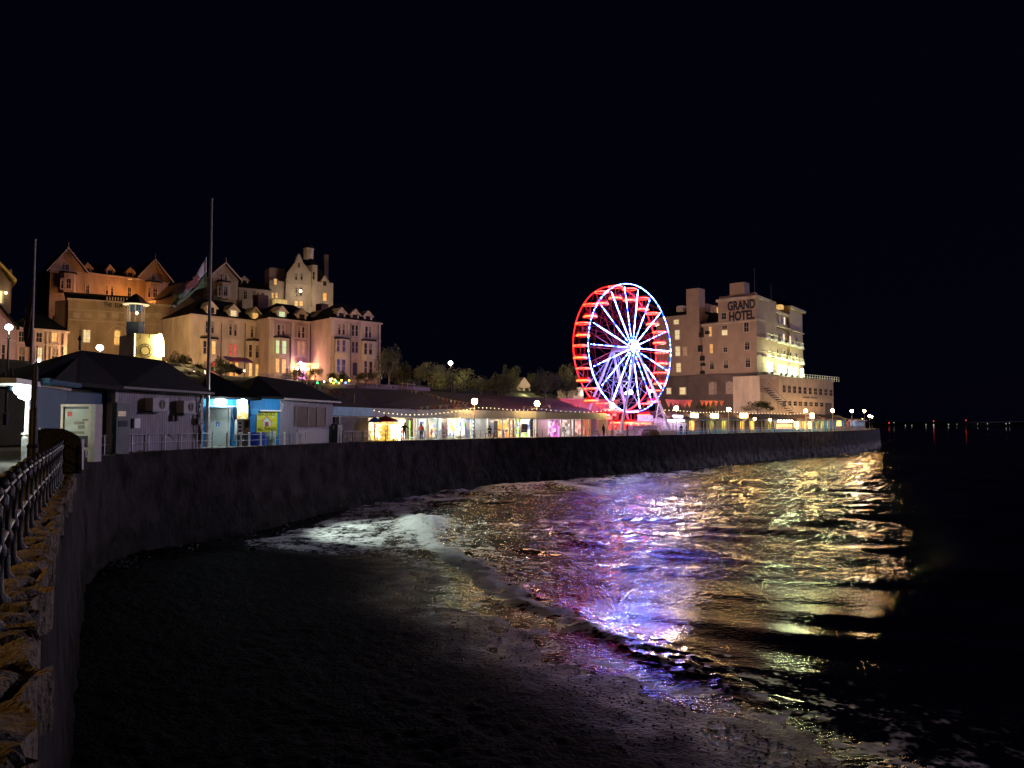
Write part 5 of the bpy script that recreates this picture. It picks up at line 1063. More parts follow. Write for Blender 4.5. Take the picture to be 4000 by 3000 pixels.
flood(2461, 1532, 125, 500, .42, ''); lamp(P(2461, 1532, 124)+Vector((0, -1.2, 0)), 2200, (.45, .55, 1), .3, spot=((-.45, -.85, -.35), 80)); flood(2447, 1536, 125.3, 100, .3, ''); flood(2540, 1528, 124, 260, .3, '')  # spot added at the floodlight throws blue light on the surf
# boarding platform
f = Fac(2398, 121.5, 2640, 126); pt = thing('boarding_platform', 'pale boarding deck with red-lit fencing under the big wheel', 'platform', f.w(f.L/2, -3, -.25))
f.mb().box(0, f.L, -8, 0, -.25, .55).build('deck', M_['white'], pt); f.mb().box(f.L*.35, f.L*.75, -7, -1, .56, 1.3).build('upper_deck', M_['grey'], pt)
rp = glow("red_glow_panel", (1, .12, .06), .8, (.3, .03, .02), 2)  # fence panels glow themselves, the red light is put into them
for i in range(7): f.mb().box(.2+i*1.45, 1.4+i*1.45, -2.2, -2.1, .6, 1.5).build('panel', rp if i < 5 else M_['white'], pt)
f.mb().box(3.6, 8.4, -2.6, -2.4, 1.35, 1.75).build('light_bar', glow("red_light_bar", (1, .1, .05), 5, (1, .3, .15), 2), pt)
m = f.mb()
for i in range(22): m.tube((i*f.L/21, -.15, .55), (i*f.L/21, -.15, 1.6), .03, n=4)
m.tube((0, -.15, 1.6), (f.L, -.15, 1.6), .04, n=4); m.tube((0, -.15, 1.1), (f.L, -.15, 1.1), .03, n=4); m.build('fence', mat("pink_lit_fence", (.5, .3, .3)), pt)
a = f.rect(2525, 1634, 52, 22, -2.9); f.mb().box(a[0], a[1], -3.6, -2.9, a[2], a[3]).build('booth_screen', glow("violet_screen", (.3, .25, 1), .9, (.9, .8, 1), 5, (.5, .55)), pt)
f.mb().box(a[0]-.3, a[1]+.3, -5, -3.0, .55, a[2]-.01).build('ticket_booth', mat("pink_booth", (.5, .35, .36)), pt)
for px, py, w, h in ((2380, 1632, 20, 12), (2400, 1620, 14, 8), (2408, 1665, 14, 8), (2385, 1600, 60, 6), (2395, 1650, 10, 8)): a = f.rect(px, py, w, h, -3); f.mb().box(a[0], a[1], -3.1, -3.0, a[2], a[3]).build('red_lamp_panel', glow("red_lamp_panel_glow", (1, .12, .05), 3.2), pt)
m = f.mb()
for px in (2372, 2392, 2412): u = f.uz(px, 1650, -3.3)[0]; m.tube((u, -3.3, -.25), (u, -3.3, 3.6), .07, n=5)
for z in (1.2, 2.4, 3.6): m.tube((f.uz(2372, 1650, -3.3)[0], -3.3, z), (f.uz(2412, 1650, -3.3)[0], -3.3, z), .05, n=5)
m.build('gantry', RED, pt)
lamp(f.w(5, -1.2, 2.6), 200, (1, .05, .03), .3); lamp(f.w(10, 1, 2.5), 90, (1, .6, .7), .3)
q = [f.w(f.L*.72, 1.6, 0), f.w(f.L*.72+4.4, 1.6, 0)]
f.mb().prism([(f.uz(2500, 1690, 1.6)[0], -.25), (f.uz(2580, 1690, 1.6)[0], -.25), (f.uz(2562, 1690, 1.6)[0], .75), (f.uz(2512, 1690, 1.6)[0], .75)], .6, 1.8).build('ramp_cover', M_['mauve'], pt)

# ================= pier shops =================
def facE(a, b, off):
    p, q = edge_at_px(a, off), edge_at_px(b, off); return Fac(a, p.y, b, q.y)
yb = glow("yellow_lit_bay", (1, .5, .1), 6, (.6, .22, .03), 1.2); yg = glow("green_lit_bay", (.85, .7, .12), 3, (.25, .22, .05), 1.2); ybr = glow("bright_lit_bay", (1, .62, .16), 16, (1, .5, .1), 1.2)
RS = glow("roof_sign_light", (1, .6, .2), 40)
def shoprow(name, label, cat, pxa, pxb, bays, wallm='cream', roofm='redroof', ztop=2.5, off=2.4, rooftop=1.25, awn=True):
    f = facE(pxa, pxb, off); t = thing(name, label, cat, f.w(f.L/2, -2, -.25)); L = f.L
    f.mb().box(0, L, -3.6, -.25, -.25, ztop-.02).build('wall', M_[wallm], t)
    f.mb().prism([(.55, ztop), (.55, ztop+.12), (-2, ztop+rooftop), (-4, ztop+rooftop), (-4, ztop)], -.1, L+.1, 'nz').build('roof', M_[roofm], t)
    f.mb().box(0, L, .3, .5, ztop-.32, ztop-.01).build('fascia', M_['dark'], t)
    f.mb().box(0, L, -.24, -.1, -.25, .45).build('plinth', mat("blue_plinth", (.05, .25, .5)), t)
    for px, w, kind in bays:
        u, _ = f.uz(px, 1665, -.1); hw = w/2/3000*f.w(u, 0, 0).y*1.15
        mt = {'y': yb, 'g': yg, 'b': ybr, 'd': M_['dark'], 'r': M_['dark']}[kind]
        o = f.mb().box(u-hw, u+hw, -.24, -.16, .05, ztop-.4).build('lit_bay' if kind in 'ygb' else 'doorway', mt, t)
        for s in (-1, 1): f.mb().box(u+s*hw-.07, u+s*hw+.07, -.15, .05, -.2, ztop-.35).build('pilaster', M_['cream'], o)
        if kind in 'ygb':
            for j in range(1, 4): uu = u-hw+2*hw*j/4; f.mb().box(uu-.03, uu+.03, -.15, -.1, .05, ztop-.4).build('glazing_bar', M_['brownst'], o)
            lamp(f.w(u, .9, 1.9), {'y': 80, 'g': 60, 'b': 200}[kind], (1, .7, .3) if kind != 'g' else (.85, 1, .4), .15)
    return t, f
def rsign(t, f, px, py, w, h, mt=None):
    a = f.rect(px, py, w, h, .3); o = f.mb().box(a[0], a[1], .1, .3, a[2], a[3]).build('roof_sign', mt or RS, t); f.mb().box(a[0]+.1, a[1]-.1, .1, .2, 2.4, a[2]-.01).build('sign_bracket', M_['black'], o)
t, f = shoprow('ticket_booth', 'white and pink lit booth with a bright sign beside the foot of the big wheel', 'booth', 2596, 2684, [], 'white', 'redroof', 2.5, 2.4)
rsign(t, f, 2650, 1629, 34, 13, glow("pink_white_sign", (1, .8, .95), 14)); a = f.rect(2635, 1643, 76, 5, .55); f.mb().box(a[0], a[1], .52, .6, a[2], a[3]).build('strip_light', glow("pink_strip", (1, .75, .95), 9), t)
a = f.rect(2655, 1672, 50, 36, -.2); f.mb().box(a[0], a[1], -.24, -.15, a[2], a[3]).build('counter_opening', glow("lilac_interior", (.5, .4, .6), .7, (.2, .15, .3), 1.5), t); lamp(f.w(f.L*.6, 1.3, 2.0), 60, (1, .75, .95), .2)
t, f = shoprow('pier_shop', 'pier shop with two lit bays and two glowing roof signs, next to the white booth', 'shop', 2686, 2797, [(2704, 26, 'y'), (2752, 20, 'd'), (2780, 16, 'g')], 'stone')
rsign(t, f, 2709, 1623, 14, 17); rsign(t, f, 2722, 1624, 11, 16); rsign(t, f, 2786, 1625, 12, 16)
t, f = shoprow('pier_shop', 'middle pier shop with dark doorways between yellow-lit bays', 'shop', 2799, 2912, [(2828, 20, 'g'), (2870, 20, 'r'), (2900, 20, 'y')], 'stone')
rsign(t, f, 2800, 1625, 12, 17); rsign(t, f, 2900, 1623, 11, 16); rsign(t, f, 2915, 1623, 11, 16)
t, f = shoprow('pier_shop', 'pier shop with a sloping lit bay and greenish last bay below the unlit lamp post', 'shop', 2914, 3025, [(2938, 24, 'y'), (2980, 20, 'd'), (3008, 14, 'g')], 'brownst')
for px, py in ((2948, 1636), (3008, 1640)): MB().sph(f.w(f.uz(px, py, .7)[0], .7, f.uz(px, py, .7)[1]), .3, 8, 5).build('lamp_globe', RS, t)
t, f = shoprow('snack_kiosk', 'open-fronted snack kiosk with a row of bright bulbs over its counter', 'kiosk', 3028, 3096, [], 'cream')
a = f.rect(3063, 1669, 60, 24, -.2); f.mb().box(a[0], a[1], -.24, -.15, a[2], a[3]).build('counter_opening', glow("golden_interior", (1, .7, .25), 1.1, (.7, .4, .1), 1), t)
for i in range(6): u, z = f.uz(3041+i*10.5, 1645, .8); MB().sph(f.w(u, .8, z), .26, 8, 5).build('bulb', glow("cream_bulb", (1, .85, .6), 14), t)
t, f = shoprow('pier_shop', 'brightest pier shop with dazzling cream windows right of the snack kiosk', 'shop', 3098, 3178, [(3113, 30, 'b'), (3142, 18, 'y'), (3165, 16, 'b')], 'cream'); rsign(t, f, 3174, 1624, 11, 18)
t, f = shoprow('glass_kiosk', 'green-blue glazed kiosk between the brightest shop and the blue kiosk', 'kiosk', 3181, 3224, [(3192, 12, 'g'), (3212, 14, 'g')], 'dblue')
t, f = shoprow('blue_kiosk', 'blue kiosk with a pale lit window near the end of the pier', 'kiosk', 3228, 3302, [(3236, 9, 'g')], 'blue', 'slate', 2.7)
a = f.rect(3277, 1652, 17, 26, -.15); f.mb().box(a[0], a[1], -.2, -.1, a[2], a[3]).build('window', yg, t); a = f.rect(3290, 1661, 22, 10, -.15); f.mb().box(a[0]-1.6, a[1], -.24, -.05, -.2, .8).build('counter', M_['cream'], t)
t, f = shoprow('red_kiosk', 'salmon red kiosk with a dark opening, last on the pier', 'kiosk', 3306, 3382, [], 'blue', 'slate', 2.75, 3.2, .5)
sal = mat("salmon_paint", (.6, .2, .13), .6); lamp(f.w(f.L*.4, 2.2, 2.2), 500, (1, .55, .35), .2)
f.mb().box(.3, 1.9, -.2, .3, -.2, 2.7).build('pillar', sal, t); f.mb().box(4.6, 5.9, -.2, .3, -.2, 2.7).build('pillar', sal, t); f.mb().box(.2, 6.2, -.2, .6, 2.1, 2.72).build('fascia_board', sal, t); f.mb().box(1.9, 4.6, -.23, -.1, -.2, 2.1).build('opening', M_['dark'], t)
f = facE(3262, 3380, .5); t = thing('white_fence', 'white boarded fence along the pier edge in front of the blue and red kiosks', 'fence', f.w(f.L/2, 0, -.25)); m = f.mb()
for i in range(30):
    if i != 20: m.box(i*f.L/30, i*f.L/30+f.L/42, 0, .05, -.3, 1.0)
m.build('boards', M_['cream'], t); f.mb().box(0, f.L, -.06, -.005, .7, .85).build('top_rail', M_['cream'], t); f.mb().box(0, f.L, .06, .2, -.6, -.28).build('kerb_beam', M_['cream'], t)

# ================= lamps =================
def globe_post(loc, h, r, lit, label, grp):
    t = thing('lamp_post', label, 'lamp post', loc, 0, grp); l = Vector(loc)
    MB().lathe(l, [(.2, 0), (.18, .5), (.08, .6), (.06, h*.5), (.1, h*.5+.04), (.055, h*.5+.1), (.045, h-r-.1), (.12, h-r-.02)], 8).build('post', M_['cream'], t)
    MB().sph(l+Vector((0, 0, h)), r, 12, 8).build('globe', M_['bulb'] if lit else M_['cream'], t); return t
LL = [(1860, 1568, 'between the orange jacket and the seated figure'), (2105, 1577, 'in front of the pink-lit end of the arcade'), (2392, 1585, 'at the left foot of the big wheel'), (2645, 1595, 'above the white booth'), (2847, 1599, 'between the first two pier shops'), (3005, 1600, ''), (3148, 1605, 'above the brightest pier shop'), (3252, 1604, 'standing before the blue kiosk'), (3327, 1605, 'standing before the salmon red kiosk'), (3376, 1605, 'at the right corner of the salmon red kiosk'), (3395, 1625, 'first of the three lower ones at the pier end'), (3416, 1627, 'middle of the three lower ones at the pier end'), (3429, 1627, 'outermost at the pier end')]
gp = {}
for px, py, w in LL:
    q = edge_at_px(px, .9) if px < 3390 else edge_at_px(px, 1.5); z0 = zprom(q.y); h = P(px, py, q.y).z-z0; lit = px != 3005
    lab = 'cream post with amber glowing globe '+w if lit else 'cream post with its globe unlit, before the third pier shop'
    globe_post((q.x, q.y, z0), h, .36, lit, lab, 'globe lamp posts along the promenade')
q = edge_at_px(3400, 4.0)
for px, py in ((3383, 1636), (3391, 1645), (3412, 1643), (3432, 1645)):
    q = edge_at_px(px, 5.0); p = P(px, py, q.y); t = thing('small_lamp', 'small amber lamp on a short post behind the pier-end globes', 'lamp', (q.x, q.y, -.25), 0, 'small amber lamps at the pier end')
    MB().tube((q.x, q.y, -.25), (q.x, q.y, p.z), .05).build('post', M_['cream'], t); MB().sph((q.x, q.y, p.z), .2, 8, 5).build('bulb', glow("small_amber", (1, .6, .15), 10), t)
def street_lamp(px, py, d, z0, col, e, s, label, r=.26, lc=None, hcol=None):
    p = P(px, py, d); t = thing('street_lamp', label, 'street lamp', (p.x, p.y, z0)); h = p.z-z0; l = Vector((p.x, p.y, z0))
    MB().lathe(l, [(.22, 0), (.2, .9), (.1, 1.0), (.07, h-1), (.14, h-.9), (.05, h-.8), (.05, h-.4)], 8).build('post', M_['iron'], t)
    MB().path([l+Vector((0, 0, h-.6)), l+Vector((.12, -.1, h-.35)), l+Vector((0.02, -.05, h-.25))], .04, 5).build('bracket', M_['white'], t)
    MB().sph(l+Vector((0, 0, h)), r, 12, 8, .9).build('lantern', glow(s[0], col, s[1]), t)
    if e: lamp(p+Vector((0, -.6, -.1)), e, lc or col, .25)
    return t
street_lamp(35, 1278, 62, 1.5, (.85, .85, 1), 240, ("cool_lantern", 22), 'tall dark lamp post with cold white lantern at the left edge', .27, (1, .85, .6))
street_lamp(390, 1358, 75, 3, (1, .95, .85), 260, ("cream_lantern", 22), 'lamp with glaring lantern just above the nearest kiosk roof', .32, (1, .8, .45))
street_lamp(150, 1409, 90, 3.5, (.95, .85, 1), 120, ("lilac_lantern", 14), 'lamp glowing against the pink terrace window', .2)
street_lamp(1760, 1418, 135, 7.0, (1, .85, .45), 900, ("yellow_lantern", 30), 'lone yellow street lamp above the bushes behind the arcade', .38, (1, .82, .3))
t = street_lamp(2000, 1500, 7.0, 0, (1, .6, .2), 0, ("assumed_sodium", 20), 'assumed unseen sodium street lamp standing inland of the near iron railing')  # assumed lamp out of view, added to light the near coping orange
t.location = (-12.5, 6.0, 0); lamp((-12.1, 5.9, 4.6), 1150, (1, .52, .14), .12)
for ch in t.children: 
    if ch.name.startswith('post'): ch.scale = (1, 1, 1)
t.scale = (1, 1, 2.6)
# assumed light with no fitting by the trees, behind the arcade
lamp(P(2050, 1535, 158), 500, (1, .9, .35), .5)

# ================= festoons and bunting =================
bulbm = glow("festoon_bulb_light", (1, .8, .5), 5)
def festoon(name, label, pts, n, grp, r=.045):
    W_ = [P(px, py, edge_at_px(px, .9).y) for px, py in pts]; t = thing(name, label, 'string lights', W_[0], 0, grp)
    MB().path(W_, .018, 4).build('cable', M_['black'], t)
    L = [0]; 
    for a, b in zip(W_, W_[1:]): L.append(L[-1]+(b-a).length)
    first = None
    for i in range(n):
        s = L[-1]*(i+.5)/n; k = max(j for j in range(len(L)-1) if L[j] <= s); p = W_[k].lerp(W_[k+1], (s-L[k])/(L[k+1]-L[k]))
        if first is None: first = MB().sph(p-Vector((0, 0, .08)), r, 6, 4).build('bulb', bulbm, t); p0 = p
        else: dup(first, parent=t, loc=first.location+(p-p0))
festoon('string_lights', 'sagging string of white bulbs along the left half of the arcade fascia', [(1452, 1597), (1500, 1610), (1600, 1618), (1700, 1614), (1800, 1602), (1858, 1592)], 25, 'festoon strings')
festoon('string_lights', 'string of bulbs over the arcade between its two globe lamps', [(1862, 1590), (1930, 1592), (2000, 1599), (2060, 1600), (2103, 1594)], 15, 'festoon strings')
festoon('string_lights', 'string of bulbs from the arcade globe lamp to the domed kiosk', [(2107, 1594), (2150, 1600), (2220, 1606), (2300, 1608), (2388, 1600)], 16, 'festoon strings')
festoon('string_lights', 'string of bulbs running from the big wheel towards the first pier shop', [(2590, 1600), (2645, 1602), (2740, 1610), (2845, 1606)], 20, 'festoon strings', .06)
festoon('string_lights', 'string of bulbs above the middle pier shops below the hotel', [(2849, 1606), (2930, 1614), (3003, 1612), (3080, 1617), (3146, 1612)], 24, 'festoon strings', .06)
def bunting(label, pts, n, size, cols, grp='bunting strings', vis=1):
    W_ = [P(*q) for q in pts]; t = thing('bunting', label, 'bunting', W_[0], 0, grp); MB().path(W_, .015, 4).build('cord', M_['cream'], t)
    L = [0]
    for a, b in zip(W_, W_[1:]): L.append(L[-1]+(b-a).length)
    for i in range(n):
        s = L[-1]*(i+.5)/n; k = max(j for j in range(len(L)-1) if L[j] <= s); p = W_[k].lerp(W_[k+1], (s-L[k])/(L[k+1]-L[k])); q = rnd.uniform(-.15, .15)
        MB().add([p+Vector((-size*.4, 0, 0)), p+Vector((size*.4, 0, 0)), p+Vector((q, -q, -size)), p+Vector((-size*.4, .02, 0)), p+Vector((size*.4, .02, 0)), p+Vector((q, .02-q, -size))], [(0, 1, 2), (3, 5, 4), (0, 3, 4, 1), (1, 4, 5, 2), (2, 5, 3, 0)]).build('pennant', cols[i % len(cols)], t)
cw, cr_ = mat("white_pennant", (.6, .52, .5)), mat("red_pennant", (.5, .12, .1))
bunting('upper string of pennants from the garden down to the short pole by the beach shop', [(1130, 1465, 88), (1210, 1492, 86), (1290, 1520, 84), (1378, 1545, 80)], 16, .45, [cw, cr_])
bunting('short string of pennants on the hut side of the short pole', [(1290, 1548, 78), (1330, 1550, 79), (1376, 1543, 80)], 6, .4, [cw, cw])
bunting('long pennant string from the garden to the first globe lamp over the arcade roof', [(1400, 1495, 96), (1520, 1506, 96), (1640, 1530, 96), (1760, 1562, 95), (1850, 1576, 93.5)], 26, .42, [cw, cr_, cw])
bunting('low pennant string over the arcade fascia', [(1560, 1598, 84), (1680, 1586, 88), (1780, 1580, 91), (1850, 1577, 93.5)], 12, .45, [cw, cw, cr_])
bunting('lamp-lit pennants around the second globe lamp', [(2040, 1588, 101), (2105, 1588, 102), (2150, 1580, 104)], 9, .45, [cw, cr_])
bunting('large red pennants strung from the big wheel across the foot of the hotel', [(2600, 1560, 134), (2640, 1562, 136), (2700, 1562, 140)], 6, 1.4, [cr_])
bunting('large red pennants in front of the dark hotel plinth', [(2735, 1565, 146), (2780, 1566, 150), (2830, 1566, 153)], 5, 1.1, [cr_])
q = P(1381, 1590, 80); t = tag(MB().tube((q.x, q.y, 2.6), (q.x, q.y, P(1381, 1540, 80).z), .13, n=8).tube((q.x, q.y, -.2), (q.x, q.y, 2.6), .1, n=8).build('bunting_pole', M_['cream'], None, origin=(q.x, q.y, 0)), 'short pale pole holding pennants above the turquoise fascia', 'pole')

# ================= railings =================
def post_bm(h, ball, r=.045):
    if ball: return [(.10, 0), (.10, .06), (.045, .12), (.036, .4), (.055, .43), (.06, .5), (.036, .55), (.033, h-.28), (.06, h-.25), (.062, h-.14), (.035, h-.11), (.03, h-.09)]
    return [(r*1.5, 0), (r*1.5, .06), (r, .1), (r, h-.1), (r*1.5, h-.06), (r*.6, h)]
def railing(label, pts, h, ball, mt, rmt, rails=(.52, .97), r=.045, rr=.024, zoff=0.0):
    t = thing('railing', label, 'railing', (pts[0].x, pts[0].y, zprom(pts[0].y))); first = None
    P3 = [Vector((p.x, p.y, zprom(p.y)+zoff)) for p in pts]
    for p in P3:
        if first is None:
            m = MB().lathe(p, post_bm(h, ball, r), 10)
            if ball: m.sph(p+Vector((0, 0, h-.03)), .062, 12, 8)
            first = m.build('post', mt, t, smooth=ball); p0 = p
        else: dup(first, parent=t, loc=first.location+(p-p0))
    for z in rails: MB().path([p+Vector((0, 0, z)) for p in P3], rr, 8).build('rail', rmt, t, smooth=True)
    return t
def along(y0, y1, step, off):
    o = []; acc = 0; last = None
    for i in range(40, len(EDGE)):
        p = EDGE[i]+INL[i]*off
        if p.y < y0 or p.y > y1: continue
        if last is None or (p-last).length >= step-.26: o.append(p); last = p
    return o
near = []
yy = 7.85-.95*6
while yy < 33:
    i = min(range(len(EDGE)-1), key=lambda k: abs(EDGE[k].y-yy) if EDGE[k].y > -1 and k > 30 else 1e9); p = EDGE[i].lerp(EDGE[i+1], max(0, min(1, (yy-EDGE[i].y)/max(.01, EDGE[i+1].y-EDGE[i].y))))
    near.append(p+INL[i]*(.48-.22*ss(30, 20, yy))); yy += .95
railing('black iron railing with ball-topped posts and two shiny rails along the near wall top', near, 1.1, True, M_['iron'], M_['rail'])
pw = [edge_at_px(px, .45) for px in (898, 944, 988, 1033, 1076, 1121, 1162, 1201)]
railing('grey tubular railing in front of the nearest kiosk side', along(33.6, 51, 1.5, .45), 1.05, False, M_['steel'], M_['steel'], (.5, .98), .04, .022)
railing('white posts linked by thin rails before the toilet door and yellow poster', pw, 1.0, False, M_['white'], M_['steel'], (.45, .85), .07, .015)
railing('thin railing along the wall in front of the glazed arcade', along(68, 113, 1.7, .4), 1.05, False, M_['cream'], M_['steel'], (.55, 1.0), .04, .022)
railing('thin railing along the pier in front of its shops', along(114, 185, 2.1, .4), 1.05, False, M_['steel'], M_['steel'], (.55, 1.0), .05, .03)
for px in (1345, 1387, 1424): q = edge_at_px(px, .6); o = MB().lathe((q.x, q.y, zprom(q.y)), [(.09, 0), (.09, .95), (.05, 1.0)], 8).build('bollard', M_['cream'], None, origin=(q.x, q.y, zprom(q.y))); tag(o, 'pale bollard between the waste container and the carousel', 'bollard', 'bollards beside the waste container')
for px in (443, 470): q = edge_at_px(px, .3); o = MB().lathe((q.x, q.y, 0), [(.09, 0), (.09, 1.0), (.06, 1.05)], 8).build('bollard', M_['cream'], None, origin=(q.x, q.y, 0)); tag(o, 'cream bollard in front of the ticket machine', 'bollard', 'bollards before the ticket machine')

# dark stub post on the near promenade
q = P(131, 1655, 17.5); t = thing('lamp_column', 'thick dark iron column with a thin spike, rising behind the near railing', 'column', (q.x, q.y, 0))
zt = P(133, 1432, 17.5).z
MB().lathe((q.x, q.y, 0), [(.17, 0), (.16, .3), (.12, .35), (.11, 1.05), (.13, 1.08), (.09, 1.15), (.085, 1.9), (.06, 1.95), (.06, zt-.1), (.06, zt)], 12).build('shaft', M_['iron'], t, smooth=False)
MB().tube((q.x+.03, q.y, zt), (q.x+.03, q.y, P(137, 1350, 17.5).z), .012).build('spike', M_['iron'], t)

# ================= flagpoles =================
def flagpole(label, px0, py0, px1, py1, d, r0, r1):
    a, b = P(px1, py1, d), P(px0, py0, d); g = Vector((a.x, a.y, 0)); b = Vector((a.x+(b.x-a.x)*.15, a.y, b.z)); t = thing('flagpole', label, 'flagpole', g)
    m = MB().tube(g, g.lerp(b, .5), r0, (r0+r1)/2, 10); m.tube(g.lerp(b, .5), b, (r0+r1)/2, r1, 10); m.sph(b, r1*1.5, 8, 5); m.build('pole', mat("pale_flagpole", (.42, .37, .33), .5), t)
    MB().path([g+Vector((r0+.03, -.05, 1.2)), b+Vector((r1+.03, -.05, -.3))], .008, 4).build('halyard', M_['cream'], t); return t, g, b
t, g, b = flagpole('tall white flagpole with a drooping flag, standing beside the toilet door', 820, 778, 808, 1755, 53.2, .13, .075)
def fp(px, py, dd=0): return P(px, py, 53.2+dd)
def flag(name, label, quad, mt, parent, nu=16, nv=24, amp=.18, holes=None):
    """cloth between a hoist line and a fly line, with folds"""
    (a0, a1), (b0, b1) = quad; vs = []
    for j in range(nv+1):
        for i in range(nu+1):
            s, v = i/nu, j/nv; h = a0.lerp(a1, s); e = b0.lerp(b1, s); p = h.lerp(e, v); p = p+Vector((0, 1, 0))*(amp*math.sin(s*9+v*3)*v+amp*.6*math.sin(s*17+v*5)*v)+Vector((0, 0, -.25*math.sin(v*math.pi)*(1-s)))
            vs.append(p)
    fs = [(j*(nu+1)+i, j*(nu+1)+i+1, (j+1)*(nu+1)+i+1, (j+1)*(nu+1)+i) for j in range(nv) for i in range(nu)]
    o = MB().add(vs, fs).build(name, mt, parent, smooth=True); s = o.modifiers.new('s', 'SOLIDIFY'); s.thickness = .01; return o, vs
wt_ = mat("white_flag_cloth", (.8, .72, .65), .8, .1); gt_ = mat("green_flag_cloth", (.12, .2, .07), .8, .2); rt_ = mat("red_dragon_cloth", (.28, .07, .05), .8, .1)
ft = thing('flag', 'white and green flag with a red dragon, drooping from the tall pole', 'flag', fp(806, 1060))
fu, vs1 = flag('white_half', '', ((fp(807, 1003), fp(806, 1062)), (fp(662, 1196, -4), fp(690, 1196, -3.8))), wt_, ft)
fl2, vs2 = flag('green_half', '', ((fp(806, 1062), fp(806, 1122)), (fp(690, 1196, -3.8), fp(700, 1150, -3.4))), gt_, ft)
dr = [(772, 1070), (764, 1080), (752, 1082), (757, 1092), (745, 1098), (720, 1120), (732, 1118), (718, 1135), (735, 1130), (752, 1118), (760, 1128), (768, 1112), (778, 1105), (772, 1092), (781, 1084)]
dq = [fp(x, y, -.35-(806-x)/144*4) for x, y in dr]; k = len(dq); MB().add(dq+[p+Vector((0, -.012, 0)) for p in dq], [tuple(range(k)), tuple(range(2*k-1, k-1, -1))]+[(i, (i+1) % k, k+(i+1) % k, k+i) for i in range(k)]).build('red_dragon', rt_, ft)
t, g, b = flagpole('thinner flagpole at the left with a limp dark flag wrapped round it', 134, 938, 118, 1540, 58, .14, .08)
ft = thing('flag', 'limp dark flag hanging wrapped about the left flagpole', 'flag', P(118, 1200, 57.8))
m = MB(); prof = [(1115, 2), (1150, 6), (1190, 9), (1215, 12), (1240, 9), (1280, 14), (1330, 13), (1355, 9)]
vs = []; nn_ = 14
for j, (py, w) in enumerate(prof):
    for i in range(nn_): a = 2*math.pi*i/nn_; rr_ = w/3000*58*(1+.3*math.sin(a*3+j)); px = 126-(py-1115)*.045; c = P(px-w*.7, py, 57.9); vs.append(c+Vector((rr_*math.cos(a), rr_*.5*math.sin(a), 0)))
m.add(vs, [(j*nn_+i, j*nn_+(i+1) % nn_, (j+1)*nn_+(i+1) % nn_, (j+1)*nn_+i) for j in range(len(prof)-1) for i in range(nn_)]); m.build('cloth', mat("dark_flag_cloth", (.10, .07, .06), .8, .5, .8, col2=(.28, .2, .18)), ft, smooth=True)

# ================= turret kiosk with the dial =================
fk = Fac(516, 92, 642, 94.5); fk2 = Fac(458, 95.2, 516, 92); t = thing('turret_kiosk', 'cream kiosk with a ringed dial, dazzling lamp and small lantern turret on top', 'kiosk', fk.w(1.5, -1.5, 4))
z0, z1 = fk.uz(560, 1400)[1], fk.uz(560, 1304)[1]; u1 = fk.uz(633, 1345)[0]
cl = mat("cream_lit_panel", (.5, .45, .26), .7, .15, 1.5)
fk.mb().box(0, u1, -3.2, 0, 3.5, z1).build('body', cl, t); fk.mb().box(-.05, u1+.5, .02, .5, z0-.5, z0-.2).build('ledge', M_['cream'], t)
fk2.mb().box(0, fk2.L, -.2, .02, 3.5, z1-.05).build('side_wall', M_['brownst'], t)
uc, zc = fk.uz(567, 1370)
for r_, w in ((.82, .035), (.58, .03), (.50, .03)): fk.mb().path([(uc+r_*math.cos(a*math.pi/12), .03, zc+r_*math.sin(a*math.pi/12)) for a in range(24)], w, 5, True).build('dial_ring', M_['black'], t)
m = fk.mb()
for a in range(12): a_ = a*math.pi/6; m.tube((uc+.58*math.cos(a_), .03, zc+.58*math.sin(a_)), (uc+.82*math.cos(a_), .03, zc+.82*math.sin(a_)), .02, n=4)
m.build('dial_marks', M_['black'], t)
for x0, y0, x1, y1 in ((530, 1322, 548, 1322), (548, 1304, 548, 1322), (584, 1304, 584, 1322), (584, 1322, 600, 1322), (530, 1350, 536, 1390), (520, 1330, 540, 1330)):
    a, b = fk.uz(x0, y0), fk.uz(x1, y1); fk.mb().tube((a[0], .02, a[1]), (b[0], .02, b[1]), .025, n=4).build('stone_line', M_['black'], t)
for i in range(14): MB().sph(fk.w(.05, .1, z1-.1-i*.2), .045, 6, 4).build('bead_light', M_['bulbwarm'], t)
gl = glow("dazzling_flood_panel", (1, .82, .42), 24)
fk.mb().prism([fk.uz(602, 1312), fk.uz(624, 1304), fk.uz(634, 1330), fk.uz(636, 1392), fk.uz(604, 1388), fk.uz(606, 1350)], .05, .5).build('flood_panel', gl, t)
lamp(fk.w(u1+.2, 2.2, z0+1.2), 420, (1, .7, .2), .4)
ct = fk.w(fk.uz(545, 1300)[0], -1.6, z1); rr_ = 1.05
MB().lathe(ct, [(rr_, -.02), (rr_, 1.4), (rr_+.08, 1.45), (rr_, 1.5)], 8).build('turret_base', mat("slate_blue_paint", (.06, .08, .16)), t)
zt = P(545, 1190, ct.y).z-ct.z
for i in range(8): a = i*math.pi/4+.39; MB().tube(ct+Vector((.92*math.cos(a), .92*math.sin(a), 1.5)), ct+Vector((.92*math.cos(a), .92*math.sin(a), zt)), .08, n=6).build('turret_post', M_['cream'], t)
zr = P(540, 1150, ct.y).z-ct.z
tr = MB().lathe(ct, [(1.45, zt), (1.4, zt+.12), (.75, zt+.8), (.3, zr-.05), (.05, zr+.1)], 8).build('turret_roof', mat("dark_red_tiles", (.10, .04, .03)), t)
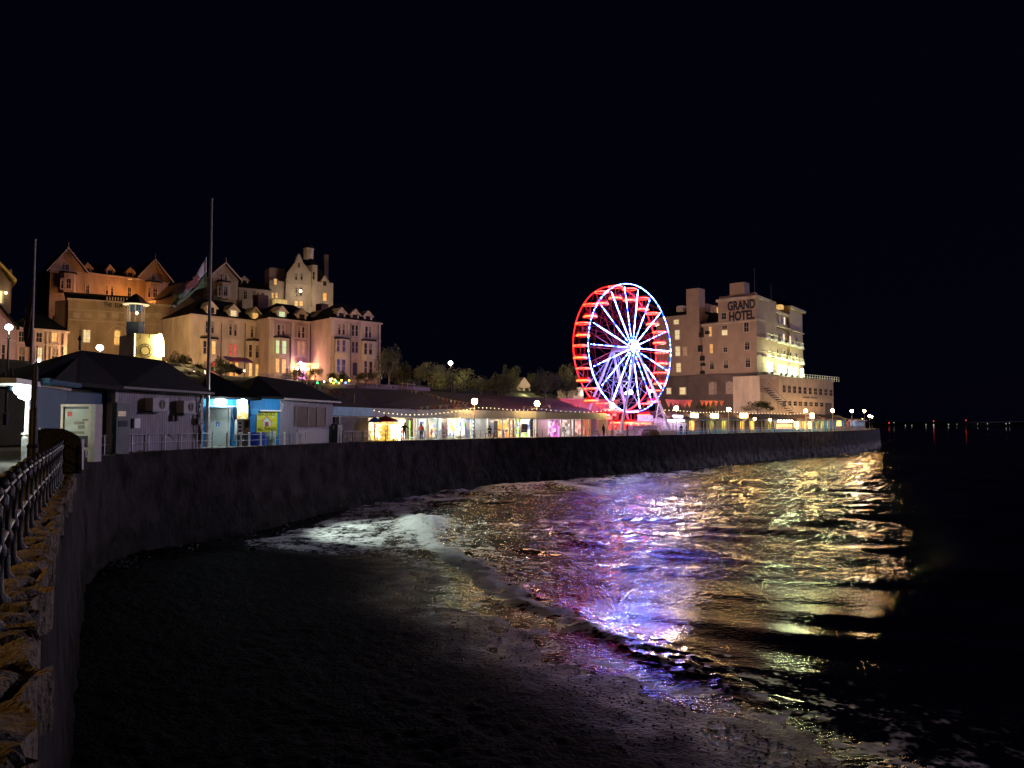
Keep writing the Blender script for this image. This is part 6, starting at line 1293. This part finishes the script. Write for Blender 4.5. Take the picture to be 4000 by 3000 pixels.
MB().lathe(ct, [(1.47, zt-.06), (1.5, zt-.001)], 16).build('eave_light', glow("eave_strip", (1, .8, .45), 1.0), tr); MB().sph(ct+Vector((.3, -.4, 2.6)), .17, 8, 5).build('turret_lamp', M_['bulbwarm'], t); MB().lathe(ct, [(.85, 2.9), (.85, zt-.02)], 8).build('turret_glazing', mat("blue_glazing", (.05, .12, .25), .3), t)
lamp(ct+Vector((0, -2.2, 2.4)), 60, (1, .85, .5), .2)

# ================= people =================
def person(label, loc, rz, H, J, rad, cols, seated=False, group=None):
    """one continuous skinned figure; J joints in metres for a 1.75 m adult"""
    t = thing('person', label, 'person', loc, rz); k = H/1.75; Mx = WM[t.as_pointer()]
    base = {'pel': (0, 0, .95), 'wst': (0, 0, 1.12), 'che': (0, -.01, 1.35), 'nek': (0, -.01, 1.5), 'hd1': (0, -.03, 1.6), 'hd2': (0, -.03, 1.72),
            'shL': (.19, 0, 1.42), 'elL': (.25, .02, 1.14), 'wrL': (.26, -.06, .9), 'haL': (.26, -.09, .8), 'shR': (-.19, 0, 1.42), 'elR': (-.25, .02, 1.14), 'wrR': (-.26, -.06, .9), 'haR': (-.26, -.09, .8),
            'hiL': (.1, 0, .92), 'knL': (.11, -.03, .5), 'anL': (.11, .01, .08), 'toL': (.12, -.14, .04), 'hiR': (-.1, 0, .92), 'knR': (-.11, -.03, .5), 'anR': (-.11, .01, .08), 'toR': (-.12, -.14, .04)}
    base.update(J)
    R0 = {'pel': .15, 'wst': .14, 'che': .165, 'nek': .06, 'hd1': .085, 'hd2': .09, 'sh': .085, 'el': .052, 'wr': .036, 'ha': .036, 'hi': .105, 'kn': .07, 'an': .045, 'to': .04}
    E = [('pel', 'wst'), ('wst', 'che'), ('che', 'nek'), ('nek', 'hd1'), ('hd1', 'hd2')]+[e for s in 'LR' for e in (('che', 'sh'+s), ('sh'+s, 'el'+s), ('el'+s, 'wr'+s), ('wr'+s, 'ha'+s), ('pel', 'hi'+s), ('hi'+s, 'kn'+s), ('kn'+s, 'an'+s), ('an'+s, 'to'+s))]
    def skin(name, keys, mt, f=1.0, parent=t):
        ks = [q for q in base if q in keys]; me = bpy.data.meshes.new(name); me.from_pydata([Vector(base[q])*k for q in ks], [(ks.index(a), ks.index(b)) for a, b in E if a in ks and b in ks], [])
        o = bpy.data.objects.new(name, me); C.objects.link(o); sk = o.modifiers.new('s', 'SKIN'); sk.use_smooth_shade = True
        for i, q in enumerate(ks):
            r = (R0.get(q) or R0[q[:2]])*k*f*rad; sv = me.skin_vertices[0].data[i]; sv.radius = (r, r*.85)
            if q == 'pel' or (q == 'wst' and 'pel' not in ks): sv.use_root = True
        sb_ = o.modifiers.new('u', 'SUBSURF'); sb_.levels = sb_.render_levels = 1; me.materials.append(mt); o.parent = parent; WM[o.as_pointer()] = Mx; return o
    skin('body', set(base), cols[0]); skin('jacket', {'wst', 'che', 'pel', 'shL', 'elL', 'wrL', 'shR', 'elR', 'wrR'}, cols[1], 1.22)
    MB(Mx).sph(Vector(base['hd2'])*k+Vector((0, .015, .02)), .105*k, 10, 7).build('hair', cols[2], t, smooth=True)
    for s in 'LR':
        h = Vector(base['ha'+s])*k; d = (h-Vector(base['wr'+s])*k).normalized(); sd_ = d.cross(Vector((0, 1, 0.1))).normalized(); m = MB(Mx)
        for i, L_ in enumerate((.075, .085, .08, .065)): a = h+sd_*(i-1.5)*.02*k; m.path([a, a+d*L_*.6*k, a+d*L_*k+Vector((0, -.02*k, 0))], .009*k, 5)
        m.path([h-d*.02+sd_*.03*k, h+d*.03*k+sd_*.06*k], .01*k, 5); m.build('hand', cols[3], t)
    return t
skn = mat("shadowed_skin", (.3, .18, .13)); blk = mat("black_clothing", (.012, .012, .014), .8); org = mat("orange_jacket_cloth", (.75, .07, .03), .7); nvy = mat("navy_jeans", (.02, .025, .06), .8); hr = mat("dark_hair", (.02, .015, .012), .6)
q = edge_at_px(1588, 1.0); fc = math.atan2(-q.y, -q.x)+R(90)
person('person in black leaning with one arm stretched to the rail beside the carousel', (q.x, q.y, zprom(q.y)+.12), fc+R(20), 1.72, {'elR': (-.42, -.08, 1.22), 'wrR': (-.62, -.12, 1.08), 'haR': (-.72, -.14, 1.03), 'elL': (.42, -.02, 1.24), 'wrL': (.62, -.06, 1.06), 'haL': (.72, -.08, .99), 'hd1': (.02, -.06, 1.6), 'hd2': (.03, -.08, 1.71)}, 1.25, (blk, blk, hr, skn))
q = edge_at_px(1650, 1.1)
person('person in a bright orange jacket and dark trousers at the arcade railing', (q.x, q.y, zprom(q.y)+.1), fc+R(160), 1.66, {'elL': (.34, -.12, 1.16), 'wrL': (.40, -.35, 1.05), 'haL': (.42, -.44, 1.03)}, 1.15, (nvy, org, mat("orange_hood", (.7, .08, .04)), skn))
q = edge_at_px(1913, 1.0)
person('hooded dark figure sitting near the first globe lamp', (q.x, q.y, zprom(q.y)+.25), fc+R(-10), 1.7, {'pel': (0, .05, .5), 'wst': (0, .03, .68), 'che': (0, 0, .92), 'nek': (0, -.01, 1.08), 'hd1': (0, -.03, 1.18), 'hd2': (0, -.04, 1.3), 'shL': (.19, 0, 1.0), 'shR': (-.19, 0, 1.0), 'elL': (.27, -.02, .75), 'elR': (-.27, -.02, .75), 'wrL': (.16, -.22, .66), 'wrR': (-.16, -.22, .66), 'haL': (.08, -.3, .64), 'haR': (-.08, -.3, .64), 'hiL': (.12, .02, .5), 'hiR': (-.12, .02, .5), 'knL': (.16, -.42, .5), 'knR': (-.16, -.42, .5), 'anL': (.15, -.4, .1), 'anR': (-.15, -.4, .1), 'toL': (.15, -.54, .05), 'toR': (-.15, -.54, .05)}, 1.4, (blk, blk, blk, blk))
q = P(1913, 1655, edge_at_px(1913, 1.0).y+.12); z = zprom(q.y)
t = thing('bench', 'low dark bench under the hooded seated figure', 'bench', (q.x, q.y, z)); MB().box(q.x-.6, q.x+.6, q.y-.2, q.y+.2, z+.6, z+.66).build('seat', M_['black'], t)
for s in (-.5, .5): MB().box(q.x+s-.04, q.x+s+.04, q.y-.18, q.y+.18, z, z+.6).build('leg', M_['black'], t)
for px, lab, H in ((2364, 'dark figure in a cap by the grey shutter left of the wheel', 1.7), (2457, 'dark figure watching beneath the middle of the big wheel', 1.75), (2662, 'dark figure standing in front of the lilac booth counter', 1.7), (2680, 'dark figure at the right corner of the white booth', 1.6)):
    q = edge_at_px(px, 1.0); person(lab, (q.x, q.y, zprom(q.y)), fc+R(rnd.uniform(-60, 60)), H, {}, 1.15, (blk, mat("maroon_coat", (.09, .02, .02)) if px == 2457 else blk, hr, skn))

# ================= trees and bushes =================
leafm = [mat("unlit_leaves", (.045, .055, .022), .7, .5, 1.2, col2=(.09, .10, .035)), mat("lit_leaves", (.13, .14, .06), .7, .4, 1.0, col2=(.2, .2, .08))]  # same foliage in unlit and lamp-lit tones; the light is in the colour
def crown(seed, n, mt, name):
    r = random.Random(seed); m = MB(); cl = []
    for i in range(22):
        a, b = r.uniform(0, 6.28), r.uniform(-.25, 1); q = math.sqrt(max(0, 1-b*b*.8))*r.uniform(.35, .95); cl.append((Vector((q*math.cos(a), q*math.sin(a), .42+.5*b*r.uniform(.6, 1))), r.uniform(.14, .34)))
    for i in range(n):
        c, s = cl[r.randrange(len(cl))]; d = Vector((r.gauss(0, 1), r.gauss(0, 1), r.gauss(0, 1))).normalized()*s*r.uniform(.55, 1.05); p = c+d
        if p.z < .02: continue
        a = Vector((r.gauss(0, 1), r.gauss(0, 1), r.gauss(0, 1))).normalized(); b = a.orthogonal().normalized(); L = r.uniform(.022, .048)
        m.add([p-a*L, p+b*L*.6, p+a*L, p-b*L*.6], [(0, 1, 2, 3)])
    me = bpy.data.meshes.new(name); me.from_pydata(m.v, [], m.f); me.materials.append(mt); return me
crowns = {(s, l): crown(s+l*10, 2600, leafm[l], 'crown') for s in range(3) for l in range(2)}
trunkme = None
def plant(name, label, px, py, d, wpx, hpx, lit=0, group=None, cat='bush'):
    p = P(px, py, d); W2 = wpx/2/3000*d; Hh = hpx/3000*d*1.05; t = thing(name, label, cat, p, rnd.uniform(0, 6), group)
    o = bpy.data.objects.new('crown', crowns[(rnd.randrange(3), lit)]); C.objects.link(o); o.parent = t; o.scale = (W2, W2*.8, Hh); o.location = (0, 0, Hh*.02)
    m = MB(WM[t.as_pointer()]); m.tube((0, 0, -1.5), (0, 0, Hh*.5), .12*W2**.5, .05, 6)
    for i in range(4): a = i*1.6; m.tube((0, 0, Hh*.2), (W2*.5*math.cos(a), W2*.4*math.sin(a), Hh*.65), .05*W2**.5, .02, 5)
    m.build('trunk', M_['brownst'], t); return t
grp = 'trees and bushes on the slope'
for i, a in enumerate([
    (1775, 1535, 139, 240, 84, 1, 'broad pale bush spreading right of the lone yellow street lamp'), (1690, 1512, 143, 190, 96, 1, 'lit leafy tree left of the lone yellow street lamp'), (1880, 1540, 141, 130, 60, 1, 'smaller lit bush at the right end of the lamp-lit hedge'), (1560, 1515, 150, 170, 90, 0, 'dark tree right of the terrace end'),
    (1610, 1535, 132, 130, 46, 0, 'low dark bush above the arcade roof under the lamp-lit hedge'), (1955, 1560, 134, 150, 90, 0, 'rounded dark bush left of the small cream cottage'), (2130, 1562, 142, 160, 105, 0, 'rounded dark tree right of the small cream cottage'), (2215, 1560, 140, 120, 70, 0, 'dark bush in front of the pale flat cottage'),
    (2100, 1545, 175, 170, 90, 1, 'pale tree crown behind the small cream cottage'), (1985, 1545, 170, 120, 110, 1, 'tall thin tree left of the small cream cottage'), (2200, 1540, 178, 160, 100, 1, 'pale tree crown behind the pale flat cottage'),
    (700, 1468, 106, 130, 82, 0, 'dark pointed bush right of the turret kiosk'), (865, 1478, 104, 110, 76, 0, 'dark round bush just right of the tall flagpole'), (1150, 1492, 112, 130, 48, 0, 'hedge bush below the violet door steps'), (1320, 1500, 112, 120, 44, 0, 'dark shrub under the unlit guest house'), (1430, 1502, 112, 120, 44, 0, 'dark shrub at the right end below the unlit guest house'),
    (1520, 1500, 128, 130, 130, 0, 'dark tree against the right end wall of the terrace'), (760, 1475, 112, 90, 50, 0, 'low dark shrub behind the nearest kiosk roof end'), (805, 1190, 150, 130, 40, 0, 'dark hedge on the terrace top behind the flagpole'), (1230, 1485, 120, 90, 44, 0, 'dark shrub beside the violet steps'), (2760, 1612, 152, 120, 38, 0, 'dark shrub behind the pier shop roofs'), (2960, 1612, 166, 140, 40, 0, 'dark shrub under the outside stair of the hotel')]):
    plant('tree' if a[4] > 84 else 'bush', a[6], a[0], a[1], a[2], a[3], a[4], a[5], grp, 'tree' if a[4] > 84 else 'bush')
# garden with coloured fairy lights
gw = Fac(1240, 108, 1400, 112); t = thing('garden_wall', 'low pinkish garden wall under the coloured fairy lights', 'wall', gw.w(2, 0, 6)); gw.mb().box(0, gw.L*1.0, -.3, 0, 4, gw.uz(1320, 1500)[1]).build('wall', M_['pink'], t)
t = thing('fairy_lights', 'cluster of green, yellow and blue fairy lights on the garden wall', 'fairy lights', gw.w(3, .2, gw.uz(1320, 1490)[1]))
colz = {'g': (.05, 1, .25), 'y': (1, .75, .1), 'b': (.1, .3, 1), 'w': (1, .8, .5)}
pts_ = [(1240, 1495, 'g'), (1266, 1491, 'w'), (1292, 1490, 'y'), (1297, 1480, 'y'), (1308, 1484, 'y'), (1303, 1496, 'y'), (1324, 1496, 'y'), (1334, 1486, 'y'), (1350, 1495, 'b'), (1364, 1486, 'y'), (1290, 1482, 'w'), (1313, 1490, 'g')]
for px, py, c in pts_: u, z = gw.uz(px, py, .25); MB().sph(gw.w(u, .25, z), .13, 8, 5).build('light', glow("fairy_"+c, colz[c], 7), t)
MB().path([gw.w(gw.uz(px, py, .25)[0], .22, gw.uz(px, py, .25)[1]) for px, py, c in sorted(pts_)], .02, 4).build('cable', M_['black'], t)
for s, px in enumerate((1331, 1345)):
    u, z = gw.uz(px, 1478, -2); q = gw.w(u, -2, z-.8); o = MB().lathe(q, [(.03, 0), (.03, .6), (.3, .65), (.16, 1.6), (.03, 2.1)], 8).build('closed_parasol', mat("pink_parasol", (.5, .3, .32)), None, origin=q); tag(o, ('left' if s == 0 else 'right')+' one of two closed pink parasols before the unlit guest house', 'parasol')
wl_ = Fac(1395, 108, 1680, 122); t = thing('retaining_wall', 'long low pinkish wall with a pale rail behind the arcade roof', 'wall', wl_.w(5, 0, 4)); wl_.mb().box(0, wl_.L, -.4, 0, 3, wl_.uz(1500, 1502)[1]).build('wall', mat("pinkish_wall", (.2, .12, .12)), t)
m = wl_.mb(); za_ = wl_.uz(1590, 1518)[1]
for px in (1572, 1592, 1617): u = wl_.uz(px, 1510, .2)[0]; m.tube((u, .2, za_-1), (u, .2, za_+1), .06, n=5)
u_, v_ = wl_.uz(1565, 1510, .2)[0], wl_.uz(1622, 1510, .2)[0]; m.tube((u_, .2, za_+.7), (v_, .2, za_+.7), .05, n=5); m.tube((u_, .2, za_), (v_, .2, za_), .04, n=5); m.build('rail', M_['cream'], t)
# parked cars seen over the roofs
def car(px, py, d, rz, col, label):
    p = P(px, py, d); t = thing('parked_car', label, 'car', p, rz); Mx = WM[t.as_pointer()]
    o = MB(Mx).prism([(-2.1, .3), (2.1, .3), (2.15, .75), (1.3, .9), (.7, 1.4), (-1.0, 1.42), (-1.8, .95), (-2.15, .85)], -.85, .85).build('body', col, t); b_ = o.modifiers.new('b', 'BEVEL'); b_.width = .08; b_.segments = 2
    for x in (-1.35, 1.35):
        for y in (-.8, .8): MB(Mx).tube((x, y-.1, .32), (x, y+.1, .32), .32, n=12).build('wheel', M_['black'], t)
    MB(Mx).prism([(-1.0, .95), (.95, .95), (.6, 1.33), (-.9, 1.34)], -.865, -.855).build('side_window', M_['glass'], t)
cp = mat("silver_car_paint", (.35, .33, .32), .25, .1, metal=.5)
car(690, 1462, 100, 0.2, cp, 'silver car parked right of the turret kiosk'); car(735, 1466, 104, .3, mat("white_car_paint", (.6, .58, .55), .3), 'white car parked behind the nearest kiosk roof end'); car(893, 1462, 108, .2, cp, 'silver car parked by the round bush near the flagpole')

# ================= beach stones, distant lights =================
def stone(r, seed, m, c):
    q = random.Random(seed); n, k = 7, 4; ph = [q.uniform(.7, 1.2) for _ in range(40)]
    vs = []
    for i in range(k+1):
        for j in range(n): a = 2*math.pi*j/n; s = math.sin(math.pi*i/k)*ph[(i*n+j) % 40]; vs.append(c+Vector((r*s*math.cos(a), r*.8*s*math.sin(a), -r*.55*math.cos(math.pi*i/k))))
    m.add(vs, [(i*n+j, i*n+(j+1) % n, (i+1)*n+(j+1) % n, (i+1)*n+j) for i in range(k) for j in range(n)])
stm = mat("wet_black_stone", (.008, .008, .009), .25, .5, 5, .5); 
for px, py, s, lab in ((1180, 2105, .30, 'dark rock on the wet sheen left of the white surf'), (1416, 2119, .34, 'round dark rock lying alone in the shallow water'), (1085, 2110, .22, 'small dark rock at the foot of the pale wash'), (1345, 2000, .2, 'small rock close to the wall left of the surf'), (990, 2148, .2, 'small dark rock among the shingle below the wash')):
    q = G(px, py, SEA+.15); q.z = zbeach(q.x, q.y)+.05; m = MB(); stone(s, px, m, q); tag(m.build('rock', stm, None, smooth=True, origin=q), lab, 'rock')
m = MB(); r_ = random.Random(3)
for i in range(5600):
    if i < 4200:
        y = 8+r_.random()**1.1*48; x = shore_x(y)-r_.expovariate(.33)+.4
    else:
        k = r_.randrange(30, 230); p = EDGE[k]-INL[k]*(.3+r_.expovariate(2.2)); x, y = p.x, p.y
        if y < 36 or y > 82: continue
    if x < -.6*y-1: continue
    s = r_.uniform(.015, .04) if i < 4200 else r_.uniform(.05, .13)
    stone(s, i, m, Vector((x, y, zbeach(x, y)+s*.25)))
tag(m.build('pebbles', stm), 'wet pebbles scattered along the water edge and the wall foot', 'pebbles', None, 'stuff')
m = MB(); hpts = []
for i in range(60): a = i/59; x = 900+2600*a; y = 2900-300*a; hpts.append((x, y, 6+14*abs(noise.noise(Vector((a*6, 1, 1))))))
m.add([(x, y, -8) for x, y, h in hpts]+[(x, y+60, h) for x, y, h in hpts]+[(x, y+900, h*.6) for x, y, h in hpts], [(r0*60+i, r0*60+i+1, (r0+1)*60+i+1, (r0+1)*60+i) for r0 in range(2) for i in range(59)])
tag(m.build('far_coast', mat("dark_coast", (.004, .004, .004), .9)), 'low black coastline across the bay', None, None, 'structure')
fr_, fw_ = glow("far_red_light", (1, .06, .04), 1.3), glow("far_white_light", (.9, 1, .8), .6); proto = {}
for px, py, c, s in ((3473, 1652, 'r', 1.0), (3647, 1645, 'r', .9), (3773, 1642, 'r', .8), (3492, 1651, 'w', .6), (3537, 1661, 'w', .6), (3562, 1661, 'w', .55), (3617, 1659, 'w', .75), (3647, 1660, 'w', 1.0), (3705, 1658, 'w', .75), (3738, 1657, 'w', .45), (3819, 1656, 'w', .45), (3857, 1655, 'w', .6), (3930, 1655, 'w', .7), (3943, 1653, 'w', .55)):
    p = P(px, py, 2650)
    if c not in proto:
        o = MB().lathe((0, 0, 0), [(1.8, -3), (2.6, 0), (1.8, 3)], 8).build('distant_lamp', fr_ if c == 'r' else fw_, None); proto[c] = o
        tag(o, 'tiny red lamp on the far coast' if c == 'r' else 'tiny white lamp on the far coast', 'lamp', 'red lamps across the bay' if c == 'r' else 'white lamps across the bay')
    else: o = proto[c].copy(); C.objects.link(o)
    o.matrix_world = Matrix.Translation(p) @ Matrix.Scale(s*.8, 4)
